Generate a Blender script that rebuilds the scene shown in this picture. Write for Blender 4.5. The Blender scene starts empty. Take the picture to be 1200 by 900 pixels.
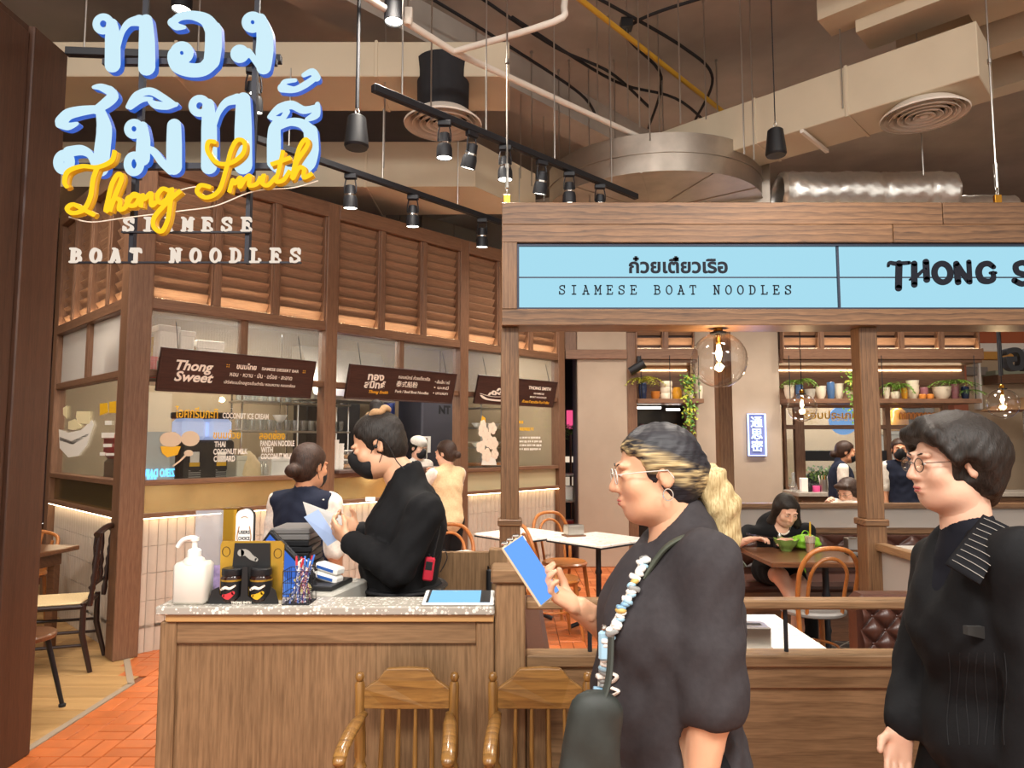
import bpy, bmesh, math, random
import numpy as np
from mathutils import Vector, Matrix

random.seed(7); np.random.seed(7)
sc = bpy.context.scene
COL = sc.collection
R = math.radians
PI = math.pi

# ------------------------------------------------------------------ camera
F_PX, CAM_H = 820.0, 1.55
PITCH = math.atan(68 / 820)
cam_d = bpy.data.cameras.new('camera'); cam = bpy.data.objects.new('camera', cam_d)
COL.objects.link(cam); sc.camera = cam
cam_d.sensor_width = 36; cam_d.lens = F_PX / 1200 * 36; cam_d.clip_end = 200; cam_d.clip_start = 0.02
cam.location = (0, 0, CAM_H); cam.rotation_euler = (PI / 2 + PITCH, 0, 0)

# ------------------------------------------------------------------ world, view, lights
wd = bpy.data.worlds.new('mall_light'); sc.world = wd; wd.use_nodes = True
wd.node_tree.nodes['Background'].inputs[0].default_value = (1.0, 0.93, 0.84, 1)
wd.node_tree.nodes['Background'].inputs[1].default_value = 0.9
vs = sc.view_settings
vs.view_transform = 'Standard'; vs.look = 'None'; vs.gamma = 1; vs.use_curve_mapping = False
vs.exposure = 0.55

def light(kind, name, loc, power, color=(1, .86, .7), target=None, size=.1, angle=80, blend=.6, sy=None):
    d = bpy.data.lights.new(name, kind); o = bpy.data.objects.new(name, d); COL.objects.link(o)
    d.energy = power; d.color = color; o.location = loc
    if kind == 'AREA':
        d.size = size
        if sy: d.shape = 'RECTANGLE'; d.size_y = sy
    else:
        d.shadow_soft_size = size
    if kind == 'SPOT': d.spot_size = R(angle); d.spot_blend = blend
    if target is not None:
        o.rotation_euler = (Vector(target) - Vector(loc)).to_track_quat('-Z', 'Y').to_euler()
    return o

WARM = (1, .91, .80); NEUT = (1, .96, .91)
# unseen area lamps added above and behind the photographer, as concourse ceiling light
for lx, ly in ((-3.0, -1.5), (0.2, -1.8), (3.4, -1.5)):
    light('AREA', 'concourse_fill_lamp', (lx, ly, 5.0), 150, NEUT, (lx, ly + 1.6, 0), size=1.2)
# wide spots without fixtures, added between the ducts to brighten the dining area
for lx, ly, p in ((1.6, 3.2, 75), (-0.7, 3.9, 70), (3.1, 7.1, 110), (0.9, 7.0, 85), (4.6, 7.2, 110), (-3.9, 4.8, 60), (5.2, 3.6, 80)):
    light('SPOT', 'dining_fill_spot', (lx, ly, 4.3), p * 3.0, WARM, (lx, ly, 0), size=.25, angle=125, blend=.8)

# ------------------------------------------------------------------ pixel helpers (photo frame 1200x900)
_c, _s = math.cos(PITCH), math.sin(PITCH)
def ray(px, py):
    a = (px - 600) / F_PX; b = (450 - py) / F_PX
    return Vector((a, _c - b * _s, _s + b * _c))
def atY(px, py, Y):
    r = ray(px, py); r = r * (Y / r.y); return Vector((r.x, r.y, r.z + CAM_H))
def atZ(px, py, Z):
    r = ray(px, py); r = r * ((Z - CAM_H) / r.z); return Vector((r.x, r.y, r.z + CAM_H))
def onplane(px, py, Pt, n):
    r = ray(px, py); o = Vector((0, 0, CAM_H)); t = (Vector(Pt) - o).dot(n) / r.dot(n); return o + r * t

# ------------------------------------------------------------------ mesh builder
class MB:
    def __init__(s): s.v = []; s.f = []; s.m = []
    def add(s, vs_, fs, mi=0):
        b = len(s.v); s.v.extend([tuple(p) for p in vs_])
        s.f.extend([tuple(i + b for i in f) for f in fs]); s.m.extend([mi] * len(fs)); return s
    def box(s, x0, x1, y0, y1, z0, z1, mi=0, M=None):
        v = [(x0,y0,z0),(x1,y0,z0),(x1,y1,z0),(x0,y1,z0),(x0,y0,z1),(x1,y0,z1),(x1,y1,z1),(x0,y1,z1)]
        if M is not None: v = [M @ Vector(p) for p in v]
        return s.add(v, [(0,3,2,1),(4,5,6,7),(0,1,5,4),(1,2,6,5),(2,3,7,6),(3,0,4,7)], mi)
    def cbox(s, x0, x1, y0, y1, z0, z1, c=.004, mi=0, M=None):
        if min(x1-x0, y1-y0, z1-z0) < 2.2*c: c = min(x1-x0, y1-y0, z1-z0) / 2.5
        bm = bmesh.new(); bmesh.ops.create_cube(bm, size=1)
        for v in bm.verts:
            v.co = ((x0+x1)/2 + v.co.x*(x1-x0), (y0+y1)/2 + v.co.y*(y1-y0), (z0+z1)/2 + v.co.z*(z1-z0))
        bmesh.ops.bevel(bm, geom=list(bm.edges), offset=c, segments=1, affect='EDGES')
        bm.verts.index_update()
        v = [(M @ q.co) if M is not None else q.co.copy() for q in bm.verts]
        f = [tuple(q.index for q in p.verts) for p in bm.faces]
        bm.free(); return s.add(v, f, mi)
    def tube(s, pts, r, n=8, closed=False, mi=0, flat=None):
        pts = [Vector(p) for p in pts]; k = len(pts)
        rr = r if hasattr(r, '__len__') else [r] * k
        rings = []; prev = None
        for i, p in enumerate(pts):
            if closed: t = pts[(i+1) % k] - pts[i-1]
            else: t = pts[min(i+1, k-1)] - pts[max(i-1, 0)]
            if t.length < 1e-9: t = Vector((0, 0, 1))
            t.normalize()
            if prev is None:
                a = Vector((0, 0, 1)) if abs(t.z) < .9 else Vector((1, 0, 0))
                nx = t.cross(a).normalized()
            else:
                nx = (prev - t * prev.dot(t))
                nx = nx.normalized() if nx.length > 1e-6 else t.orthogonal().normalized()
            prev = nx; ny = t.cross(nx)
            rings.append([p + (nx*math.cos(2*PI*j/n) + ny*math.sin(2*PI*j/n)*(flat or 1)) * rr[i] for j in range(n)])
        v = [q for g in rings for q in g]; f = []
        for i in range(k if closed else k-1):
            a, b = i*n, ((i+1) % k)*n
            for j in range(n):
                f.append((a+j, a+(j+1) % n, b+(j+1) % n, b+j))
        if not closed:
            f.append(tuple(range(n-1, -1, -1))); f.append(tuple((k-1)*n + j for j in range(n)))
        return s.add(v, f, mi)
    def lathe(s, prof, n=24, M=None, mi=0, cap=True):
        v = []; f = []
        for r_, z in prof:
            for j in range(n):
                p = Vector((r_*math.cos(2*PI*j/n), r_*math.sin(2*PI*j/n), z)); v.append(M @ p if M is not None else p)
        for i in range(len(prof)-1):
            for j in range(n):
                f.append((i*n+j, i*n+(j+1) % n, (i+1)*n+(j+1) % n, (i+1)*n+j))
        if cap:
            f.append(tuple(range(n-1, -1, -1))); f.append(tuple((len(prof)-1)*n+j for j in range(n)))
        return s.add(v, f, mi)
    def prism(s, poly, d0, d1, fn, mi=0):
        # poly: 2D points; fn(x, y, d) -> 3D point
        n = len(poly)
        v = [fn(x, y, d0) for x, y in poly] + [fn(x, y, d1) for x, y in poly]
        f = [tuple(range(n)), tuple(range(2*n-1, n-1, -1))] + [(i, n+i, n+(i+1) % n, (i+1) % n) for i in range(n)]
        return s.add(v, f, mi)
    def grid(s, fn, nu, nv, mi=0, wrap=False):
        v = [fn(i/nu, j/nv) for j in range(nv+1) for i in range(nu+1)]; w = nu+1
        f = [(j*w+i, j*w+i+1, (j+1)*w+i+1, (j+1)*w+i) for j in range(nv) for i in range(nu)]
        return s.add(v, f, mi)
    def ell(s, c, rad, nu=16, nv=10, M=None, mi=0):
        v = []; f = []
        for j in range(1, nv):
            ph = PI*j/nv
            for i in range(nu):
                a = 2*PI*i/nu
                v.append(Vector((rad[0]*math.sin(ph)*math.cos(a), rad[1]*math.sin(ph)*math.sin(a), rad[2]*math.cos(ph))))
        v += [Vector((0, 0, rad[2])), Vector((0, 0, -rad[2]))]
        if M is not None: v = [M @ q for q in v]
        v = [q + Vector(c) for q in v]
        for j in range(nv-2):
            for i in range(nu):
                f.append((j*nu+i, (j+1)*nu+i, (j+1)*nu+(i+1) % nu, j*nu+(i+1) % nu))
        T, B = len(v)-2, len(v)-1
        for i in range(nu):
            f.append((T, i, (i+1) % nu)); f.append((B, (nv-2)*nu+(i+1) % nu, (nv-2)*nu+i))
        return s.add(v, f, mi)
    # ribbon lettering: pts 2D, half widths; fn(x, y, d)
    def ribbon(s, pts, hw, d0, d1, fn, mi=0, caps=True, closed=False, mi_side=None, sub=6):
        pts = [Vector((p[0], p[1])) for p in pts]
        hw = hw if hasattr(hw, '__len__') else [hw] * len(pts)
        P_, W_ = smooth2(pts, hw, sub, closed)
        n = len(P_); L = []; Rr = []
        for i in range(n):
            if closed: t = P_[(i+1) % n] - P_[i-1]
            else: t = P_[min(i+1, n-1)] - P_[max(i-1, 0)]
            t = t.normalized() if t.length > 1e-9 else Vector((1, 0))
            nn = Vector((-t.y, t.x)); L.append(P_[i] + nn*W_[i]); Rr.append(P_[i] - nn*W_[i])
        ms = mi if mi_side is None else mi_side
        m = n if closed else n-1
        v = []
        for i in range(n):
            v += [fn(L[i].x, L[i].y, d0), fn(Rr[i].x, Rr[i].y, d0), fn(L[i].x, L[i].y, d1), fn(Rr[i].x, Rr[i].y, d1)]
        f0 = []; f1 = []
        for i in range(m):
            a = 4*i; b = 4*((i+1) % n)
            f0.append((a, a+1, b+1, b)); f1 += [(a+2, b+2, b+3, a+3), (a, b, b+2, a+2), (a+1, a+3, b+3, b+1)]
        b0 = len(s.v); s.v.extend([tuple(p) for p in v])
        s.f.extend([tuple(i+b0 for i in f) for f in f0+f1]); s.m.extend([mi]*len(f0) + [ms]*len(f1))
        if caps and not closed:
            for e in (0, n-1):
                c = P_[e]; r_ = W_[e]
                poly = [(c.x + r_*math.cos(2*PI*k/16), c.y + r_*math.sin(2*PI*k/16)) for k in range(16)]
                b0 = len(s.m); s.prism(poly, d0, d1, fn, mi)
                for q in range(b0+1, len(s.m)): s.m[q] = ms
        return s
    def build(s, name, mats, parent=None, smooth=None, bevel=0):
        me = bpy.data.meshes.new(name); me.from_pydata([tuple(p) for p in s.v], [], s.f)
        if not isinstance(mats, (list, tuple)): mats = [mats]
        for m in mats: me.materials.append(m)
        if len(mats) > 1: me.polygons.foreach_set('material_index', s.m)
        if smooth:
            me.polygons.foreach_set('use_smooth', [True]*len(me.polygons))
            me.set_sharp_from_angle(angle=R(smooth if smooth is not True else 40))
        me.update()
        o = bpy.data.objects.new(name, me); COL.objects.link(o)
        if parent is not None: o.parent = parent
        if bevel:
            b = o.modifiers.new('bevel', 'BEVEL'); b.width = bevel; b.segments = 2; b.limit_method = 'ANGLE'
        return o

def smooth2(pts, hw, sub, closed):
    n = len(pts)
    if n < 3 or sub <= 1: return pts, list(hw)
    P_, W_ = [], []
    for i in range(n if closed else n-1):
        g = (lambda k: k % n) if closed else (lambda k: min(max(k, 0), n-1))
        p0, p1, p2, p3 = pts[g(i-1)], pts[g(i)], pts[g(i+1)], pts[g(i+2)]
        for k in range(sub):
            t = k/sub
            P_.append(.5*((2*p1) + (p2-p0)*t + (2*p0-5*p1+4*p2-p3)*t*t + (3*p1-p0-3*p2+p3)*t**3))
            W_.append(hw[g(i)]*(1-t) + hw[g(i+1)]*t)
    if not closed: P_.append(pts[-1]); W_.append(hw[-1])
    return P_, W_
def curve(pts, sub=6, closed=False):
    P_, _ = smooth2([Vector(p) for p in pts], [0]*len(pts), sub, closed); return P_
def arc(cx, cy, r, a0, a1, n=10, ry=None):
    return [(cx + r*math.cos(R(a0+(a1-a0)*i/n)), cy + (ry or r)*math.sin(R(a0+(a1-a0)*i/n))) for i in range(n+1)]

def tag(o, label=None, cat=None, group=None, kind=None):
    if label: o['label'] = label
    if cat: o['category'] = cat
    if group: o['group'] = group
    if kind: o['kind'] = kind
    return o
def thing(name, label, cat, loc=(0,0,0), rz=0, group=None, kind=None):
    o = bpy.data.objects.new(name, None); COL.objects.link(o); o.empty_display_size = .1
    o.location = loc; o.rotation_euler = (0, 0, rz)
    return tag(o, label, cat, group, kind)
def struct(name, loc=(0,0,0), rz=0, label=None):
    o = bpy.data.objects.new(name, None); COL.objects.link(o); o.location = loc; o.rotation_euler = (0,0,rz); o.empty_display_size = .1
    o['kind'] = 'structure'
    if label: o['label'] = label
    return o
def dup_part(o, parent, loc=None, rot=None, scale=None):
    c = o.copy(); COL.objects.link(c); c.parent = parent
    if loc is not None: c.location = loc
    if rot is not None: c.rotation_euler = rot
    if scale is not None: c.scale = scale
    return c
def dup(root, loc, rz=None, label=None, group=None):
    c = root.copy(); COL.objects.link(c); c.location = loc
    if rz is not None: c.rotation_euler = (0, 0, rz)
    if label: c['label'] = label
    if group: c['group'] = group
    for ch in list(root.children):
        d = dup_part(ch, c)
        for g in list(ch.children): dup_part(g, d)
    return c

def text_mesh(txt, size=1.0, extrude=0.0, bold=0.0, align='CENTER', spacing=1.0, shear=0.0, res=3):
    cu = bpy.data.curves.new('lettering', 'FONT'); cu.body = txt; cu.size = size; cu.extrude = extrude; cu.offset = bold
    cu.align_x = align; cu.align_y = 'CENTER'; cu.space_character = spacing; cu.shear = shear; cu.resolution_u = res
    o = bpy.data.objects.new('lettering', cu); COL.objects.link(o)
    me = bpy.data.meshes.new_from_object(o)
    bpy.data.objects.remove(o); bpy.data.curves.remove(cu)
    return me
def text(name, txt, mat_, parent, M, size=1.0, extrude=.001, bold=0.0, align='CENTER', spacing=1.0, shear=0.0, width=None):
    me = text_mesh(txt, size, extrude, bold, align, spacing, shear)
    if width:
        xs = [v.co.x for v in me.vertices]
        if xs:
            k = width / max(1e-6, max(xs) - min(xs))
            for v in me.vertices: v.co.x *= k
    me.materials.clear(); me.materials.append(mat_); me.name = name
    me.transform(M)
    o = bpy.data.objects.new(name, me); COL.objects.link(o); o.parent = parent
    return o
def frameM(origin, x, y):
    x = Vector(x).normalized(); y = Vector(y); y = (y - x*y.dot(x)).normalized(); z = x.cross(y)
    M = Matrix((x, y, z)).transposed().to_4x4(); M.translation = Vector(origin); return M

# ------------------------------------------------------------------ materials
def _nodes(name):
    m = bpy.data.materials.new(name); m.use_nodes = True
    nt = m.node_tree; b = nt.nodes['Principled BSDF']; return m, nt, b, nt.nodes, nt.links
def rgb(r, g, b): return (r, g, b, 1)
def srgb(h):
    h = h.lstrip('#'); v = [int(h[i:i+2], 16)/255 for i in (0, 2, 4)]
    return tuple((x/12.92 if x <= .04045 else ((x+.055)/1.055)**2.4) for x in v) + (1,)
def mix_rgb(nt, fac, a, b, mode='MIX'):
    n = nt.nodes.new('ShaderNodeMix'); n.data_type = 'RGBA'; n.blend_type = mode
    for sock, val in ((n.inputs[0], fac), (n.inputs[6], a), (n.inputs[7], b)):
        if hasattr(val, 'is_output') or isinstance(val, bpy.types.NodeSocket): nt.links.new(val, sock)
        else: sock.default_value = val
    return n.outputs[2]
def ramp(nt, fac, stops):
    n = nt.nodes.new('ShaderNodeValToRGB'); e = n.color_ramp.elements
    while len(e) < len(stops): e.new(.5)
    for q, (p, c) in zip(e, stops): q.position = p; q.color = c
    nt.links.new(fac, n.inputs[0]); return n.outputs[0]
def coords(nt, scale=(1,1,1), rnd=True, rot=(0,0,0)):
    tc = nt.nodes.new('ShaderNodeTexCoord'); mp = nt.nodes.new('ShaderNodeMapping')
    mp.inputs['Scale'].default_value = scale; mp.inputs['Rotation'].default_value = rot
    nt.links.new(tc.outputs['Object'], mp.inputs['Vector'])
    if rnd:
        oi = nt.nodes.new('ShaderNodeObjectInfo'); ml = nt.nodes.new('ShaderNodeMath'); ml.operation = 'MULTIPLY'; ml.inputs[1].default_value = 37.0
        nt.links.new(oi.outputs['Random'], ml.inputs[0]); nt.links.new(ml.outputs[0], mp.inputs['Location'])
    return mp.outputs['Vector']
def noise(nt, vec, scale, detail=3, rough=.55, dist=0):
    n = nt.nodes.new('ShaderNodeTexNoise'); n.inputs['Scale'].default_value = scale; n.inputs['Detail'].default_value = detail
    n.inputs['Roughness'].default_value = rough; n.inputs['Distortion'].default_value = dist
    nt.links.new(vec, n.inputs['Vector']); return n.outputs['Fac']
def bump(nt, h, b, strength=.3, dist=.002):
    n = nt.nodes.new('ShaderNodeBump'); n.inputs['Strength'].default_value = strength; n.inputs['Distance'].default_value = dist
    nt.links.new(h, n.inputs['Height']); nt.links.new(n.outputs['Normal'], b.inputs['Normal'])
def plain(name, c, rough=.5, metal=0, spec=.5, var=0.0, vscale=20, bmp=0, emit=None, estr=0, coat=0, sheen=0, sss=0):
    m, nt, b, N, L = _nodes(name)
    b.inputs['Roughness'].default_value = rough; b.inputs['Metallic'].default_value = metal
    b.inputs['Specular IOR Level'].default_value = spec; b.inputs['Base Color'].default_value = c
    if coat: b.inputs['Coat Weight'].default_value = coat; b.inputs['Coat Roughness'].default_value = .15
    if sheen: b.inputs['Sheen Weight'].default_value = sheen
    if sss: b.inputs['Subsurface Weight'].default_value = sss; b.inputs['Subsurface Radius'].default_value = (.012, .005, .003)
    if var or bmp:
        nz = noise(nt, coords(nt), vscale, 4)
        if var:
            d = tuple(x*(1-var) for x in c[:3]) + (1,); l = tuple(min(1, x*(1+var)) for x in c[:3]) + (1,)
            L.new(ramp(nt, nz, [(.3, d), (.7, l)]), b.inputs['Base Color'])
        if bmp: bump(nt, nz, b, bmp)
    if emit is not None: b.inputs['Emission Color'].default_value = emit; b.inputs['Emission Strength'].default_value = estr
    return m
def wood(name, light_, dark, axis='X', rough=.42, ring=9.0, dist=5.0, contrast=.55, fine=.5, spec=.4, coat=0):
    m, nt, b, N, L = _nodes(name)
    sc_ = {'X': (.14, 1, 1), 'Y': (1, .14, 1), 'Z': (1, 1, .14)}[axis]
    v = coords(nt, sc_)
    wv = N.new('ShaderNodeTexWave'); wv.wave_type = 'RINGS'; wv.rings_direction = {'X': 'X', 'Y': 'Y', 'Z': 'Z'}[axis]
    wv.inputs['Scale'].default_value = ring; wv.inputs['Distortion'].default_value = dist
    wv.inputs['Detail'].default_value = 3; wv.inputs['Detail Scale'].default_value = 1.4; wv.wave_profile = 'SAW'
    L.new(v, wv.inputs['Vector'])
    fsc = {'X': (.06, 1, 1), 'Y': (1, .06, 1), 'Z': (1, 1, .06)}[axis]
    fn_ = noise(nt, coords(nt, fsc), 160, 3, .6)
    big = noise(nt, coords(nt, sc_), 3.5, 2)
    mid = tuple((a+b_)/2 for a, b_ in zip(light_, dark))
    c1 = ramp(nt, wv.outputs['Fac'], [(0, light_), (.55, tuple(a*(1-contrast*.45)+d*contrast*.45 for a, d in zip(light_, dark))), (.9, tuple(a*(1-contrast)+d*contrast for a, d in zip(light_, dark))), (1, light_)])
    c2 = mix_rgb(nt, fine, c1, ramp(nt, fn_, [(.3, dark), (.62, light_)]), 'MIX')
    c3 = mix_rgb(nt, 1.0, c2, ramp(nt, big, [(.2, rgb(.78, .76, .74)), (.8, rgb(1.12, 1.1, 1.08))]), 'MULTIPLY')
    L.new(c3, b.inputs['Base Color'])
    b.inputs['Roughness'].default_value = rough; b.inputs['Specular IOR Level'].default_value = spec
    if coat: b.inputs['Coat Weight'].default_value = coat; b.inputs['Coat Roughness'].default_value = .2
    bump(nt, fn_, b, .18, .0015)
    return m
def emis(name, c, s):
    m, nt, b, N, L = _nodes(name); N.remove(b)
    e = N.new('ShaderNodeEmission'); e.inputs[0].default_value = c; e.inputs[1].default_value = s
    L.new(e.outputs[0], N['Material Output'].inputs[0]); return m
def pane_mat(name, tint=(1,1,1,1), refl=.08, rough=.02, haze=0.0, hazec=(.9,.9,.9,1), pwr=5.0):
    m, nt, b, N, L = _nodes(name); N.remove(b)
    t = N.new('ShaderNodeBsdfTransparent'); t.inputs[0].default_value = tint
    g = N.new('ShaderNodeBsdfGlossy'); g.inputs['Roughness'].default_value = rough
    lw = N.new('ShaderNodeLayerWeight'); lw.inputs[0].default_value = .5
    pw = N.new('ShaderNodeMath'); pw.operation = 'POWER'; pw.inputs[1].default_value = pwr; L.new(lw.outputs['Facing'], pw.inputs[0])
    ad = N.new('ShaderNodeMath'); ad.operation = 'MULTIPLY_ADD'; ad.inputs[1].default_value = .8; ad.inputs[2].default_value = refl; ad.use_clamp = True
    L.new(pw.outputs[0], ad.inputs[0])
    mx = N.new('ShaderNodeMixShader'); L.new(ad.outputs[0], mx.inputs[0]); L.new(t.outputs[0], mx.inputs[1]); L.new(g.outputs[0], mx.inputs[2])
    out = mx
    if haze:
        d = N.new('ShaderNodeBsdfTranslucent'); d.inputs[0].default_value = hazec
        d2 = N.new('ShaderNodeBsdfDiffuse'); d2.inputs[0].default_value = hazec
        m1 = N.new('ShaderNodeMixShader'); m1.inputs[0].default_value = .5; L.new(d.outputs[0], m1.inputs[1]); L.new(d2.outputs[0], m1.inputs[2])
        m2 = N.new('ShaderNodeMixShader'); m2.inputs[0].default_value = haze; L.new(mx.outputs[0], m2.inputs[1]); L.new(m1.outputs[0], m2.inputs[2]); out = m2
    L.new(out.outputs[0], N['Material Output'].inputs[0]); return m

STALL_L, STALL_D = srgb('#86634b'), srgb('#573b2c')
W_STALL_X = wood('stall_wood_x', STALL_L, STALL_D, 'X', contrast=.45)
W_STALL_Y = wood('stall_wood_y', STALL_L, STALL_D, 'Y', contrast=.45)
W_STALL_Z = wood('stall_wood_z', STALL_L, STALL_D, 'Z', contrast=.45, dist=2.5, ring=12)
W_SLAT = wood('slat_wood', srgb('#a07a5e'), srgb('#6d4c38'), 'X', dist=2, contrast=.35, rough=.5)
W_SLAT_Y = wood('slat_wood_y', srgb('#a07a5e'), srgb('#6d4c38'), 'Y', dist=2, contrast=.35, rough=.5)
OAK_L, OAK_D = srgb('#846244'), srgb('#3d291c')
W_OAK_X = wood('oak_x', OAK_L, OAK_D, 'X', ring=11, dist=6, contrast=.95, fine=.42)
W_OAK_Y = wood('oak_y', OAK_L, OAK_D, 'Y', ring=7, dist=7, contrast=.8, fine=.35)
W_OAK_Z = wood('oak_z', OAK_L, OAK_D, 'Z', ring=16, dist=2.5, contrast=.6, fine=.45)
CNT_L, CNT_D = srgb('#937454'), srgb('#57412b')
W_CNT_X = wood('counter_oak_x', CNT_L, CNT_D, 'X', ring=8, dist=7, contrast=.7, fine=.45)
W_CNT_Y = wood('counter_oak_y', CNT_L, CNT_D, 'Y', ring=8, dist=7, contrast=.7, fine=.45)
W_CNT_Z = wood('counter_oak_z', CNT_L, CNT_D, 'Z', ring=14, dist=2.5, contrast=.45, fine=.55)
W_BIG_Z = wood('dark_red_wood_z', srgb('#553a2b'), srgb('#33221a'), 'Z', ring=5, dist=4, contrast=.5, fine=.5)
W_GOLD_Z = wood('golden_oak_z', srgb('#9c733c'), srgb('#56371a'), 'Z', ring=14, dist=5, contrast=.7, fine=.4, rough=.3, coat=.3)
W_GOLD_X = wood('golden_oak_x', srgb('#9c733c'), srgb('#56371a'), 'X', ring=14, dist=5, contrast=.8, fine=.4, rough=.3, coat=.3)
W_BENT = wood('bentwood', srgb('#b8743a'), srgb('#7c441d'), 'Z', ring=10, dist=4, contrast=.4, fine=.4, rough=.3, coat=.3)
W_DARKTOP = wood('dark_table_wood', srgb('#7a5136'), srgb('#4a2d1c'), 'X', rough=.3, coat=.3)
W_BOARD = wood('sign_board_wood', srgb('#4a2c22'), srgb('#301a14'), 'X', ring=5, dist=4, contrast=.5, fine=.6, rough=.5)
BRASS = plain('brass_sheet', srgb('#ecd092'), .24, .8, var=.10, vscale=6, bmp=.05)
BRASS_D = plain('brass_fitting', srgb('#a8772b'), .3, 1.0)
PLASTER = plain('beige_plaster', srgb('#ad9b89'), .85, var=.05, vscale=3, bmp=.05)
CREAM_W = plain('kitchen_wall', srgb('#a89478'), .7, var=.05, vscale=3)
CONC = plain('concrete', srgb('#aca399'), .9, var=.14, vscale=1.6, bmp=.2)
DUCT_W = plain('painted_duct', srgb('#cdbfa6'), .75, var=.05, vscale=2, bmp=.05)
GALV = plain('galvanised_steel', srgb('#b8aea2'), .38, .9, var=.14, vscale=5, bmp=.03)
FOIL = plain('foil_wrap', srgb('#e9e6e0'), .34, .9, var=.06, vscale=22, bmp=.8)
BLACK_M = plain('black_metal', srgb('#1c1d22'), .5, .2)
BLACK_P = plain('black_plastic', srgb('#17181b'), .45)
BLACK_RUB = plain('black_rubber', srgb('#202024'), .8, var=.1)
WHITE_P = plain('white_plastic', srgb('#f2f0ea'), .35)
WHITE_PT = plain('white_paint', srgb('#e6ddd0'), .6)
GREY_P = plain('grey_plastic', srgb('#9a9a96'), .45)
STEEL = plain('stainless_steel', srgb('#b9b6b0'), .28, 1.0, var=.05, vscale=8)
CHROME = plain('chrome', srgb('#d8d4ce'), .12, 1.0)
PAPER = plain('paper', srgb('#f4efe6'), .8)
YEL_PIPE = plain('yellow_pipe', srgb('#c79a2c'), .5)
LETTER_W = plain('white_letter_print', srgb('#f4e8d8'), .6)
LETTER_Y = plain('yellow_letter_print', srgb('#e2a62a'), .6)
INK = plain('ink', srgb('#141823'), .7, spec=.2)
TILE = plain('glazed_tile', srgb('#bfb1a1'), .3, var=.05, vscale=9, bmp=.05)
GROUT = plain('grout', srgb('#b0a394'), .9)
BRICK = plain('terracotta', srgb('#cf6426'), .42, var=.16, vscale=5, bmp=.06)
def brick_mat():
    m, nt, b, N, L = _nodes('terracotta_brick')
    oi = N.new('ShaderNodeObjectInfo')
    geo = N.new('ShaderNodeNewGeometry')
    nz = noise(nt, coords(nt), 7, 4)
    c1 = ramp(nt, geo.outputs['Random Per Island'], [(0, srgb('#ad5728')), (.5, srgb('#bf6734')), (1, srgb('#cd7a47'))])
    c0 = ramp(nt, oi.outputs['Random'], [(0, rgb(.85, .82, .8)), (1, rgb(1.08, 1.08, 1.08))])
    c2 = mix_rgb(nt, 1.0, c1, c0, 'MULTIPLY')
    c3 = mix_rgb(nt, 1.0, c2, ramp(nt, nz, [(.3, rgb(.85, .84, .82)), (.7, rgb(1.1, 1.1, 1.1))]), 'MULTIPLY')
    L.new(c3, b.inputs['Base Color']); b.inputs['Roughness'].default_value = .38; bump(nt, nz, b, .08); return m
BRICK = brick_mat()
PLANK = wood('floor_plank_wood', srgb('#c09a68'), srgb('#94703f'), 'X', ring=3, dist=5, contrast=.5, fine=.35, rough=.4)
def terrazzo():
    m, nt, b, N, L = _nodes('terrazzo')
    v = coords(nt, (1,1,1), False)
    vo = N.new('ShaderNodeTexVoronoi'); vo.inputs['Scale'].default_value = 95; L.new(v, vo.inputs['Vector'])
    sep = N.new('ShaderNodeSeparateColor'); L.new(vo.outputs['Color'], sep.inputs[0])
    th = N.new('ShaderNodeMath'); th.operation = 'MULTIPLY'; L.new(sep.outputs[0], th.inputs[0]); th.inputs[1].default_value = .62
    ls = N.new('ShaderNodeMath'); ls.operation = 'LESS_THAN'; L.new(vo.outputs['Distance'], ls.inputs[0]); L.new(th.outputs[0], ls.inputs[1])
    chip = ramp(nt, sep.outputs[1], [(0, srgb('#e9e4da')), (.6, srgb('#cfc8bb')), (1, srgb('#f2efe8'))])
    L.new(mix_rgb(nt, ls.outputs[0], srgb('#a9a398'), chip), b.inputs['Base Color']); b.inputs['Roughness'].default_value = .25; return m
TERRAZZO = terrazzo()
def marble():
    m, nt, b, N, L = _nodes('white_marble')
    n1 = noise(nt, coords(nt), 9, 6, .6, 1.5)
    L.new(ramp(nt, n1, [(.35, srgb('#efe9e0')), (.52, srgb('#f6f2ea')), (.6, srgb('#d5cdc2')), (.66, srgb('#f3eee6'))]), b.inputs['Base Color'])
    b.inputs['Roughness'].default_value = .16; return m
MARBLE = marble()
LEATHER = plain('brown_leather', srgb('#4b2d24'), .32, var=.12, vscale=30, bmp=.12)
CANE = plain('woven_cane', srgb('#d9bd8d'), .7, var=.2, vscale=140, bmp=.5)
DARKW = plain('ebonised_wood', srgb('#2a1a16'), .3, var=.15, vscale=30)
GLASS = pane_mat('clear_pane', (.97,.975,.96,1), .06)
GLASS_GLOBE = pane_mat('globe_glass', (1,.985,.965,1), .07, .01, pwr=2.6)
FLUTED = pane_mat('fluted_glass', (.9,.9,.88,1), .10, .1, .24, srgb('#cfc8bd'))
FROST = pane_mat('frosted_glass', (.85,.86,.86,1), .08, .2, .75, srgb('#c9c2bb'))
LED = emis('led_strip_light', (1, .78, .5, 1), 10)
LED_UP = emis('louvre_led_light', (1, .78, .5, 1), 26)
LED_W = emis('led_tube_light', (1, .93, .82, 1), 9)
LAMP_FACE = emis('lamp_face', (1, .93, .8, 1), 7)
FILAMENT = emis('filament_glow', (1, .72, .34, 1), 26)
NEON_W = emis('neon_letter_face', (.43, .59, .66, 1), 1.0)
BLOOM_SIDE = plain('letter_return_bloom', srgb('#1d2c48'), .4, emit=(.03, .16, .8, 1), estr=.45)  # blue emission put into the letter sides stands in for camera bloom
NEON_B = emis('neon_tube_blue', (.45, .62, 1, 1), 3.0)
NEON_Y = emis('neon_tube_yellow', (1, .60, .02, 1), .8)
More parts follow.
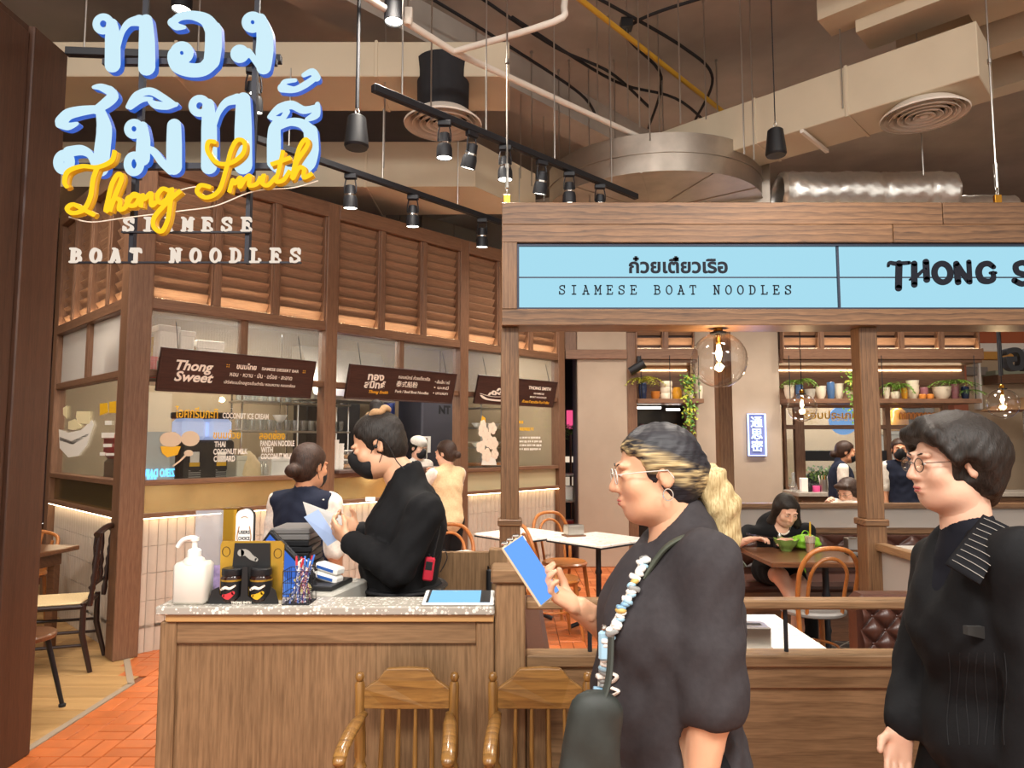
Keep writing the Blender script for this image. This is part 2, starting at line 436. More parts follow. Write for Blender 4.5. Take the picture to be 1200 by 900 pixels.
BLUE_GLOW = emis('blue_light_panel', (.05, .04, 1, 1), 1.3)
SIGN_LB = emis('lightbox_face', (.27, .50, .60, 1), 1.0)
SCREEN_B = emis('screen_blue', (.10, .26, .75, 1), 1.0)
SCREEN_S = emis('screen_sky', (.25, .55, .85, 1), .9)

# ================================================================== SETTING
# ---- floor: mortar bed, terracotta basket-weave bricks, wood planks on the left
flo = MB().box(-9, 12, -6, 16, -.2, -.012).build('floor', plain('mortar', srgb('#7a4a30'), .9, var=.1))
flo['kind'] = 'structure'; flo['label'] = 'terracotta brick and wood plank floor'
EDGE_X = -2.43
brick_me = MB().cbox(-.0975, .0975, -.0475, .0475, -.011, .0, .003).build('brick', BRICK, flo)
cells = []
for i in range(-4, 36):
    for j in range(2, 46):
        cx, cy = EDGE_X + .1 + i*.2, .1 + j*.2
        for k in (-1, 1):
            bx_, by_, ba_ = (cx + k*.05, cy, PI/2) if (i + j) % 2 else (cx, cy + k*.05, 0)
            if bx_ - (.05 if ba_ else .1) < EDGE_X - .06 - max(0, by_ - 4.65)*.62: continue
            if (Vector((bx_, by_)) - Vector((-2.827, 5.207))).dot(Vector((-.7193, .6947))) > .12: continue
            cells.append((bx_, by_, ba_))
def vis(c):
    x, y, _ = c
    px = 600 + F_PX*x/y
    return (x < -1.15 and 2.6 < y < 5.7 and px < 240) or (-.05 < x < 1.0 and 4.0 < y < 7.2 and 612 < px < 740)
vc = sorted([c for c in cells if vis(c)], key=lambda c: c[1])
parts_, rest = vc[:300], set(vc[300:]) | set(c for c in cells if not vis(c))
for k, (x, y, a) in enumerate(parts_):
    o = brick_me if k == 0 else dup_part(brick_me, flo)
    o.location = (x, y, random.uniform(-.0015, .0005)); o.rotation_euler = (0, 0, a)
mb = MB()
for x, y, a in rest:
    hx, hy = (.0475, .0975) if a else (.0975, .0475)
    mb.box(x-hx, x+hx, y-hy, y+hy, -.011, -.0005)
tag(mb.build('brick_field', BRICK, flo), kind='stuff')
# planks: 20 cm wide, laid at a shallow angle, trimmed by an edging strip
edge = MB()
edge.box(EDGE_X-.04, EDGE_X, -1, 4.65, -.011, .003)
q = Vector((-2.43-(-2.80), 4.65-5.26)); 
dirv = Vector((-.37, .61)).normalized(); nrm = Vector((-dirv.y, dirv.x))
a0 = Vector((EDGE_X, 4.65)); a1 = a0 + dirv*.80
edge.prism([a0, a1, a1+nrm*.04, a0+nrm*.04], -.011, .003, lambda x, y, d: (x, y, d))
edge.build('edging_strip', plain('edging', srgb('#9c8a76'), .6), flo)
pl_me = {}
for r_ in range(26):
    y0 = 2.6 + r_*.2; xr = EDGE_X - .035
    if y0 + .2 > 4.65: xr = min(xr, EDGE_X - .02 - max(0, (y0 + .1 - 4.65))*.61)
    x1 = xr; k = 0
    while x1 > -7.5:
        L_ = random.choice((1.2, .9, .7)) if k else random.uniform(.35, 1.1)
        MB().cbox(x1-L_+.004, x1, y0+.002, y0+.198, -.011, 0, .002).build('plank', PLANK, flo)
        x1 -= L_; k += 1
# patterned dark tiles under the booth tables on the right
def mosaic():
    m, nt, b, N, L = _nodes('patterned_tile')
    v = coords(nt, (1,1,1), False, (0,0,R(45)))
    br = N.new('ShaderNodeTexBrick'); br.offset = 0; br.inputs['Scale'].default_value = 1
    br.inputs['Brick Width'].default_value = .14; br.inputs['Row Height'].default_value = .14; br.inputs['Mortar Size'].default_value = .006
    br.inputs['Color1'].default_value = srgb('#3c3a38'); br.inputs['Color2'].default_value = srgb('#57534d'); br.inputs['Mortar'].default_value = srgb('#bdb6a8')
    L.new(v, br.inputs['Vector']); L.new(br.outputs['Color'], b.inputs['Base Color']); b.inputs['Roughness'].default_value = .5; return m
MB().box(1.5, 7, 2.6, 8.2, -.01, .004).build('patterned_tile_field', mosaic(), flo)

# ---- ceiling slab with down-stand beams
U = Vector((math.cos(R(46)), math.sin(R(46)), 0)); Wv = Vector((-U.y, U.x, 0)); A46 = R(46)
ceil = MB().box(-9, 12, -1.0, 16, 5.3, 5.5).build('ceiling', CONC); ceil['kind'] = 'structure'; ceil['label'] = 'raw concrete ceiling slab with beams'
def beam46(name, p, L_, w, z0, z1, along, mat_, parent):
    Rz = Matrix.Rotation(A46 if along == 'u' else A46 + PI/2, 4, 'Z'); Rz.translation = Vector((p[0], p[1], 0))
    return MB().box(0, L_, -w/2, w/2, z0, z1, M=Rz).build(name, mat_, parent)
for k, (px_, py_) in enumerate(((3.4, 2.2), (4.4, 2.9), (5.6, 3.6), (7.0, 4.4))):
    beam46('beam', (px_, py_, 0), 2.6, .26, 4.95 - .05*(k % 2), 5.3, 'w', DUCT_W, ceil)
    beam46('beam_ledge', (px_ + .2, py_ + .2, 0), 2.6, .12, 5.05, 5.3, 'w', DUCT_W, ceil)
for (px_, py_, zb_, wd_) in ((958, 24, 4.82, .30), (1003, 38, 4.72, .34), (1052, 92, 4.78, .22), (1110, 120, 4.80, .22)):
    e_ = atZ(px_, py_, zb_); M_ = Matrix.Rotation(A46 - PI/2, 4, 'Z'); M_.translation = Vector((e_.x, e_.y, 0))
    MB().box(0, 3.4, 0, wd_, zb_, 5.3, M=M_).build('stepped_beam', DUCT_W, ceil)
beam46('cross_beam', (1.5, 2.6, 0), 7, .3, 5.0, 5.3, 'u', CONC, ceil)
beam46('cross_beam', (-3.2, 3.4, 0), 9, .35, 4.95, 5.3, 'u', CONC, ceil)
# ---- far walls of the mall
wb = MB().box(-9, 12, 15, 15.2, 0, 5.5).build('wall_back', plain('far_wall', srgb('#6e5c4e'), .9, var=.2, vscale=.8)); wb['kind'] = 'structure'
wl = MB().box(-9.2, -9, -1, 15, 0, 5.5).build('wall_left', plain('far_left_wall', srgb('#8a7a6a'), .9, var=.1, vscale=1)); wl['kind'] = 'structure'
wr = MB().box(12, 12.2, -1, 15, 0, 5.5).build('wall_right', plain('far_right_wall', srgb('#b09a82'), .9, var=.15, vscale=1)); wr['kind'] = 'structure'
# service wall above the stall roof (bare grey panels behind the ducts)
sw = MB()
for k in range(7): sw.cbox(-6 + k*1.4, -6 + k*1.4 + 1.39, 11.0, 11.1, 3.3, 5.3, .01)
o = sw.build('wall_upper', plain('service_wall', srgb('#8f8274'), .9, var=.12, vscale=2)); o['kind'] = 'structure'

# ---- tall timber-clad wall at the left edge
tw = struct('wall_timber', label='tall dark timber-clad wall at the left edge')
WX = -2.423
MB().box(WX-.5, WX-.012, .4, 3.40, 0, 3.64).build('core', W_BIG_Z, tw)
ys = [.4, .9, 1.4, 1.9, 2.4, 2.88, 3.36]
for a, b in zip(ys[:-1], ys[1:]):
    MB().cbox(WX-.014, WX, a+.003, b-.003, .26, 3.60, .003).build('panel', W_BIG_Z, tw)
MB().cbox(WX-.05, WX+.015, .4, 3.36, 0, .25, .006).build('skirting', wood('dark_red_wood_y', srgb('#553a2b'), srgb('#33221a'), 'Y', ring=5, dist=4), tw)
MB().cbox(WX-.5, WX+.02, 3.362, 3.63, 0, 3.64, .006).build('end_post', W_BIG_Z, tw)

# ================================================================== KITCHEN STALL (front and side)
CX, CY = -2.827, 5.207
def stall_thing(name, label): return struct(name, (CX, CY, 0), A46, label)
PIT = 1.635; L_F = 3*PIT; L_S = 2.1
Z1a, Z1b, Z2a, Z2b, Z3a, Z3b, Z4a, Z4b, ZT0, ZT1 = 2.56, 2.645, 2.045, 2.10, 1.225, 1.265, .985, 1.02, 3.62, 3.76
sf = stall_thing('wall_stall_front', 'long timber and glass front of the noodle kitchen stall')
ss = stall_thing('wall_stall_side', 'short timber and glass side of the kitchen stall')
MB().cbox(-.085, .085, -.085, .085, 0, ZT1+.02, .006).build('corner_post', W_STALL_Z, sf)
for k in (1, 2, 3):
    MB().cbox(k*PIT-.06, k*PIT+.06, -.06, .07, 0, ZT1, .005).build('post', W_STALL_Z, sf)
MB().cbox(-.045, .05, L_S-.07, L_S+.07, 0, ZT1, .005).build('post', W_STALL_Z, ss)
def rails(root, L_, yx):
    W_ = W_STALL_X if yx == 'x' else W_STALL_Y
    for nm, z0, z1, d in (('band_rail', Z1a, Z1b, .055), ('top_beam', ZT0, ZT1, .065), ('transom_rail', Z2a, Z2b, .035), ('sill_rail', Z3a, Z3b, .05), ('lower_rail', Z4a, Z4b, .055)):
        n = 3 if yx == 'x' else 1
        for k in range(n):
            a, b = (.085 if k == 0 else k*PIT+.06, (k+1)*PIT-.06) if yx == 'x' else (.085, L_-.07)
            m = MB()
            if yx == 'x': m.cbox(a, b, -d, .06, z0, z1, .004)
            else: m.cbox(-d, .06, a, b, z0, z1, .004)
            m.build(nm, W_, root)
rails(sf, L_F, 'x'); rails(ss, L_S, 'y')
# louvre bays: mullions and single slats
def slat_mesh(L_, yx):
    th = R(30); M = Matrix.Rotation(th, 4, 'X')
    m = MB().cbox(-L_/2, L_/2, -.006, .006, -.05, .05, .002, M=M)
    if yx == 'y': m.v = [(p[1], -p[0], p[2]) for p in m.v]
    return m
def louvre_bay(root, a, b, yx, z0, z1, pitch=.088):
    L_ = b - a; c = (a+b)/2; first = None
    lv = MB()
    W_ = W_STALL_Z
    fr = .018
    for x0, x1 in ((a, a+fr), (b-fr, b)):
        if yx == 'x': lv.cbox(x0, x1, -.045, .065, z0, z1, .003)
        else: lv.cbox(-.045, .065, x0, x1, z0, z1, .003)
    lo = lv.build('louvre_frame', W_, root)
    n = int((z1-z0)/pitch)
    for k in range(n):
        z = z0 + (k+.55)*pitch
        loc = (c, .022, z) if yx == 'x' else (.022, c, z)
        if first is None:
            first = slat_mesh(L_-2*fr, yx).build('slat', W_SLAT if yx == 'x' else W_SLAT_Y, lo); first.location = loc
        else: dup_part(first, lo, loc)
    return lo
def bays(a, b, n, g=.05):
    w = (b - a - g*(n-1)) / n
    return [(a + k*(w+g), a + k*(w+g) + w) for k in range(n)]
for k in range(3):
    a, b = (.085 if k == 0 else k*PIT+.06), (k+1)*PIT-.06
    bb = bays(a, b, 3)
    for p, q in bb: louvre_bay(sf, p, q, 'x', Z1b, ZT0)
    for (p, q), (p2, q2) in zip(bb[:-1], bb[1:]): MB().cbox(q, p2, -.055, .06, Z1b, ZT0, .003).build('mullion', W_STALL_Z, sf)
    MB().box(a+.03, b-.03, -.036, -.026, Z1b, Z1b+.003).build('led_strip', LED_UP, sf)
    MB().box(a, b, .075, .085, Z1b, ZT0).build('backing_board', W_BOARD, sf)
    # mullion in the glazed transom
    m_ = (a+b)/2; MB().cbox(m_-.03, m_+.03, -.03, .05, Z2b, Z1a, .003).build('transom_mullion', W_STALL_Z, sf)
    for p, q in ((a, m_-.03), (m_+.03, b)):
        def flut(u_, v_, p=p, q=q):
            x = p + (q-p)*u_; return (x, .012 + .004*math.sin(x*2*PI/.022), Z2b + (Z1a-Z2b)*v_)
        MB().grid(flut, int((q-p)/.0055), 1).build('fluted_pane', FLUTED, sf, smooth=80)
    if k != 1: MB().box(a, b, .006, .012, Z3b, Z2a).build('pane', GLASS, sf)
    MB().box(a, b, -.002, .006, Z4b, Z3a).build('brass_panel', BRASS if k < 2 else plain('pale_panel', srgb('#d9cba4'), .25, .3), sf)
    MB().box(a, b, -.050, -.030, Z4a-.006, Z4a).build('led_strip', LED, sf)
bb = bays(.085, L_S-.07, 4)
for p, q in bb: louvre_bay(ss, p, q, 'y', Z1b, ZT0)
for (p, q), (p2, q2) in zip(bb[:-1], bb[1:]): MB().cbox(-.055, .06, q, p2, Z1b, ZT0, .003).build('mullion', W_STALL_Z, ss)
MB().box(.075, .085, .085, L_S-.07, Z1b, ZT0).build('backing_board', W_BOARD, ss)
MB().box(-.036, -.026, .1, L_S-.1, Z1b, Z1b+.003).build('led_strip', LED_UP, ss)
MB().cbox(-.03, .05, 1.07, 1.15, Z2b, Z1a, .003).build('transom_mullion', W_STALL_Z, ss)
for p, q in ((.085, 1.07), (1.15, L_S-.07)):
    MB().box(.006, .014, p, q, Z2b, Z1a).build('frosted_pane', FROST, ss)
MB().box(.006, .012, .085, L_S-.07, Z3b, Z2a).build('pane', GLASS, ss)
MB().box(.0, .008, .085, L_S-.07, Z4b, Z3a).build('smoked_panel', plain('smoked_brass', srgb('#8f7a4a'), .2, .8), ss)
MB().box(-.050, -.030, .1, L_S-.1, Z4a-.006, Z4a).build('led_strip', LED, ss)
# tall ribbed wall tiles below
MB().box(.085, L_F-.06, .012, .06, 0, Z4a).build('tile_backing', GROUT, sf)
MB().box(.012, .06, .085, L_S-.07, 0, Z4a).build('tile_backing', GROUT, ss)
def tile_mesh(yx):
    h = .197; w = .064; m = MB()
    pr = [(-w/2, .012), (-w/2, .002), (-w/4, -.006), (0, -.009), (w/4, -.006), (w/2, .002), (w/2, .012)]
    if yx == 'x': m.prism(pr, -h/2, h/2, lambda x, y, d: (x, y, d))
    else: m.prism(pr, -h/2, h/2, lambda x, y, d: (y, -x, d))
    return m
spots = []
for c_ in range(71):
    x = .085 + .034 + c_*.0675
    if any(abs(x-k*PIT) < .09 for k in (1, 2, 3)) or x > L_F-.09: continue
    for r_ in range(5): spots.append((x, r_))
spots.sort(key=lambda s: (s[0] > 1.0, not (s[1] >= 2), s[0]))
t0 = None; far = MB()
for k, (x, r_) in enumerate(spots):
    z = Z4a - .012 - .1 - r_*.2
    z = max(z, .1)
    if k < 230:
        if t0 is None: t0 = tile_mesh('x').build('tile', TILE, sf, smooth=60); t0.location = (x, 0, z)
        else: dup_part(t0, sf, (x, 0, z))
    else:
        m = tile_mesh('x'); far.add([(p[0]+x, p[1], p[2]+z) for p in m.v], m.f)
tag(far.build('tile_field', TILE, sf, smooth=60), kind='stuff')
t0 = None
for c_ in range(29):
    y = .085 + .034 + c_*.0675
    if y > L_S-.1: continue
    for r_ in range(5):
        z = max(Z4a - .012 - .1 - r_*.2, .1)
        if t0 is None: t0 = tile_mesh('y').build('tile', TILE, ss, smooth=60); t0.location = (0, y, z)
        else: dup_part(t0, ss, (0, y, z))

# kitchen room behind the glass
kr = stall_thing('wall_kitchen', 'cream kitchen walls and ceiling seen through the glass')
KD = 2.3
MB().box(.08, L_F, KD, KD+.08, 0, 3.0).build('back_wall', CREAM_W, kr)
MB().box(.02, .06, L_S+.07, KD, 0, 3.0).build('side_wall', CREAM_W, kr)
MB().box(L_F+.02, L_F+.1, .1, KD, 0, 3.0).build('end_wall', CREAM_W, kr)
MB().box(.08, L_F, .08, KD, 2.9, 2.98).build('ceiling_panel', plain('kitchen_ceiling', srgb('#cfc6ba'), .6), kr)
MB().box(.08, L_F, .08, KD, .0, .02).build('floor_panel', GROUT, kr)
KM = Matrix.Rotation(A46, 4, 'Z'); KM.translation = Vector((CX, CY, 0))
def kworld(x, y, z): return KM @ Vector((x, y, z))

# ---- rear frontage: plastered columns, louvre band, hung shelf
YB = 8.9
def PB(px, py, Y=YB): v = atY(px, py, Y); return v.x, v.z
rw = struct('wall_rear', label='rear dining frontage with plastered piers and louvre band')
def xb(px): return (px-600)/F_PX*(YB*_c + .8*_s)
MB().cbox(xb(676), xb(734), YB-.05, YB+.65, 0, 4.2, .01).build('pier', PLASTER, rw)
MB().cbox(xb(817), xb(917), YB+.1, YB+.7, 0, 4.2, .01).build('pier', PLASTER, rw)
MB().cbox(xb(733), xb(746), YB-.02, YB+.12, 0, 2.95, .005).build('post', W_STALL_Z, rw)
x0, x1, x2, x3 = xb(662), xb(745), xb(917), xb(1151)
MB().cbox(xb(662), xb(734), YB-.09, YB-.05, 2.60, 2.72, .004).build('band_rail', W_STALL_X, rw)
MB().cbox(xb(662), xb(676), YB, YB+.08, 2.72, 3.6, .004).build('upper_board', W_STALL_Z, rw)
for a, b in ((x1, xb(817)), (x2, x3)):
    MB().cbox(a, b, YB-.06, YB+.06, 2.60, 2.74, .004).build('band_rail', W_STALL_X, rw)
    MB().cbox(a, b, YB-.06, YB+.06, 3.5, 3.62, .004).build('top_beam', W_STALL_X, rw)
    MB().box(a, b, YB+.07, YB+.08, 2.6, 3.6).build('backing_board', W_BOARD, rw)
    MB().box(a+.02, b-.02, YB-.036, YB-.026, 2.74, 2.743).build('led_strip', LED_UP, rw)
    n = 2 if b - a < 1.5 else 5
    bb = bays(a+.02, b-.05, n, .08)
    for p, q in bb:
        lo = MB().cbox(p-.02, p, -.045, .05, 2.74, 3.5, .003).cbox(q, q+.02, -.045, .05, 2.74, 3.5, .003).build('louvre_frame', W_STALL_Z, rw); lo.location = (0, YB, 0)
        first = None
        for k in range(6):
            z = 2.74 + .1 + k*.125
            if first is None: first = slat_mesh(q-p, 'x').build('slat', W_SLAT, lo); first.location = ((p+q)/2, .022, z)
            else: dup_part(first, lo, ((p+q)/2, .022, z))
    for (p, q), (p2, q2) in zip(bb[:-1], bb[1:]): MB().cbox(q+.02, p2-.02, YB-.055, YB+.06, 2.74, 3.5, .003).build('mullion', W_STALL_Z, rw)
    # recess back above the shelf and its warm light strip
    MB().box(a, b, YB+.34, YB+.38, 2.05, 2.6).build('niche_back', W_STALL_X, rw)
    MB().cbox(a, b, YB-.02, YB+.36, 2.56, 2.6, .003).build('niche_top', W_STALL_X, rw)
    MB().box(a+.02, b-.05, YB+.325, YB+.338, 2.49, 2.505).build('led_strip', LED, rw)
SH_Z = atY(800, 468, YB).z

# ================================================================== CEILING SERVICES
def uw(u, w, z=0): return U*u + Wv*w + Vector((0, 0, z))
def rod(x, y, z0, z1, r=.006, m=None, name='hanger_rod', label='thin steel hanger rod dropping from the ceiling slab', grp='ceiling hanger rods'):
    mb = MB().tube([(0, 0, z0-z1), (0, 0, 0)], r, 6)
    mb.lathe([(r*2.2, -.03), (r*2.2, 0)], 6)
    o = mb.build(name, m or STEEL); o.location = (x, y, z1)
    return tag(o, label, 'rod', grp)
# rectangular painted duct over the track (runs across)
def duct_box(name, x0, x1, y0, y1, z0, z1, label, mat_, rz=0, loc=(0,0,0), seams=(), flange=GALV):
    t = thing(name, label, 'duct', loc, rz)
    MB().cbox(x0, x1, y0, y1, z0, z1, .006).build('casing', mat_, t)
    for s_ in seams:
        m = MB(); e = .008
        m.cbox(s_-.012, s_+.012, y0-e, y1+e, z0-e, z1+e, .002); m.build('seam', mat_, t)
    return t
duct_box('air_duct', -7, -.02, 5.18, 5.75, 4.36, 4.64, 'pale rectangular air duct crossing above the black track lights', DUCT_W, seams=(-1.05, -2.6, -4.2))
# lower duct with a tapered end
t = thing('air_duct', 'long low beige duct with a tapered end above the louvred stall', 'duct')
MB().prism([(-7, 6.5), (-.35, 6.5), (.25, 7.3), (-7, 7.5)], 3.98, 4.42, lambda x, y, d: (x, y, d)).build('casing', DUCT_W, t)
for s_ in (-1.4, -3.2): MB().cbox(s_-.012, s_+.012, 6.49, 7.52, 3.97, 4.43, .002).build('seam', DUCT_W, t)
# right duct on the 46 degree grid
C1 = atZ(926, 156, 4.1); u1, w1 = C1.dot(U), C1.dot(Wv)
t = thing('air_duct', 'cream rectangular duct slanting up towards the right edge', 'duct', rz=A46)
E0 = atZ(1143, 80, 4.1).dot(Wv)
MB().cbox(u1, u1+.5, E0, w1+1.6, 4.1, 4.5, .006).build('casing', DUCT_W, t)
for s_ in (w1+.3, w1-.45): MB().cbox(u1-.008, u1+.508, s_-.012, s_+.012, 4.092, 4.508, .002).build('seam', DUCT_W, t)
MB().cbox(u1-.03, u1+.53, w1-.12, w1-.09, 4.06, 4.09, .002).build('hanger_bar', WHITE_PT, t)
# galvanised elbow duct
t = thing('elbow_duct', 'large galvanised elbow duct with curved outer side above the sign', 'duct', (1.40, 6.85, 0))
def ring(r0, r1, z0, z1, a0, a1, n=40):
    m = MB(); v = []
    for i in range(n+1):
        a = R(a0+(a1-a0)*i/n); cs, sn = math.cos(a), math.sin(a)
        v += [(r0*cs, r0*sn, z0), (r1*cs, r1*sn, z0), (r1*cs, r1*sn, z1), (r0*cs, r0*sn, z1)]
    f = []
    for i in range(n):
        a, b = 4*i, 4*i+4
        f += [(a, a+1, b+1, b), (a+1, a+2, b+2, b+1), (a+2, a+3, b+3, b+2), (a+3, a, b, b+3)]
    f += [(3, 2, 1, 0), (4*n, 4*n+1, 4*n+2, 4*n+3)]
    return m.add(v, f)
ring(.2, 1.05, 3.86, 4.2, 190, 340).build('casing', GALV, t, smooth=30)
ring(1.045, 1.062, 4.02, 4.03, 190, 340).build('seam_ridge', GALV, t, smooth=30)
for a in (215, 250, 285, 318):
    M = Matrix.Rotation(R(a+4), 4, 'Z'); MB().box(.2, 1.05, -.006, .006, 3.852, 3.861, M=M).build('underside_seam', GALV, t)
M = Matrix.Rotation(R(340), 4, 'Z')
MB().cbox(.14, 1.12, -.02, .06, 3.8, 4.26, .004, M=M).build('flange', GALV, t)
# grey duct from the elbow to the left, and one further left
duct_box('grey_duct', .25, 2.6, -.85, -.15, 3.9, 4.45, 'bare grey duct running left from the galvanised elbow', plain('grey_duct', srgb('#9a9186'), .6, .3, var=.08, vscale=3), R(150), (.75, 7.75, 0), seams=(1.1,))
duct_box('grey_duct', 0, 2.4, 0, .7, 3.75, 4.2, 'dull grey duct behind the second track light rail', plain('grey_duct_b', srgb('#8a857c'), .6, .3, var=.08, vscale=3), R(46), (-1.05, 8.0, 0), seams=(.5, 1.6))
# foil wrapped flexible duct
t = thing('foil_duct', 'crinkled silver foil-wrapped flexible duct behind the sign', 'duct', (0, 0, 0))
for k, (xa, xb_, rr, yy, zz) in enumerate(((2.45, 4.05, .21, 6.3, 3.83), (4.03, 4.75, .15, 6.5, 3.74))):
    m = MB()
    def fn(u_, v_, xa=xa, xb_=xb_, rr=rr, yy=yy, zz=zz):
        a = 2*PI*v_; x = xa + (xb_-xa)*u_
        w = rr*(1.05 + .02*math.sin(x*9 + 2*math.sin(a*2)) + .018*math.sin(a*7 + x*37) + .014*math.sin(a*13 - x*61) - .05*max(0, math.cos(x*2*PI/.42))**24)
        if u_ in (0, 1): w *= .8
        return (x, yy + w*math.cos(a), zz + w*math.sin(a)*.9)
    m.grid(fn, 60, 40); m.build('foil_sleeve', FOIL, t, smooth=60)
# round diffusers with black necks
def diffuser(px, py, Zd, label):
    p = atZ(px, py, Zd); t = thing('ceiling_diffuser', label, 'air vent', p, group='round ceiling diffusers')
    MB().lathe([(.20, .08), (.205, .40), (.215, .5)], 32).build('neck', BLACK_RUB, t, smooth=50)
    m = MB()
    m.lathe([(.30, 0), (.305, .012), (.215, .09), (.21, .085), (.255, .03), (.27, .002)], 40, cap=False)
    m.build('rim', WHITE_PT, t, smooth=40)
    for r_ in (.225, .17, .115, .06):
        q = MB().lathe([(r_+.012, -.005), (r_+.014, 0), (r_-.022, .05), (r_-.026, .048), (r_-.012, -.001)], 32, cap=False)
        q.build('vane', WHITE_PT, t, smooth=40)
    MB().lathe([(.0, -.004), (.028, 0), (.02, .03)], 20).build('vane', WHITE_PT, t, smooth=40)
    return t
diffuser(1083, 137, 4.02, 'round white ceiling diffuser at the right under the cream duct')
diffuser(519, 147, 4.02, 'round white ceiling diffuser behind the black track lights')
diffuser(402, 243, 4.02, 'round white ceiling diffuser just above the louvred stall top')
# tracks with adjustable spot heads
def track(pa, pb, Zt, label, ztop=5.3):
    a, b = atZ(*pa, Zt), atZ(*pb, Zt); d = b - a; t = thing('track_rail', label, 'track rail', a, math.atan2(d.y, d.x))
    MB().cbox(0, d.length, -.02, .02, -.02, .022, .003).build('rail', BLACK_M, t)
    MB().box(.02, d.length-.02, -.008, .008, -.0215, -.0195).build('conductor_slot', BLACK_RUB, t)
    for k in range(4):
        x = d.length*(k+.3)/3.8; MB().tube([(x, 0, .02), (x, 0, ztop-Zt)], .005, 6).build('suspension_rod', STEEL, t)
    return a, b
def head(pos, tilt, rz, label, s=1.0, power=26, grp='black track spotlights'):
    t = thing('track_spotlight', label, 'spotlight', pos, rz, grp)
    MB().cbox(-.035*s, .035*s, -.016*s, .016*s, -.028*s, 0, .003).build('adapter', BLACK_M, t)
    yk = [(-.026*s, 0, -.03*s), (-.033*s, 0, -.07*s), (-.034*s, 0, -.11*s)]
    m = MB(); m.tube(yk, .004*s, 6); m.tube([(-x, y, z) for x, y, z in yk], .004*s, 6); m.tube([(-.026*s, 0, -.03*s), (.026*s, 0, -.03*s)], .004*s, 6)
    m.build('yoke', BLACK_M, t)
    Mx = Matrix.Translation((0, 0, -.1*s)) @ Matrix.Rotation(tilt, 4, 'X')
    MB().lathe([(.012*s, .035*s), (.027*s, .03*s), (.031*s, -.01*s), (.033*s, -.02*s)], 18, Mx).build('lamp_body', BLACK_M, t, smooth=40)
    MB().lathe([(.033*s, -.02*s), (.034*s, -.03*s)], 18, Mx).build('chrome_ring', CHROME, t, smooth=40)
    MB().lathe([(.035*s, -.03*s), (.041*s, -.05*s), (.042*s, -.10*s), (.039*s, -.10*s), (.036*s, -.06*s)], 20, Mx, cap=False).build('shade', BLACK_M, t, smooth=40)
    MB().lathe([(.0, -.095*s), (.039*s, -.096*s), (.036*s, -.06*s)], 20, Mx).build('lamp_face', LAMP_FACE, t)
    if power:
        l = light('SPOT', 'spot_beam', (0, 0, 0), power, WARM, None, .03, 95, .7)
        l.parent = t; l.matrix_local = Mx @ Matrix.Translation((0, 0, -.11*s))
    return t
a, b = track((437, 103), (746, 231), 3.45, 'black track rail hung diagonally above the lightbox sign')
names = ('first', 'second', 'third', 'fourth', 'fifth', 'sixth')
for k, px_ in enumerate((521, 553, 592, 635, 667, 703)):
    lo, hi = 0., 1.
    for _ in range(30):
        md = (lo+hi)/2; p = a.lerp(b, md)
        if 600 + F_PX*p.x/(p.y*_c+(p.z-CAM_H)*_s) < px_: lo = md
        else: hi = md
    p = a.lerp(b, lo)
    head((p.x, p.y, p.z-.02), (.05, .35, .0, .3, .1, .2)[k], (0, .8, 0, .5, 0, 0)[k], names[k] + ' black spotlight from the left on the diagonal upper track', 1.12)
a, b = track((300, 163), (640, 279), 3.42, 'black track rail running just above the stall louvres', 3.97)
for k, px_ in enumerate((411, 484, 565)):
    lo, hi = 0., 1.
    for _ in range(30):
        md = (lo+hi)/2; p = a.lerp(b, md)
        if 600 + F_PX*p.x/(p.y*_c+(p.z-CAM_H)*_s) < px_: lo = md
        else: hi = md
    p = a.lerp(b, lo)
    head((p.x, p.y, p.z-.02), .1, 0, ('left', 'middle', 'right')[k] + ' black spotlight on the lower track above the louvres', 1.2)
a, b = track((78, 61), (330, 70), 3.6, 'black track rail behind the big neon letters')
head(atZ(298, 80, 3.57), .2, .3, 'black spotlight showing between the big neon letters', 1.2)
# two cylinder lamps near the top edge
def can_lamp(px, py, Y, label, s=1.0):
    p = atY(px, py, Y); t = thing('ceiling_can_lamp', label, 'ceiling lamp', p, group='black cylinder ceiling lamps')
    MB().lathe([(.045*s, .02), (.058*s, 0), (.062*s, -.06*s), (.062*s, -.17*s), (.056*s, -.17*s), (.05*s, -.1*s)], 24, cap=False).build('shade', BLACK_M, t, smooth=40)
    MB().lathe([(.0, .03), (.045*s, .02), (.045*s, -.09*s), (0, -.09*s)], 20).build('lamp_core', BLACK_M, t, smooth=40)
    MB().lathe([(0, -.155*s), (.055*s, -.158*s), (.05*s, -.10*s)], 20).build('lamp_face', LAMP_FACE, t)
    MB().tube([(0, 0, .02), (0, 0, 5.3-p.z)], .012, 8).build('stem', BLACK_M, t)
    l = light('SPOT', 'lamp_beam', (0, 0, -.18*s), 45, WARM, None, .04, 100, .6); l.parent = t
can_lamp(462, -4, 4.2, 'black cylinder ceiling lamp cut by the top edge beside the white pipe')
can_lamp(214, -18, 4.6, 'black cylinder ceiling lamp above the neon letters', 1.1)
# small white beacon beside the lamp
p = atY(478, 20, 4.3); t = thing('smoke_detector', 'small white detector box beside the cylinder lamp', 'detector', p)
MB().cbox(-.02, .03, -.02, .02, -.02, .06, .004).build('housing', WHITE_PT, t)
MB().lathe([(.0, -.055), (.02, -.055), (.03, -.035), (.03, -.02)], 16).build('sensor', WHITE_PT, t, smooth=40)
MB().tube([(0, 0, .06), (0, 0, 5.3-p.z)], .006, 6).build('stem', STEEL, t)
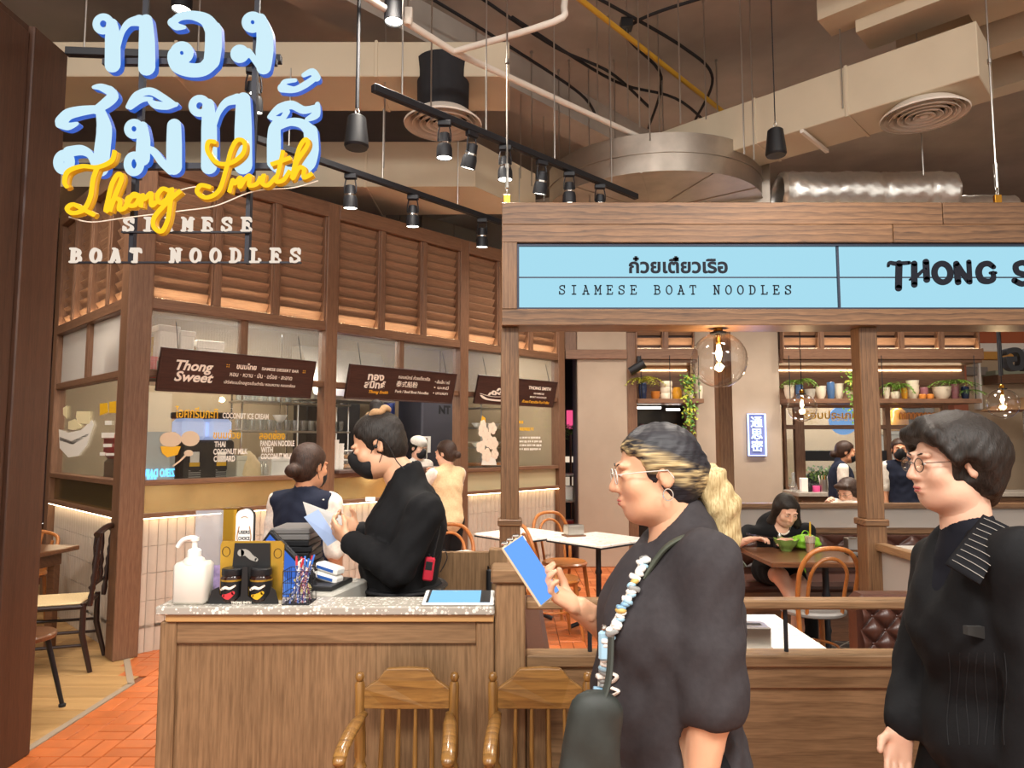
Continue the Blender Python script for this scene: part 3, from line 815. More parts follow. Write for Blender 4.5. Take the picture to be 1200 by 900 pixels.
# pendant loudspeakers
def speaker(px, py, Y, label):
    p = atY(px, py, Y); t = thing('pendant_speaker', label, 'speaker', p, group='pendant loudspeakers')
    MB().lathe([(.0, .10), (.042, .10), (.055, .09), (.072, -.06), (.074, -.085), (.066, -.10), (.0, -.102)], 20).build('body', BLACK_P, t, smooth=30)
    MB().tube([(0, 0, .1), (.012, 0, .13), (0, 0, .16), (-.012, 0, .13)], .004, 6, closed=True).build('hook', STEEL, t)
    MB().tube([(0, 0, .15), (0, 0, 5.3-p.z)], .012 if px < 600 else .004, 6).build('cable', BLACK_M, t)
    MB().box(-.008, .008, -.069, -.06, -.09, -.085).build('badge', WHITE_P, t)
speaker(418, 155, 4.1, 'black pendant loudspeaker beside the neon letters')
speaker(909, 167, 4.9, 'black pendant loudspeaker in front of the galvanised elbow')
# pipes
def pipe(name, pts, r, m, label, cat='pipe', sub=1):
    pts = [Vector(p) for p in pts]; b0 = pts[0].copy(); P2 = curve(pts, sub) if sub > 1 else pts
    o = MB().tube([p-b0 for p in P2], r, 10).build(name, m, smooth=60); o.location = b0; return tag(o, label, cat)
pipe('sprinkler_pipe', [atZ(395, -25, 4.25), atZ(532, 61, 4.25), atZ(748, 160, 4.25)], .024, WHITE_PT, 'white sprinkler pipe running diagonally over the track lights')
pipe('sprinkler_pipe', [atZ(534, 60, 4.25), atZ(648, 26, 4.25), atZ(661, 8, 4.4), atZ(661, -20, 4.8)], .022, WHITE_PT, 'white branch pipe turning up beside the chain', sub=4)
pipe('gas_pipe', [atZ(668, -10, 4.9), atZ(850, 133, 4.9)], .022, YEL_PIPE, 'yellow gas pipe crossing the ceiling towards the duct')
pipe('gas_pipe', [kworld(1.45, 2.7, 3.6), kworld(1.45, 2.7, 4.02), kworld(3.0, 2.9, 4.02)], .022, YEL_PIPE, 'bent yellow pipe rising behind the stall louvres')
cond = [((600, 20), (720, 95), (800, 120), (860, 180)), ((690, -8), (800, 55), (835, 92), (815, 140)), ((560, -5), (650, 55), (715, 85), (760, 125)),
        ((830, -5), (735, 35), (775, 90), (760, 150)), ((500, -5), (590, 50), (680, 110), (700, 140)), ((395, 10), (470, 32), (560, 70), (640, 110))]
for k, c_ in enumerate(cond):
    pipe('conduit', [atZ(x, y, 5.1) for x, y in c_], .014, BLACK_RUB, ('black cable conduit looping across the slab near the elbow duct', 'black conduit bending down beside the yellow gas pipe', 'black conduit between the white pipe and the yellow pipe', 'short black conduit crossing under the yellow gas pipe', 'black conduit crossing above the pale duct', 'thin black conduit at the upper left behind the speaker cable')[k], 'conduit', 8)
p = atZ(734, 30, 5.05); o = MB().cbox(-.05, .05, -.05, .05, -.03, .05, .004).build('junction_box', BLACK_P); o.location = p; tag(o, 'small dark junction box on the slab by the yellow pipe', 'junction box')
random.seed(3)
for px_, py_ in ((637, 150), (623, 120), (700, 75), (714, 70), (735, 60), (748, 40), (760, 60), (772, 90), (868, 30), (880, 60), (826, 80), (795, 20), (558, 90), (506, 30), (452, 50), (690, 130), (655, 140), (1075, 60), (985, 60)):
    p = atZ(px_, py_, 4.9 - random.uniform(0, .3)); rod(p.x, p.y, p.z - random.uniform(.4, 1.1), 5.3)
for px_ in (610, 667, 720, 776, 840): 
    p = atY(px_, 100, 6.6); rod(p.x, p.y, 4.1, 5.3)
# blue light panel glowing behind the stall roof, seen past the grey duct
p = kworld(3.1, 2.9, 0)
t = thing('blue_ceiling_light', 'glowing deep blue ceiling light panel beyond the stall roof', 'light panel', p, A46)
MB().cbox(-.1, 3.4, .3, 1.9, 4.02, 4.06, .004).build('housing', BLACK_M, t)
MB().box(-.05, 3.3, .35, 1.85, 4.008, 4.018).build('diffuser', BLUE_GLOW, t)

# ================================================================== LIGHTBOX SIGN CANOPY
YS = 4.2
def SX(px): return (px-600)/F_PX*(YS*_c + (2.4-CAM_H)*_s)
def SZ(py): return atY(600, py, YS).z
def serif(ch):
    # single-stroke slab-serif capitals in a 1 x 1 box (width .72): list of polylines
    W = .68
    D = {
     'I': [[(.34,0),(.34,1)], [(.12,0),(.56,0)], [(.12,1),(.56,1)]],
     'L': [[(.16,0),(.16,1)], [(.0,1),(.34,1)], [(0,0),(W,0),(W,.22)]],
     'E': [[(.14,0),(.14,1)], [(0,0),(W,0),(W,.2)], [(0,1),(.66,1),(.66,.82)], [(.14,.52),(.46,.52)], [(.46,.42),(.46,.62)]],
     'T': [[(.34,0),(.34,1)], [(.18,0),(.5,0)], [(0,.8),(0,1),(W,1),(W,.8)]],
     'N': [[(.1,0),(.1,1)], [(.1,1),(.58,0)], [(.58,0),(.58,1)], [(-.02,0),(.22,0)], [(-.02,1),(.12,1)], [(.46,1),(.7,1)]],
     'M': [[(.08,0),(.08,1)], [(.08,1),(.36,.35)], [(.36,.35),(.64,1)], [(.64,1),(.64,0)], [(-.04,0),(.2,0)], [(.52,0),(.76,0)], [(-.04,1),(.09,1)], [(.63,1),(.76,1)]],
     'A': [[(.06,0),(.34,1)], [(.34,1),(.62,0)], [(.17,.36),(.51,.36)], [(-.06,0),(.18,0)], [(.5,0),(.74,0)], [(.2,1),(.34,1)]],
     'O': [arc(.34,.5,.33,90,450,18,.5)],
     'D': [[(.12,0),(.12,1)], [(-.02,1),(.3,1)]+arc(.3,.5,.36,90,-90,12,.5)+[(.3,0),(-.02,0)]],
     'B': [[(.12,0),(.12,1)], [(-.02,1),(.36,1)]+arc(.36,.77,.23,90,-90,8,.23)+[(.12,.54)], [(.36,.54)]+arc(.38,.27,.28,90,-90,8,.27)+[(-.02,0)]],
     'S': [[(.62,.78),(.6,.93),(.36,1.0),(.1,.9),(.07,.72),(.2,.57),(.46,.47),(.62,.33),(.6,.12),(.34,0),(.08,.08),(.04,.25)], [(.63,.7),(.63,1.0)], [(.03,.02),(.03,.3)]],
    }
    return D.get(ch, [])
def serif_text(mb, txt, x0, x1, zc, h, hw, fn, d0, d1, mi=0, name='letter', mat_=None, par=None):
    n = len(txt); adv = (x1-x0-.7*h) / max(1, n-1)
    for i, ch in enumerate(txt):
        for st in serif(ch):
            sub = 1 if (ch not in 'OSDB' or len(st) < 4) else 3
            mb.ribbon([(x0+i*adv+x*h*.95, zc+(y-.5)*h) for x, y in st], hw, d0, d1, fn, mi, caps=True, sub=sub)
        if par is not None and ch != ' ': mb.build(name, mat_, par); mb = MB()
    return mb
sg = thing('lightbox_sign', 'long timber-framed sign canopy with a glowing pale blue lightbox on posts', 'sign', (SX(588), YS, 0))
ox = SX(588)
def lx(px): return SX(px) - ox
XR = 4.55
D_ = .26
zt, zb = SZ(237), SZ(381)
for nm, a, b, z0, z1 in (('top_board', 0, lx(1110), SZ(263)+.001, zt), ('top_board', lx(1111), XR, SZ(263)+.001, zt), ('upper_trim_board', 0, lx(1050), SZ(284), SZ(263)), ('upper_trim_board', lx(1051), XR, SZ(284), SZ(263)), ('bottom_board', 0, XR, zb, SZ(362))):
    MB().cbox(a, b, 0, D_, z0, z1, .003).build(nm, W_OAK_X, sg)
MB().cbox(0, lx(606), -.004, D_, SZ(362), SZ(284), .003).build('end_stile', W_OAK_Z, sg)
MB().box(lx(606), XR, .07, D_, SZ(362), SZ(284)).build('box_back', BLACK_M, sg)
fr = MB()
fr.box(lx(606), XR, .02, .07, SZ(287), SZ(284)); fr.box(lx(606), XR, .02, .07, SZ(362), SZ(359.5)); fr.box(lx(606), lx(608.5), .02, .07, SZ(359.5), SZ(287))
fr.build('metal_trim', plain('navy_trim', srgb('#2a3040'), .4, .5), sg)
for a, b in ((608.5, 985.5), (988, 1370)):
    for c_, d in ((287, 322.5), (324, 359.5)):
        MB().box(lx(a), lx(b), .045, .055, SZ(d), SZ(c_)).build('lightbox_panel', SIGN_LB, sg)
FS = lambda x, y, d: (x, d, y)
mt = MB().box(lx(985.5), lx(988), .03, .07, SZ(359.5), SZ(287)).box(lx(608.5), XR, .04, .07, SZ(324), SZ(322.5))
mt.build('divider_bar', plain('navy_trim_b', srgb('#2a3040'), .4, .5), sg)
px1 = YS/F_PX
MS = lambda px, py: frameM((lx(px), .040, SZ(py)), (1, 0, 0), (0, 0, 1))
text('thai_lettering', 'ก๋วยเตี๋ยวเรือ', INK, sg, MS(797.5, 311), size=23*px1, extrude=.002, bold=.006*.62, width=119*px1)
m = MB(); serif_text(m, 'SIAMESE BOAT NOODLES', lx(656), lx(931), SZ(338), 10.5*px1, .0034, FS, .038, .044, name='serif_letter', mat_=INK, par=sg)
# big brand word, stroke letters
k_ = px1
BL = {}
def st(pts, hw, sub=5, closed=False):
    x = min(p[0] for p in pts); key = next(i for i, e in enumerate((1070, 1098, 1124, 1148, 1180, 1220, 1248, 1260, 1288, 1400)) if x < e)
    BL.setdefault(key, MB()).ribbon([(lx(x), SZ(y)) for x, y in pts], [w*k_ for w in hw] if hasattr(hw, '__len__') else hw*k_, .0365 - .0004*len(BL[key].m)/(len(BL[key].m)+40) if key in BL else .0365, .044, FS, sub=sub, closed=closed)
st([(1047, 310), (1049, 306), (1056, 307), (1072, 306)], [1.5, 2.2, 2.6, 2.2]); st([(1060, 307), (1059, 320), (1058, 336)], 4)
st([(1078, 307), (1077, 332)], 3.6, 1); st([(1092, 305), (1092, 326)], 3.8, 1); st([(1072, 326), (1080, 322), (1088, 315), (1092, 313)], [1.2, 2, 1.8, 1.5])
st([(1111 + 9.5*math.cos(a), 318 + 11*math.sin(a)) for a in [i*PI/7 for i in range(14)]], 3.6, 3, True)
st([(1129, 329), (1128, 309)], 3.6, 1); st([(1128, 307), (1134, 317), (1142, 328)], 3.4, 1); st([(1143, 329), (1143, 305)], 2.8, 1)
st([(1172, 311), (1166, 307), (1158, 309), (1154, 317), (1157, 326), (1165, 328), (1171, 325), (1171, 318)], [2.8, 3.4, 3.6, 3.8, 3.8, 3.4, 3, 2.6])
st([(1168, 318), (1174, 318)], 1.8, 1)
st([(1216, 311), (1208, 306), (1199, 309), (1200, 317), (1211, 321), (1214, 327), (1205, 331), (1196, 327)], 3.4)
for c_, seg in (('M', [[(1224, 329), (1224, 307), (1233, 320), (1242, 307), (1242, 329)]]), ('I', [[(1254, 307), (1254, 329)]]), ('T', [[(1263, 307), (1283, 307)], [(1273, 307), (1273, 334)]]), ('H', [[(1292, 306), (1292, 330)], [(1308, 306), (1308, 330)], [(1292, 318), (1308, 318)]])):
    for s_ in seg: st(s_, 3.4, 1)
for q in BL.values(): q.build('brand_letter', INK, sg)
# posts of the canopy (each with a base and a moulded collar)
def cpost(x, y, ztop, w=.056, par=None):
    zc = 1.045
    MB().cbox(x-w, x+w, y-w, y+w, zc+.04, ztop, .004).build('post', W_OAK_Z, par)
    MB().cbox(x-w-.018, x+w+.018, y-w-.018, y+w+.018, zc, zc+.04, .006).build('collar', W_OAK_X, par)
    MB().cbox(x-w-.006, x+w+.006, y-w-.006, y+w+.006, 0, zc, .004).build('post_base', W_OAK_Z, par)
cpost(SX(597.5)-ox, .13, zb, par=sg); cpost(SX(1023)-ox, .13, zb, par=sg); cpost(XR-.08, .13, zb, par=sg)
YR = 6.3
cpost((849-600)/F_PX*(YR*_c)-ox, YR-YS, 2.95, .062, sg)
MB().cbox(1.9-ox, 5.6, YR-YS-.06, YR-YS+.06, 2.80, 2.95, .004).build('rear_beam', W_OAK_X, sg)
MB().cbox(.0, .12, D_, YR-YS, 2.66, 2.8, .004).build('side_beam', W_OAK_Y, sg)
MB().cbox(1.86-ox, 1.98-ox, D_, YR-YS+.06, 2.66, 2.8, .004).build('side_beam', W_OAK_Y, sg)
# hanging chains with bolt and hook plate
def chain(px, label):
    x = SX(px); t = thing('hanging_chain', label, 'chain', (x, YS+.08, zt))
    MB().cbox(-.022, .022, -.012, .012, 0, .075, .003).build('hook_plate', BRASS_D, t)
    MB().tube([(0, 0, .12), (0, 0, .26)], .012, 8).build('turnbuckle', STEEL, t)
    for k in range(5):
        z = .075 + k*.038; pts = [(.010*math.cos(a), 0, z+.024*math.sin(a)+.01) if k % 2 else (0, .010*math.cos(a), z+.024*math.sin(a)+.01) for a in [i*PI/5 for i in range(10)]]
        MB().tube(pts, .0035, 6, closed=True).build('link', STEEL, t)
    for k, z in enumerate((.26, .95, 1.6)):
        MB().tube([(0, 0, z), (0, 0, (.95, 1.6, 5.3-zt)[k])], .006, 6).build('wire', STEEL, t)
        MB().lathe([(.014, z-.015), (.014, z+.015)], 8).build('clamp', STEEL, t)
chain(594, 'pale steel chain and wire holding the left end of the sign')
chain(1187, 'pale steel chain and wire holding the sign near the right edge')
# globe pendant lamps
def globe(c, rad, ztop, label, s):
    t = thing('globe_pendant', label, 'pendant lamp', c, group='clear glass globe pendants')
    prof = [(rad*math.sin(a), rad*math.cos(a)) for a in [.24 + (PI-.24)*i/28 for i in range(29)]]
    MB().lathe(prof, 48, cap=False).build('globe', GLASS_GLOBE, t, smooth=60)
    cap = MB(); r = rad
    cap.lathe([(.25*r, .955*r), (.30*r, .955*r), (.30*r, 1.02*r), (.22*r, 1.03*r)], 24); cap.build('collar', BLACK_M, t, smooth=40)
    MB().lathe([(.15*r, 1.02*r), (.17*r, 1.06*r), (.155*r, 1.12*r), (.17*r, 1.18*r), (.155*r, 1.26*r), (.10*r, 1.30*r), (0, 1.31*r)], 20).build('brass_holder', BRASS_D, t, smooth=30)
    MB().lathe([(.07*r, .95*r), (.10*r, .8*r), (.11*r, .62*r)], 14).build('socket', BRASS_D, t, smooth=40)
    MB().lathe([(.09*r, .64*r), (.15*r, .45*r), (.16*r, .15*r), (.10*r, -.02*r), (0, -.06*r)], 18, cap=False).build('bulb', GLASS_GLOBE, t, smooth=60)
    fil = MB()
    for k in range(4):
        a = k*PI/2; fil.tube([(.05*r*math.cos(a), .05*r*math.sin(a), .55*r), (.07*r*math.cos(a), .07*r*math.sin(a), .1*r)], .022*r, 6)
    fil.build('filament', FILAMENT, t)
    if ztop > c[2] + 1.32*r: MB().tube([(0, 0, 1.3*r), (0, 0, ztop-c[2])], .004, 6).build('cord', BLACK_RUB, t)
    l = light('POINT', 'bulb_light', (0, 0, .3*r), 7*s, (1, .72, .4), size=.03); l.parent = t
c_ = atY(842.5, 422, YS+.13); globe(c_, 32.5/F_PX*(YS+.13), zb, 'large clear glass globe pendant right under the sign beam', 2)
c_ = atY(940, 478, YR); globe(c_, 16.3/F_PX*YR, 2.8, 'small clear globe pendant left of the middle post', 1)
c_ = atY(1175, 473, YR); globe(c_, 17.3/F_PX*YR, 2.8, 'small clear globe pendant near the right edge', 1)

# ================================================================== BIG NEON LETTER SIGN
YN = 3.0
nz0 = atY(215, 306, YN)
ns = thing('letter_sign', 'hanging sign of big glowing white Thai letters with yellow neon script', 'sign', (atY(215, 150, YN).x, YN, nz0.z))
nx0 = ns.location.x; kx = YN/F_PX
def nmap(px, py):
    v = atY(px, py, YN); return v.x-nx0, v.z-nz0.z
FN = lambda x, y, d: (x, d, y)
class Ltr:
    def __init__(s): s.m = MB()
    def st(s, pts, hw, sub=6, closed=False):
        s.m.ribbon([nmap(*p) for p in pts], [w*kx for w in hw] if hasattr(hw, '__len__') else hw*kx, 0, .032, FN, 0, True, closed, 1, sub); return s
    def done(s, name='letter'): return s.m.build(name, [NEON_W, BLOOM_SIDE], ns)
def circ(cx, cy, r, n=12, ry=None): return [(cx + r*math.cos(2*PI*i/n), cy + (ry or r)*math.sin(2*PI*i/n)) for i in range(n)]
# row one
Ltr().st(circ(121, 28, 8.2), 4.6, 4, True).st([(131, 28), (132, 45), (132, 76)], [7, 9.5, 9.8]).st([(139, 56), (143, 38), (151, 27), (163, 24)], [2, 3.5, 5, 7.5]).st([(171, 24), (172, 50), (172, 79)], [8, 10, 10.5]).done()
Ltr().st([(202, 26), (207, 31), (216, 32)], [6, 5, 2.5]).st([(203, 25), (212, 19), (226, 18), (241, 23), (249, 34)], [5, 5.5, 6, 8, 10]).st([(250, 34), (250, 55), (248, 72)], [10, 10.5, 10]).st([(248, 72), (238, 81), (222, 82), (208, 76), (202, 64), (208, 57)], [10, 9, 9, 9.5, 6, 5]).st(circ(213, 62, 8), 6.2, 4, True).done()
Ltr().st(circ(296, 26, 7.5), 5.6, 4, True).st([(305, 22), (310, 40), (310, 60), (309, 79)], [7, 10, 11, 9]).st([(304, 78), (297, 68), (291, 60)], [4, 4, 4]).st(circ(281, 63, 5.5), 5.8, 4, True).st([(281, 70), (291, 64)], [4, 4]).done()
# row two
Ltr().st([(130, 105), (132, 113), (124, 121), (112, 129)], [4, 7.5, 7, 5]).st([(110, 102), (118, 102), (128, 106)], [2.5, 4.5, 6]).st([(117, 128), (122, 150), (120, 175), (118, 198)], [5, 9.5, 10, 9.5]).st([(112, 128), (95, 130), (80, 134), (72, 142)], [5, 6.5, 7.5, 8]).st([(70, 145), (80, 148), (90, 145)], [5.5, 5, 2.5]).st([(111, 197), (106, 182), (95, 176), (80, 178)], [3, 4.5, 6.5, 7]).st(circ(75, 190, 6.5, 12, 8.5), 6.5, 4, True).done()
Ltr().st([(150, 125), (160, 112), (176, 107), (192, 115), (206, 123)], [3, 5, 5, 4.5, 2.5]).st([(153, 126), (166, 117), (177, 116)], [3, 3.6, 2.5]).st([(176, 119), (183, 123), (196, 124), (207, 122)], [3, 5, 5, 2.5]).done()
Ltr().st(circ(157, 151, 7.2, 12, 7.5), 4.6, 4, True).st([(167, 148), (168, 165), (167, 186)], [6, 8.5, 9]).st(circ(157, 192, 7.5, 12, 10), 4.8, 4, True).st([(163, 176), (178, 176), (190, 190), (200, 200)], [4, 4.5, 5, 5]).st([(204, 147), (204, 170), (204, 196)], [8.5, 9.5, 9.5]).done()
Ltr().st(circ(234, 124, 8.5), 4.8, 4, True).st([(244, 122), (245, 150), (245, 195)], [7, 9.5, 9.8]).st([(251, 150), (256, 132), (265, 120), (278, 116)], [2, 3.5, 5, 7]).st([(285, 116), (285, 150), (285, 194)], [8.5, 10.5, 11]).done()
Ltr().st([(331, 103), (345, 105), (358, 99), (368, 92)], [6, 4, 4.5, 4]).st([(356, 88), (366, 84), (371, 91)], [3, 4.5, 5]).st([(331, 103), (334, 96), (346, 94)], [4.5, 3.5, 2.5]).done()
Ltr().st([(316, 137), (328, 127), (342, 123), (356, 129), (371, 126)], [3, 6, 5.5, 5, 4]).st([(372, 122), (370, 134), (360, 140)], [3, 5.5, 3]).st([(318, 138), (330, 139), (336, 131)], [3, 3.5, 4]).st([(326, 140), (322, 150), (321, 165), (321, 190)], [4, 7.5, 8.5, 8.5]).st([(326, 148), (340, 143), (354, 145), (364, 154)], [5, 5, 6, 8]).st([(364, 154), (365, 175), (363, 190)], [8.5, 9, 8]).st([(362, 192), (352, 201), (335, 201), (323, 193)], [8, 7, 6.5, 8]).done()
# yellow script tubes in front, with their backing outline
scr = ns
def tube_script(name, strokes, r, mat_, y):
    for s_ in strokes:
        pts = curve([(nmap(*p)[0], y, nmap(*p)[1]) for p in s_], 7)
        MB().tube(pts, r*kx, 8).build(name, mat_, ns, smooth=60)
SC = [[(87, 224), (84, 218), (88, 206), (104, 200), (122, 201), (138, 194), (142, 182)],
      [(122, 201), (117, 215), (114, 235), (106, 250), (93, 254), (87, 249), (94, 244), (106, 250), (118, 256)],
      [(136, 252), (142, 235), (150, 214), (146, 209), (139, 220), (134, 240), (132, 252), (141, 238), (148, 240), (147, 250), (154, 248)],
      [(154, 248), (158, 240), (164, 232), (170, 236), (165, 245), (157, 244), (158, 236), (170, 234)],
      [(172, 247), (174, 233), (176, 238), (184, 231), (184, 245), (190, 241)],
      [(204, 228), (197, 226), (191, 234), (194, 242), (202, 238), (208, 226), (206, 243), (203, 262), (196, 275), (187, 270), (188, 258), (204, 240), (218, 228)],
      [(258, 172), (250, 172), (249, 183), (260, 196), (276, 196), (290, 185), (291, 172), (283, 170), (276, 182), (270, 205), (262, 228), (248, 236), (237, 230), (241, 222), (252, 224)],
      [(274, 230), (278, 216), (280, 220), (287, 213), (286, 224), (292, 215), (298, 211), (297, 222), (306, 220), (310, 212)],
      [(312, 220), (314, 210), (311, 218), (318, 222), (328, 212)],
      [(336, 182), (331, 205), (328, 217), (336, 216), (344, 205)], [(322, 198), (345, 190)],
      [(346, 214), (352, 195), (364, 176), (362, 169), (355, 178), (349, 200), (347, 214), (354, 202), (360, 203), (360, 213), (370, 208)]]
tube_script('yellow_neon_tube', SC, 2.6, NEON_Y, -.05)
ACR = pane_mat('clear_acrylic', (1, .98, .9, 1), .15, .05)
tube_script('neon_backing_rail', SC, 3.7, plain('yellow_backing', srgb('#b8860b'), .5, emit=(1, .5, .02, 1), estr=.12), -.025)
tube_script('white_outline_wire', [[(84, 256), (110, 262), (150, 257), (215, 249), (255, 243), (300, 226), (345, 222), (374, 214)], [(210, 226), (236, 221), (262, 232)]], .8, plain('outline_edge', srgb('#efe8dc'), .4), -.02)
# serif captions on thin black bars
CAPT = emis('caption_letter_face', (1, .86, .72, 1), .6)
BAR = plain('sign_bar', srgb('#22232c'), .5, .3)
def nx(px): return nmap(px, 150)[0]
def nzz(py): return nmap(215, py)[1]
m = MB(); serif_text(m, 'SIAMESE', nx(149.5), nx(297), nzz(262.5), 15.5*kx, 1.25*kx, FN, 0, .02, name='caption_letter', mat_=CAPT, par=ns)
m = MB(); serif_text(m, 'BOAT NOODLES', nx(90), nx(355), nzz(299), 16*kx, 1.3*kx, FN, 0, .02, name='caption_letter', mat_=CAPT, par=ns)
fr = MB()
fr.box(nx(147), nx(297), .005, .02, nzz(272.3), nzz(270.3)); fr.box(nx(88), nx(356), .005, .02, nzz(308), nzz(306))
for px_ in (154, 289): fr.box(nx(px_), nx(px_+5), .02, .05, nzz(307), nzz(205))
fr.build('caption_frame', BAR, ns)
fr = MB()
for py_ in (66, 190): fr.box(nx(110 if py_ == 66 else 72), nx(318 if py_ == 66 else 368), .034, .06, nzz(py_+4), nzz(py_-3))
for px_ in (154, 289): fr.box(nx(px_), nx(px_+6), .04, .065, nzz(205), nzz(20)); fr.box(nx(px_), nx(px_+6), .045, .06, nzz(20), 5.28-nz0.z)
fr.build('support_frame', BAR, ns)

# ================================================================== HOST COUNTER
ZC = 1.06
YC = atZ(390, 711, ZC).y
XL, XR_ = (197-600)/F_PX*(YC+.02), (580-600)/F_PX*(YC+.02)
CW = XR_ - XL
ct = thing('host_counter', 'oak panelled host counter with a speckled terrazzo ledge', 'counter', (XL, YC, 0))
MB().cbox(-.005, CW, -.0, .135, ZC-.026, ZC, .004).build('terrazzo_ledge', TERRAZZO, ct)
MB().cbox(.02, CW-.002, .012, .13, ZC-.048, ZC-.027, .002).build('ledge_trim', plain('pale_trim', srgb('#b78d58'), .5), ct)
MB().cbox(0, .05, .022, .13, 0, ZC-.05, .004).build('stile', W_CNT_Z, ct)
MB().cbox(CW-.055, CW, .022, .13, 0, ZC-.05, .004).build('stile', W_CNT_Z, ct)
MB().cbox(.05, CW-.055, .024, .13, ZC-.115, ZC-.05, .003).build('top_rail', W_CNT_X, ct)
MB().cbox(.05, CW-.055, .024, .13, 0, .1, .003).build('bottom_rail', W_CNT_X, ct)
MB().box(.05, CW-.055, .036, .13, .1, ZC-.115).build('front_panel', W_CNT_Z, ct)
DZ = .955
MB().cbox(-.02, .44, .14, .95, DZ-.04, DZ, .004).build('work_top', W_CNT_X, ct)
MB().box(.0, .42, .16, .93, 0, DZ-.04).build('cabinet', W_CNT_Z, ct)
# newel post and front partition with rail
nw = thing('newel_post', 'square oak newel post with a cap at the counter end', 'post', (0, 0, 0))
nxc = (598-600)/F_PX*YC; nw.location = (nxc, YC+.06, 0)
MB().cbox(-.045, .045, -.045, .045, 0, 1.125, .004).build('shaft', W_CNT_Z, nw)
MB().cbox(-.058, .058, -.058, .058, 1.125, 1.17, .006).build('cap', W_CNT_X, nw)
fp = thing('low_partition', 'low oak partition with a slim handrail in front of the booths', 'partition', (nxc+.048, YC+.03, 0))
zcap = atY(950, 768, YC+.03).z; PW = 3.4
MB().cbox(0, PW, -.005, .075, zcap-.035, zcap, .004).build('cap_rail', W_CNT_X, fp)
for a in (0, 1.7):
    MB().box(a+.06, a+1.7, .02, .06, .1, zcap-.1).build('panel', W_CNT_X, fp)
    MB().cbox(a, a+.06, .008, .065, 0, zcap-.035, .003).build('stile', W_CNT_Z, fp)
    MB().cbox(a+.06, a+1.7, .008, .065, zcap-.1, zcap-.035, .003).build('rail', W_CNT_X, fp)
    MB().cbox(a+.06, a+1.7, .008, .065, 0, .1, .003).build('rail', W_CNT_X, fp)
zr0, zr1 = atY(950, 714, YC+.05).z, atY(950, 703, YC+.05).z
MB().cbox(0, PW, .01, .065, zr0, zr1, .005).build('handrail', W_CNT_X, fp)
for px_ in (917, 1160, 690):
    x = (px_-600)/F_PX*(YC+.04) - nxc - .048; MB().tube([(x, .04, zcap), (x, .04, zr0)], .007, 8).build('rail_support', BLACK_M, fp)
# left and right side partitions of the booth
sp = thing('side_partition', 'oak framed side partition between newel and left canopy post', 'partition', (nxc, YC+.12, 0))
MB().cbox(-.03, .03, 0, YS-YC-.07, zcap-.04, zcap, .003).build('cap_rail', W_CNT_Y, sp)
MB().box(-.015, .015, 0, YS-YC-.07, .06, zcap-.04).build('panel', W_CNT_Y, sp)
xr2 = SX(1023)
sp = thing('side_partition', 'oak framed partition with clear panel by the right canopy post', 'partition', (xr2+.02, YC+.3, 0))
MB().cbox(-.03, .03, 0, YS+.07-YC-.3, .90, .945, .003).build('cap_rail', W_CNT_Y, sp)
MB().cbox(-.03, .03, 0, YS+.07-YC-.3, .62, .66, .003).build('mid_rail', W_CNT_Y, sp)
MB().box(-.006, .006, 0, YS+.05-YC-.3, .66, .90).build('glass_panel', FROST, sp)
MB().box(-.02, .02, 0, YS+.05-YC-.3, 0, .62).build('panel', W_CNT_Y, sp)
# half wall with a stile, hung pen
hw_ = thing('half_wall', 'plain oak half wall behind the uniformed woman at the counter', 'partition', ((512-600)/F_PX*3.0, 3.0, 0))
zh = atY(540, 648, 3.0).z
MB().box(0, .225, .01, .05, 0, zh).build('panel', W_CNT_Z, hw_)
MB().cbox(.225, .30, 0, .06, 0, zh+.015, .004).build('stile', W_CNT_Z, hw_)
p = atY(573, 680, 2.98); t = thing('marker_pen', 'black marker pen clipped on the oak half wall', 'pen', p)
MB().lathe([(.004, -.052), (.012, -.045), (.012, .04), (.007, .045)], 10).build('barrel', BLACK_P, t, smooth=40)
MB().lathe([(.006, .045), (.009, .05), (.009, .06)], 8).build('clip_top', CHROME, t)
MB().lathe([(.001, -.065), (.005, -.052)], 8).build('tip', CHROME, t)

# ---- things on the ledge
yl = YC + .07
def cpx(px, py, Y, z=None):
    v = atY(px, py, Y); return Vector((v.x, Y, v.z if z is None else z))
# sanitizer pump bottle
t = thing('pump_bottle', 'white square hand sanitizer pump bottle on the ledge', 'bottle', cpx(226, 700, yl-.02, ZC))
k = (yl-.02)/F_PX
MB().cbox(-19*k, 19*k, -.035, .035, 0, 47*k, .010).build('bottle_body', plain('frosted_bottle', srgb('#d9d5ca'), .35), t, smooth=50)
MB().lathe([(13*k, 45*k), (11*k, 50*k), (7*k, 53*k)], 20).build('shoulder', plain('frosted_bottle_b', srgb('#d9d5ca'), .35), t, smooth=60)
MB().lathe([(6.8*k, 52*k), (7.5*k, 53*k), (7.5*k, 59*k), (6*k, 61*k), (3*k, 62*k), (3*k, 70*k), (4.5*k, 70*k), (4.5*k, 74*k), (2*k, 75*k)], 16).build('pump_collar', WHITE_P, t, smooth=30)
MB().tube(curve([(1*k, 0, 73*k), (-8*k, 0, 73*k), (-15*k, 0, 70*k), (-20*k, 0, 63*k)], 5), [3*k]*5+[2.6*k]*11, 8).build('spout', WHITE_P, t, smooth=60)
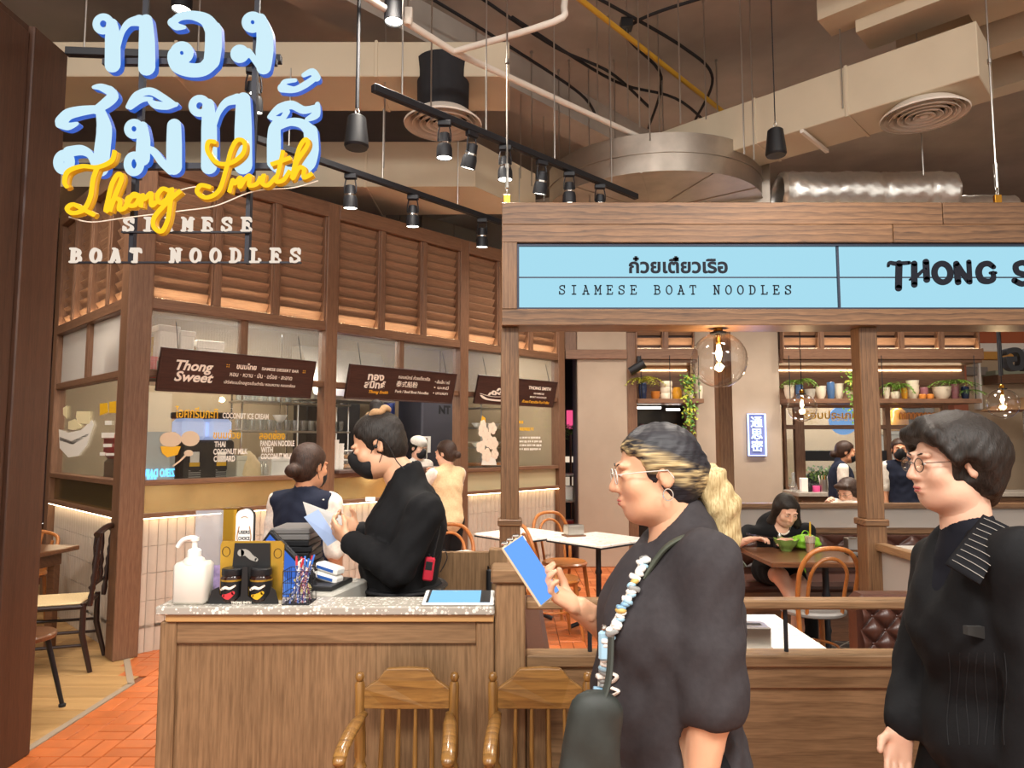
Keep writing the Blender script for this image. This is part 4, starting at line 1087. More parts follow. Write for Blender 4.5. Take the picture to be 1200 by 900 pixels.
# sauce gift box with two jars
GOLD = plain('gold_card', srgb('#c9a03e'), .3, .7); CARD_B = plain('black_card', srgb('#1b1b1c'), .4)
bx = cpx(288, 700, yl, ZC); k = yl/F_PX
gb = thing('gift_box', 'black and gold carrier box standing on the ledge', 'box', bx)
def gp(px, py): return ((px-288)*k, (705-py)*k)
FG = lambda x, y, d: (x, d, y)
MB().prism([gp(*q) for q in ((255, 706), (254, 643), (256, 638), (324, 638), (328, 642), (327, 706))], .02, .028, FG).build('back_card', GOLD, gb)
MB().prism([gp(*q) for q in ((270, 690), (269, 668), (271, 640), (312, 640), (313, 668), (314, 690))], .016, .0195, FG).build('black_panel', CARD_B, gb)
MB().ribbon([gp(*q) for q in ((279, 651), (285, 651), (291, 656), (297, 659))], [4*k, 3.5*k, 3*k, 2*k], .013, .0158, FG).build('handle_cutout', plain('grey_cut', srgb('#a09c94'), .6), gb)
MB().prism([gp(*q) for q in ((249, 708), (254, 690), (262, 686), (263, 694), (270, 702), (281, 702), (287, 696), (288, 664), (294, 664), (295, 696), (302, 702), (313, 702), (319, 694), (321, 686), (326, 690), (331, 708))], -.035, -.031, FG).build('front_card', CARD_B, gb)
MB().box(gp(250, 0)[0], gp(330, 0)[0], -.031, .02, gp(0, 707.5)[1], gp(0, 706)[1]).build('tray', CARD_B, gb)
for cx_, cy_ in ((261, 650), (321, 652)):
    MB().tube([(gp(cx_, cy_)[0] + 4.5*k*math.cos(a), .0185, gp(cx_, cy_)[1] + 5.5*k*math.sin(a)) for a in [i*PI/8 for i in range(16)]], .0009, 5, closed=True).build('printed_emblem', CARD_B, gb)
text('printed_brand', 'THONG SMITH', LETTER_W, gb, frameM((gp(288, 703)[0], -.0358, gp(288, 703.5)[1]), (1,0,0), (0,0,1)), .009, .0003, .0003)
for px_, lab, blob in ((273, 'small black sauce jar with a red pepper label, in the gold box', '#c8323a'), (306, 'small black sauce jar with a yellow label splash, in the gold box', '#d9a81c')):
    j = thing('sauce_jar', lab, 'jar', (bx.x + (px_-288)*k, yl-.006, ZC + .004), group='sauce jars in the gift box')
    MB().lathe([(11*k, 0), (12.2*k, 2*k), (12.4*k, 26*k), (10*k, 30*k)], 22).build('glass_body', plain('dark_sauce', srgb('#2c1710'), .15), j, smooth=40)
    MB().lathe([(11.4*k, 29*k), (11.8*k, 30*k), (11.8*k, 36*k), (10.8*k, 37*k), (0, 37*k)], 22).build('lid', BLACK_P, j, smooth=30)
    MB().lathe([(12.5*k, 4*k), (12.5*k, 23*k)], 22, cap=False).build('label_wrap', CARD_B, j, smooth=60)
    MB().lathe([(12.55*k, 23*k), (12.55*k, 25*k)], 22, cap=False).build('gold_band', GOLD, j, smooth=60)
    m = MB(); m.ribbon([(-5*k, 8*k), (0, 7*k), (6*k, 11*k)], [1.5*k, 3.5*k, 2*k], -12.8*k, -12.4*k, FG); m.build('label_splash', plain('label_'+blob[1:], srgb(blob), .5), j)
    m = MB(); m.ribbon([(-7*k, 15*k), (-3*k, 17*k), (2*k, 16*k), (8*k, 19*k)], [1.2*k, 1.6*k, 1.3*k, 1*k], -12.9*k, -12.5*k, FG); m.build('label_scrawl', LETTER_W, j)
# pen cup full of patterned pens
pc = thing('pen_cup', 'black wire mesh pen cup on the ledge', 'pen cup', cpx(351, 700, yl-.01, ZC)); k = yl/F_PX
m = MB(); w_ = 15*k; h_ = 37*k
for z in (0, h_*.33, h_*.66, h_): m.tube([(-w_, -w_, z), (w_, -w_, z), (w_, w_, z), (-w_, w_, z)], .0012, 4, closed=True)
for i in range(7):
    q = -w_ + 2*w_*i/6
    for s_ in (-w_, w_): m.tube([(q, s_, 0), (q, s_, h_)], .0007, 4); m.tube([(s_, q, 0), (s_, q, h_)], .0007, 4)
m.build('wire_cage', BLACK_M, pc); MB().box(-w_, w_, -w_, w_, 0, .002).build('base', BLACK_M, pc)
random.seed(5)
def pen_mat(nm, c):
    m_, nt, b, N, L = _nodes(nm); nz = noise(nt, coords(nt), 180, 2)
    L.new(ramp(nt, nz, [(.4, srgb('#e8e2da')), (.5, srgb(c)), (.6, srgb('#2c3a78'))]), b.inputs['Base Color']); return m_
PM = [pen_mat('pen_pattern_red', '#b03a3a'), pen_mat('pen_pattern_blue', '#3a62b0')]
CAPS = [plain('pen_cap_red', srgb('#c43040'), .4), plain('pen_cap_blue', srgb('#2f6fc8'), .4), plain('pen_cap_white', srgb('#ddd8d0'), .4)]
for i in range(12):
    ax, ay = random.uniform(-.7, .7)*w_, random.uniform(-.7, .7)*w_; tx, ty = random.uniform(-.6, 1.1)*w_, random.uniform(-.6, .6)*w_
    c_ = i % 3; j = thing('ballpoint_pen', ('red-capped', 'blue-capped', 'white-capped')[c_] + ' patterned pen standing in the wire mesh cup', 'pen', pc.location + Vector((ax, ay, .003)), group=('red', 'blue', 'white')[c_] + ' capped pens in the cup')
    h2 = random.uniform(44, 52)*k; d = Vector((tx-ax, ty-ay, h2))
    MB().tube([(0, 0, 0), d*.82], .0032, 7).build('barrel', PM[i % 2], j); MB().tube([d*.8, d], [.0036, .003], 7).build('cap', CAPS[c_], j)
# tablet lying on the ledge
tb = thing('tablet', 'white tablet computer lying on the ledge showing a blue screen', 'tablet', cpx(538, 703, YC+.067, ZC))
hw2 = 40/F_PX*(YC+.09)
M = Matrix.Rotation(R(7), 4, 'X')
MB().cbox(-hw2, hw2, -.06, .06, .008, .016, .003, M=M).build('body', WHITE_P, tb)
MB().box(-hw2+.012, hw2-.012, -.054, .054, .0162, .0168, M=M).build('screen', SCREEN_S, tb)
MB().box(hw2-.042, hw2-.012, -.054, .054, .0169, .0172, M=M).build('dark_sidebar', BLACK_P, tb)
MB().box(-hw2+.012, -hw2+.02, -.054, .054, .0169, .0172, M=M).build('dark_sidebar', BLACK_P, tb)
MB().box(-.05, .05, .04, .055, 0, .008).build('stand', WHITE_P, tb)
# ---- things on the work top behind the ledge
yd = YC + .38
def dk(px, Y): return (px-600)/F_PX*Y
# acrylic leaflet holder
t = thing('leaflet_holder', 'clear acrylic leaflet holder beside the gold plaque', 'holder', (dk(250, yd), yd, DZ))
MB().box(-.045, .045, 0, .003, 0, atY(250, 598, yd).z-DZ, M=Matrix.Rotation(R(20), 4, 'Z')).build('acrylic_sheet', pane_mat('acrylic', (.92,.94,.97,1), .12, .05, .35, srgb('#cfd3dc')), t)
MB().box(-.043, .043, -.006, -.003, 0, .16, M=Matrix.Rotation(R(20), 4, 'Z')).build('leaflet', plain('leaflet_print', srgb('#8a7aa0'), .5, var=.6, vscale=30), t)
MB().box(-.045, .045, -.05, .03, 0, .004, M=Matrix.Rotation(R(20), 4, 'Z')).build('foot', GLASS, t)
# gold award plaque
t = thing('award_plaque', 'gold award block with a white rounded USERS CHOICE face', 'plaque', (dk(281, yd+.06), yd+.06, DZ))
kk = (yd+.06)/F_PX; zt_ = atY(281, 596, yd+.06).z-DZ
MB().cbox(-19*kk, 1*kk, .004, .06, 0, zt_, .004).build('gold_block', plain('polished_gold', srgb('#d9a93c'), .2, 1.0), t)
poly = arc(11*kk, zt_-9*kk, 9*kk, 90, 0, 6) + [(20*kk, zt_-50*kk), (0, zt_-50*kk)] + arc(8*kk, zt_-9*kk, 8*kk, 180, 90, 6)
MB().prism(poly, -.004, .01, FG).build('face_plate', WHITE_P, t)
MB().prism([(x*1.06-.0008, y*1.004) for x, y in poly], -.0005, .012, FG).build('dark_rim', BLACK_P, t)
for s_, tx_ in ((.017, 'USERS'), (.017, 'CHOICE')): text('plaque_word', tx_, INK, t, frameM((10*kk, -.0048, zt_-(27 if tx_ == 'USERS' else 34)*kk), (1,0,0), (0,0,1)), s_, .0003, .0004, width=13*kk)
for sx in (-1, 1): MB().tube(curve([((10+sx*3)*kk, -.005, zt_-44*kk), ((10+sx*8)*kk, -.005, zt_-34*kk), ((10+sx*6)*kk, -.005, zt_-20*kk)], 4), .0018, 5).build('laurel', plain('laurel_bronze', srgb('#b07a4a'), .5), t)
MB().tube([(10*kk + 5*kk*math.cos(R(a)), -.005, zt_-14*kk + 5*kk*math.sin(R(a))) for a in range(40, 141, 10)], .0012, 5).build('plaque_arc', plain('bronze_ink', srgb('#b07a4a'), .5), t)
# POS monitor, tilted
t = thing('till_monitor', 'tilted black touch-screen till monitor with blue screen', 'monitor', (dk(332, yd+.02), yd+.02, DZ), R(-28))
M = Matrix.Translation((0, 0, .135)) @ Matrix.Rotation(R(34), 4, 'Y') @ Matrix.Rotation(R(-12), 4, 'X')
MB().cbox(-.13, .13, -.012, .012, -.088, .088, .006, M=M).build('bezel', BLACK_P, t)
MB().box(-.115, .115, -.0135, -.012, -.074, .074, M=M).build('screen', emis('till_screen', (.05, .14, .55, 1), .8), t)
for i in range(3): MB().box(-.105+i*.07, -.045+i*.07, -.0142, -.0137, -.06, .01, M=M).build('screen_tile', emis('till_tile%d' % i, (.10, .25, .75, 1), .8), t)
MB().cbox(-.03, .03, .0, .05, 0, .12, .005).build('stand', BLACK_P, t); MB().cbox(-.08, .08, -.05, .1, 0, .012, .004).build('base', BLACK_P, t)
# stack of folders
random.seed(11)
fx = dk(352, yd+.28)
for i in range(6):
    m_ = BLACK_P if i < 4 else (plain('grey_cover%d' % i, srgb('#6f6c6a'), .5))
    o = MB().cbox(-.075, .075, -.1, .1, 0, .022, .004, M=Matrix.Rotation(random.uniform(-.12, .12), 4, 'Z')).build('menu_folder', m_)
    o.location = (fx, yd+.28, DZ+.13+i*.023); tag(o, ('lowest', 'second lowest', 'third', 'fourth', 'second highest grey', 'topmost grey')[i] + ' folder in the stack behind the till monitor', 'folder', 'stack of folders')
o = MB().cbox(-.08, .08, -.11, .11, 0, .128, .004).build('folder_stand', BLACK_P); o.location = (fx, yd+.28, DZ); tag(o, 'black box carrying the folder stack behind the monitor', 'box')
# cash drawer, printer tray, reader, keyboard
xd = dk(392, yd)
t = thing('cash_drawer', 'pale grey cash drawer with a keyhole on the work top', 'cash drawer', (xd-.02, yd-.02, DZ), R(-14))
MB().cbox(-.075, .085, -.10, .20, 0, .085, .004).build('case', plain('drawer_grey', srgb('#b9b7ae'), .45), t)
MB().cbox(-.07, .08, -.104, -.099, .01, .075, .003).build('drawer_front', plain('drawer_grey_b', srgb('#aeaca4'), .45), t)
MB().lathe([(.006, 0), (.006, .002)], 10, Matrix.Translation((.06, -.104, .045)) @ Matrix.Rotation(PI/2, 4, 'X')).build('lock', CHROME, t)
o = MB().cbox(-.06, .06, -.09, .09, 0, .016, .003, M=Matrix.Rotation(R(-10), 4, 'Z')).build('clip_tray', BLACK_P); o.location = (xd-.02, yd+.02, DZ+.086); tag(o, 'flat black tray lying on the cash drawer', 'tray')
for i, (dx, dy, a, lab) in enumerate(((-.02, .03, -20, 'lower white card reader leaning on the cash drawer'), (-.015, .035, -26, 'upper white card reader with a blue stripe on the drawer'))):
    t = thing('card_reader', lab, 'card reader', (xd+dx, yd+dy, DZ+.103+i*.03), R(a))
    MB().cbox(-.05, .05, -.025, .025, 0, .026, .006, M=Matrix.Rotation(R(10), 4, 'Y')).build('shell', WHITE_P, t)
    MB().box(-.04, .035, -.0262, -.025, .008, .018, M=Matrix.Rotation(R(10), 4, 'Y')).build('stripe', plain('reader_blue%d' % i, srgb('#2f5fae'), .4), t)
o = MB().tube(curve([(xd-.09, yd-.05, DZ+.12), (xd-.11, yd-.03, DZ+.17), (xd-.08, yd-.02, DZ+.18), (xd-.05, yd+.0, DZ+.12)], 6), .003, 6).build('reader_cable', WHITE_P); tag(o, 'looped white cable beside the card readers', 'cable')
t = thing('keyboard', 'black keyboard on the work top in front of the cash drawer', 'keyboard', (dk(387, YC+.3), YC+.275, DZ))
MB().cbox(-.055, .055, -.03, .03, .05, .062, .003).build('case', BLACK_P, t); MB().box(-.05, .05, -.02, .03, 0, .05).build('riser', BLACK_P, t)
for r_ in range(3):
    for c_ in range(6): MB().cbox(-.05+c_*.017, -.036+c_*.017, -.025+r_*.018, -.011+r_*.018, .062, .067, .002).build('key', BLACK_RUB, t)
o = MB().cbox(-.018, .018, -.002, .002, -.03, .03, .001, M=Matrix.Rotation(R(-35), 4, 'Y')).build('yellow_tag', plain('tag_yellow', srgb('#d8c98a'), .6)); o.location = (xd-.055, yd-.15, DZ+.125); tag(o, 'pale yellow paper tag hanging by the cash drawer', 'tag')

# ---- wooden child high chairs in front of the counter
def high_chair(x, y, label, rz=0):
    t = thing('high_chair', label, 'high chair', (x, y, 0), rz, 'wooden high chairs by the counter')
    for s_ in (-1, 1):
        prof = [(.014, .50), (.016, .56), (.019, .60), (.013, .615), (.019, .63), (.013, .645), (.017, .66), (.0165, .72), (.014, .80), (.0145, .855), (.011, .865)]
        Mx = Matrix.Translation((s_*.118, .0, 0)) @ Matrix.Rotation(R(s_*1.2), 4, 'Y')
        MB().lathe(prof, 14, Mx).build('back_upright', W_GOLD_Z, t, smooth=40)
        MB().lathe([(.0, .861), (.008, .863), (.0135, .876), (.0095, .888), (.0, .891)], 12, Mx).build('finial', W_GOLD_Z, t, smooth=60)
        # arm: curved, drops at the front into a rounded end
        pts = curve([(s_*.122, -.005, .775), (s_*.128, -.06, .775), (s_*.134, -.13, .77), (s_*.138, -.2, .755), (s_*.138, -.235, .735)], 5)
        MB().tube(pts, [.012]*3+[.014, .016, .017]+[.0185]*12+[.018, .016, .012], 12, flat=.7).build('arm', W_GOLD_X, t, smooth=60)
        MB().lathe([(.012, .50), (.015, .56), (.018, .62), (.013, .65), (.016, .68), (.014, .735)], 12, Matrix.Translation((s_*.138, -.215, 0))).build('arm_post', W_GOLD_Z, t, smooth=40)
        for yy, y2 in ((-.02, .05), (-.22, -.29)):
            MB().tube([(s_*.13, yy, .49), (s_*.15, (yy+y2)/2, .25), (s_*.168, y2, 0)], [.016, .02, .014], 10).build('leg', W_GOLD_Z, t, smooth=50)
    cr = [(-.122, .0), (-.122, .055), (-.105, .066), (-.085, .078), (-.068, .10), (-.058, .108), (0, .111), (.058, .108), (.068, .10), (.085, .078), (.105, .066), (.122, .055), (.122, .0), (.06, -.004), (-.06, -.004)]
    MB().prism([(a, .79+b) for a, b in cr], -.009, .009, lambda x_, z_, d: (x_, d - .02*(1-(x_/.13)**2)*-.6, z_)).build('crest_rail', W_GOLD_X, t, bevel=.003)
    for q in (-.07, -.024, .024, .07): MB().tube([(q, .008, .79), (q*1.04, .0, .65), (q*1.06, -.01, .51)], [.0055, .0075, .0062], 8).build('spindle', W_GOLD_Z, t, smooth=60)
    MB().cbox(-.165, .165, -.25, .03, .48, .515, .012).build('seat', W_GOLD_X, t)
    MB().tube(curve([(-.16, .0, .53), (-.12, -.05, .56), (-.1, -.12, .53), (-.11, -.2, .53)], 4), .014, 8, flat=.3).build('strap', BLACK_RUB, t)
    MB().tube(curve([(.16, .0, .53), (.17, -.02, .60), (.13, -.10, .57), (.11, -.2, .53)], 4), .016, 8, flat=.3).build('strap', BLACK_RUB, t)
    MB().cbox(-.16, .16, -.262, -.238, .2, .225, .004).build('footrest', W_GOLD_X, t)
ych = YC - .06
high_chair(dk(481, ych), ych, 'golden oak high chair in the middle of the counter front')
high_chair(dk(632, ych), ych, 'golden oak high chair beside the walking woman')

# ================================================================== DINING FURNITURE
def bentwood(name, label, loc, rz, group='bentwood dining chairs', seat_mat=None):
    t = thing(name, label, 'chair', loc, rz, group)
    # front of the chair is +y
    hoop = [(-.17, -.20, 0), (-.165, -.175, .25), (-.175, -.165, .45), (-.19, -.20, .62), (-.185, -.24, .76), (-.12, -.265, .86), (0, -.27, .885)]
    hoop = hoop + [(-x, y, z) for x, y, z in reversed(hoop[:-1])]
    MB().tube(curve(hoop, 6), .0155, 10).build('back_hoop', W_BENT, t, smooth=60)
    inn = [(-.115, -.155, .45), (-.12, -.19, .6), (-.115, -.235, .73), (-.065, -.25, .80), (0, -.255, .82)]
    inn = inn + [(-x, y, z) for x, y, z in reversed(inn[:-1])]
    MB().tube(curve(inn, 6), .012, 10).build('inner_hoop', W_BENT, t, smooth=60)
    MB().lathe([(.0, .43), (.185, .43), (.205, .44), (.208, .455), (.195, .468), (.17, .464), (0, .462)], 32).build('seat', seat_mat or W_BENT, t, smooth=40)
    for s_ in (-1, 1): MB().tube([(s_*.125, .13, .435), (s_*.14, .15, .25), (s_*.16, .185, 0)], [.02, .018, .013], 10).build('leg', W_BENT, t, smooth=60)
    MB().tube([(.148*math.cos(a), .148*math.sin(a)-.01, .22) for a in [i*PI/12 for i in range(24)]], .009, 8, closed=True).build('stretcher_ring', W_BENT, t, smooth=60)
    return t
def pedestal_table(label, loc, rz, sx, sy, top_mat, z=.75, th=.025, edge=None):
    t = thing('dining_table', label, 'table', loc, rz, 'dining tables')
    MB().cbox(-sx/2, sx/2, -sy/2, sy/2, z-th, z, .006).build('table_top', top_mat, t)
    if edge: MB().cbox(-sx/2-.003, sx/2+.003, -sy/2-.003, sy/2+.003, z-th-.008, z-th+.006, .002).build('edge_band', edge, t)
    MB().lathe([(.05, 0), (.05, .02), (.025, .05), (.022, .2), (.03, .23), (.022, .26), (.022, .45), (.03, .47), (.022, .5), (.022, z-th-.02), (.06, z-th)], 16).build('pedestal', BLACK_M, t, smooth=40)
    for a in range(4):
        c_, s_ = math.cos(a*PI/2+PI/4), math.sin(a*PI/2+PI/4)
        MB().tube(curve([(0, 0, .10), (.12*c_, .12*s_, .07), (.25*c_, .25*s_, .02)], 4), .018, 8).build('foot', BLACK_M, t, smooth=60)
    return t
pedestal_table('white marble table with a silver tissue box between bentwood chairs', (.72, 5.93, 0), R(42), .62, .60, MARBLE, edge=BLACK_M)
bentwood('bentwood_chair', 'bentwood chair at the left of the tissue-box marble table', (.34, 5.72, 0), R(-75))
bentwood('bentwood_chair', 'bentwood chair behind the tissue-box marble table', (.48, 6.5, 0), R(-150))
bentwood('bentwood_chair', 'bentwood chair half hidden by the walking woman', (.98, 5.35, 0), R(30))
pedestal_table('white marble table half hidden by the left canopy post', (.10, 6.25, 0), R(42), .62, .60, MARBLE, edge=BLACK_M)
pedestal_table('white marble table behind the oak half wall', (-.40, 4.85, 0), R(42), .7, .6, MARBLE, edge=BLACK_M)
bentwood('bentwood_chair', 'bentwood chair tucked behind the oak half wall, farther one', (-.42, 5.5, 0), R(200))
bentwood('bentwood_chair', 'bentwood chair tucked behind the oak half wall, nearer one', (-.30, 4.22, 0), R(35))
def tissue_box(loc, rz, label, m_=None):
    t = thing('tissue_box', label, 'tissue box', loc, rz)
    MB().cbox(-.075, .075, -.05, .05, .012, .095, .005).build('case', m_ or STEEL, t)
    MB().cbox(-.09, .09, -.06, .06, 0, .012, .003).build('wood_tray', W_DARKTOP, t)
    MB().box(-.05, .05, -.012, .012, .0952, .0962).build('slot', BLACK_RUB, t)
p = atZ(673, 629, .75); tissue_box((p.x, p.y+.05, .75), R(20), 'brushed silver tissue box on the middle marble table')
# booth: bench, marble table, tissue box
t = thing('booth_bench', 'dark leather booth bench along the left side partition', 'bench', (nxc+.04, YC+.16, 0))
MB().cbox(0, .1, 0, 1.1, .35, .83, .02).build('backrest', LEATHER, t); MB().cbox(0, .45, 0, 1.1, .34, .45, .02).build('seat', LEATHER, t); MB().box(0, .42, 0, 1.1, 0, .34).build('base', W_CNT_Y, t)
pedestal_table('white marble booth table just behind the front partition', (.86, 2.98, 0), 0, .74, .72, MARBLE, edge=BLACK_M)
p = atZ(893, 772, .75); tissue_box((p.x-.01, p.y+.12, .75), R(-3), 'silver tissue box on the booth table by the handrail')
def tufted(name, W_, H_, nx_, nz_, parent, mat_, ry=.035, loc=(0,0,0), rz=0):
    # diamond tufted pad facing -y, origin bottom left
    m = MB(); dx, dz = W_/nx_, H_/nz_
    def fn(u_, v_):
        x, z = u_*W_, v_*H_; a, b = x/dx, z/dz
        p = (a+b); q = (a-b)
        h = abs(math.sin(PI*p/2))*abs(math.sin(PI*q/2))
        return (x, -ry*(h**.45), z)
    m.grid(fn, nx_*10, nz_*10)
    o = m.build(name, mat_, parent, smooth=80); o.location = loc; o.rotation_euler = (0, 0, rz)
    bt = None
    for i in range(0, nx_+1):
        for j in range(0, nz_+1):
            if (i+j) % 2: continue
            if i in (0, nx_) or j in (0, nz_): continue
            if bt is None: bt = MB().ell((0, 0, 0), (.008, .006, .008), 8, 6).build('button', mat_, o, smooth=80); bt.location = (i*dx, -.003, j*dz)
            else: dup_part(bt, o, (i*dx, -.003, j*dz))
    return o
t = thing('tufted_bench', 'brown button-tufted leather bench behind the front partition', 'bench', (1.63, 3.42, 0))
tufted('tufted_back', .52, .5, 9, 8, t, LEATHER, .04, (0, -.06, .30))
MB().cbox(0, .52, -.06, .08, .28, .83, .03).build('back_core', LEATHER, t); MB().cbox(0, .52, -.5, -.06, .34, .45, .02).build('seat', LEATHER, t); MB().box(0.02, .50, -.46, .06, 0, .34).build('base', W_CNT_X, t)
# rear banquette with divider
YQ = 6.1
bq = thing('banquette', 'long dark tufted leather banquette along the rear divider', 'bench', (1.45, YQ, 0))
zt1 = atY(950, 626, YQ).z; zs = .46
tufted('tufted_back', 4.4, zt1-.5, 34, 3, bq, LEATHER, .04, (.0, -.07, .5))
MB().cbox(0, 4.4, -.07, .0, .4, zt1, .01).build('back_core', LEATHER, bq)
MB().cbox(0, 4.4, -.55, -.07, .38, zs, .03).build('seat', LEATHER, bq)
MB().box(0, 4.4, -.5, 0, 0, .38).build('base', W_DARKTOP, bq)
dv = thing('booth_divider', 'timber framed divider with frosted glass behind the banquette', 'partition', (1.40, YQ+.03, 0))
zr = atY(950, 590, YQ).z
MB().cbox(0, 5.2, -.02, .06, zr-.045, zr, .004).build('top_rail', W_OAK_X, dv)
MB().box(0, 5.2, .015, .025, zt1+.05, zr-.045).build('frosted_pane', FROST, dv)
MB().cbox(0, 5.2, -.02, .06, zt1, zt1+.05, .004).build('mid_rail', W_OAK_X, dv)
MB().box(0, 5.2, .0, .04, 0, zt1).build('lower_panel', W_OAK_X, dv)
pedestal_table('dark wooden table where the young woman eats', (2.22, 5.05, 0), 0, 1.0, .68, W_DARKTOP, .755, .035)
bentwood('bentwood_chair', 'bentwood chair with its back to the camera at the dark table', (1.98, 4.72, 0), R(4), seat_mat=plain('grey_seat', srgb('#8d8a86'), .4))
pedestal_table('pale marble table beside the right canopy post', (3.24, 5.15, 0), 0, .9, .65, MARBLE, .755, .03)
tissue_box((2.52, 5.2, .755), R(-8), 'silver tissue box on the dark table by the post')
# left dining corner
t = thing('spindle_chair', 'black turned-spindle chair with woven cane seat by the stall corner', 'chair', (-3.16, 4.98, 0), R(108))
for s_ in (-1, 1):
    pr = [(.016, .44), (.02, .50), (.014, .53), (.021, .56), (.014, .59), (.021, .63), (.014, .66), (.021, .70), (.014, .73), (.021, .77), (.014, .80), (.021, .84), (.015, .88), (.018, .93)]
    MB().lathe(pr, 12, Matrix.Translation((s_*.19, -.2, 0)) @ Matrix.Rotation(R(5), 4, 'X')).build('back_upright', DARKW, t, smooth=40)
    MB().tube([(s_*.19, -.2, .46), (s_*.19, -.2, .25), (s_*.2, -.26, 0)], [.018, .02, .016], 10).build('leg', DARKW, t, smooth=60)
    MB().lathe([(.014, 0), (.018, .05), (.02, .3), (.014, .33), (.02, .36), (.018, .44)], 12, Matrix.Translation((s_*.2, .2, 0))).build('leg', DARKW, t, smooth=40)
    for z in (.18, .27): MB().tube([(s_*.19, -.2, z), (s_*.2, .2, z)], .011, 8).build('stretcher', DARKW, t, smooth=60)
for q in (-.1, 0, .1): MB().lathe([(.009, .56), (.016, .62), (.009, .66), (.016, .70), (.009, .76), (.014, .82), (.009, .90)], 10, Matrix.Translation((q, -.235, 0))).build('spindle', DARKW, t, smooth=40)
MB().tube(curve([(-.21, -.265, .915), (-.1, -.285, .945), (.1, -.285, .945), (.21, -.265, .915)], 5), .022, 10).build('crest_rail', DARKW, t, smooth=60)
MB().tube([(-.19, -.235, .56), (.19, -.235, .56)], .012, 8).build('lower_rail', DARKW, t, smooth=60)
MB().cbox(-.21, .21, -.21, .22, .42, .45, .01).build('seat_frame', DARKW, t); MB().cbox(-.185, .185, -.185, .195, .449, .462, .006).build('cane_seat', CANE, t)
t = thing('dining_table', 'dark brown wooden table at the left beside the black chair', 'table', (-3.84, 5.22, 0), R(-8))
MB().cbox(-.5, .45, -.35, .35, .72, .755, .006).build('table_top', W_DARKTOP, t); MB().cbox(-.44, .36, -.28, .28, .62, .72, .004).build('apron', W_DARKTOP, t)
for a in (-.4, .32):
    for b in (-.25, .25): MB().cbox(a-.03, a+.03, b-.03, b+.03, 0, .62, .004).build('leg', W_DARKTOP, t)
t = thing('bentwood_armchair', 'orange bentwood armchair behind the left table', 'chair', (-4.12, 5.92, 0), R(200))
MB().tube(curve([(-.26, .2, .64), (-.28, 0, .66), (-.22, -.22, .74), (0, -.28, .78), (.22, -.22, .74), (.28, 0, .66), (.26, .2, .64)], 6), .016, 10).build('arm_hoop', W_BENT, t, smooth=60)
MB().lathe([(.0, .43), (.21, .43), (.225, .45), (.21, .468), (0, .462)], 28).build('seat', W_BENT, t, smooth=40)
for a, b in ((-.17, .17), (.17, .17), (-.16, -.17), (.16, -.17)): MB().tube([(a*1.3, b*1.1, .7 if b < 0 else .64), (a, b, .43), (a*1.15, b*1.2, 0)], [.013, .017, .013], 8).build('leg', W_BENT, t, smooth=60)
MB().tube(curve([(-.12, -.24, .76), (-.08, -.19, .46)], 2), .01, 8).build('back_stay', W_BENT, t); MB().tube(curve([(.12, -.24, .76), (.08, -.19, .46)], 2), .01, 8).build('back_stay', W_BENT, t)
t = thing('menu_box', 'small pale menu box on the left table', 'box', (-3.66, 5.28, .755), R(10))
MB().cbox(-.08, .08, -.05, .05, 0, .03, .004).build('wooden_base', plain('tan_box', srgb('#b88a50'), .5), t); MB().cbox(-.085, .085, -.055, .055, .035, .06, .004).build('white_lid', WHITE_P, t); MB().box(-.07, .07, -.045, .045, .03, .035).build('spacer', GREY_P, t)
o = MB().lathe([(0, 0), (.05, 0), (.062, .06), (.058, .06), (.045, .01)], 18).build('brown_bowl', plain('brown_glaze', srgb('#7a4a34'), .3), smooth=40); o.location = (-4.0, 5.15, .755); tag(o, 'small brown bowl on the left table', 'bowl')
t = thing('stool', 'black metal stool leg and foot showing past the timber wall', 'stool', (-2.80, 4.10, 0))
for a in (45, 135, 225, 315):
    c_, s_ = math.cos(R(a)), math.sin(R(a)); MB().tube([(.12*c_, .12*s_, .44), (.22*c_, .22*s_, .01)], [.016, .012], 8).build('leg', BLACK_M, t, smooth=60); MB().lathe([(.018, 0), (.02, .015), (.012, .02)], 10, Matrix.Translation((.22*c_, .22*s_, 0))).build('foot', BLACK_RUB, t)
MB().lathe([(.0, .43), (.17, .43), (.175, .45), (.165, .46), (0, .46)], 24).build('seat', W_DARKTOP, t, smooth=40)

# ================================================================== KITCHEN INTERIOR AND ITS SIGNS
nF = Vector((U.y, -U.x, 0))
def kp(px, py, yd):
    P_ = onplane(px, py, kworld(0, yd, 0), nF); q = KM.inverted() @ P_; return q.x, q.z
def kthing(name, label, cat, px, py, yd, z=None, group=None):
    x, zz = kp(px, py, yd); w = kworld(x, yd, zz if z is None else z)
    return thing(name, label, cat, w, A46, group)
def ksc(px, yd): return kworld(kp(px, 500, yd)[0], yd, 0).y/F_PX   # metres per pixel there
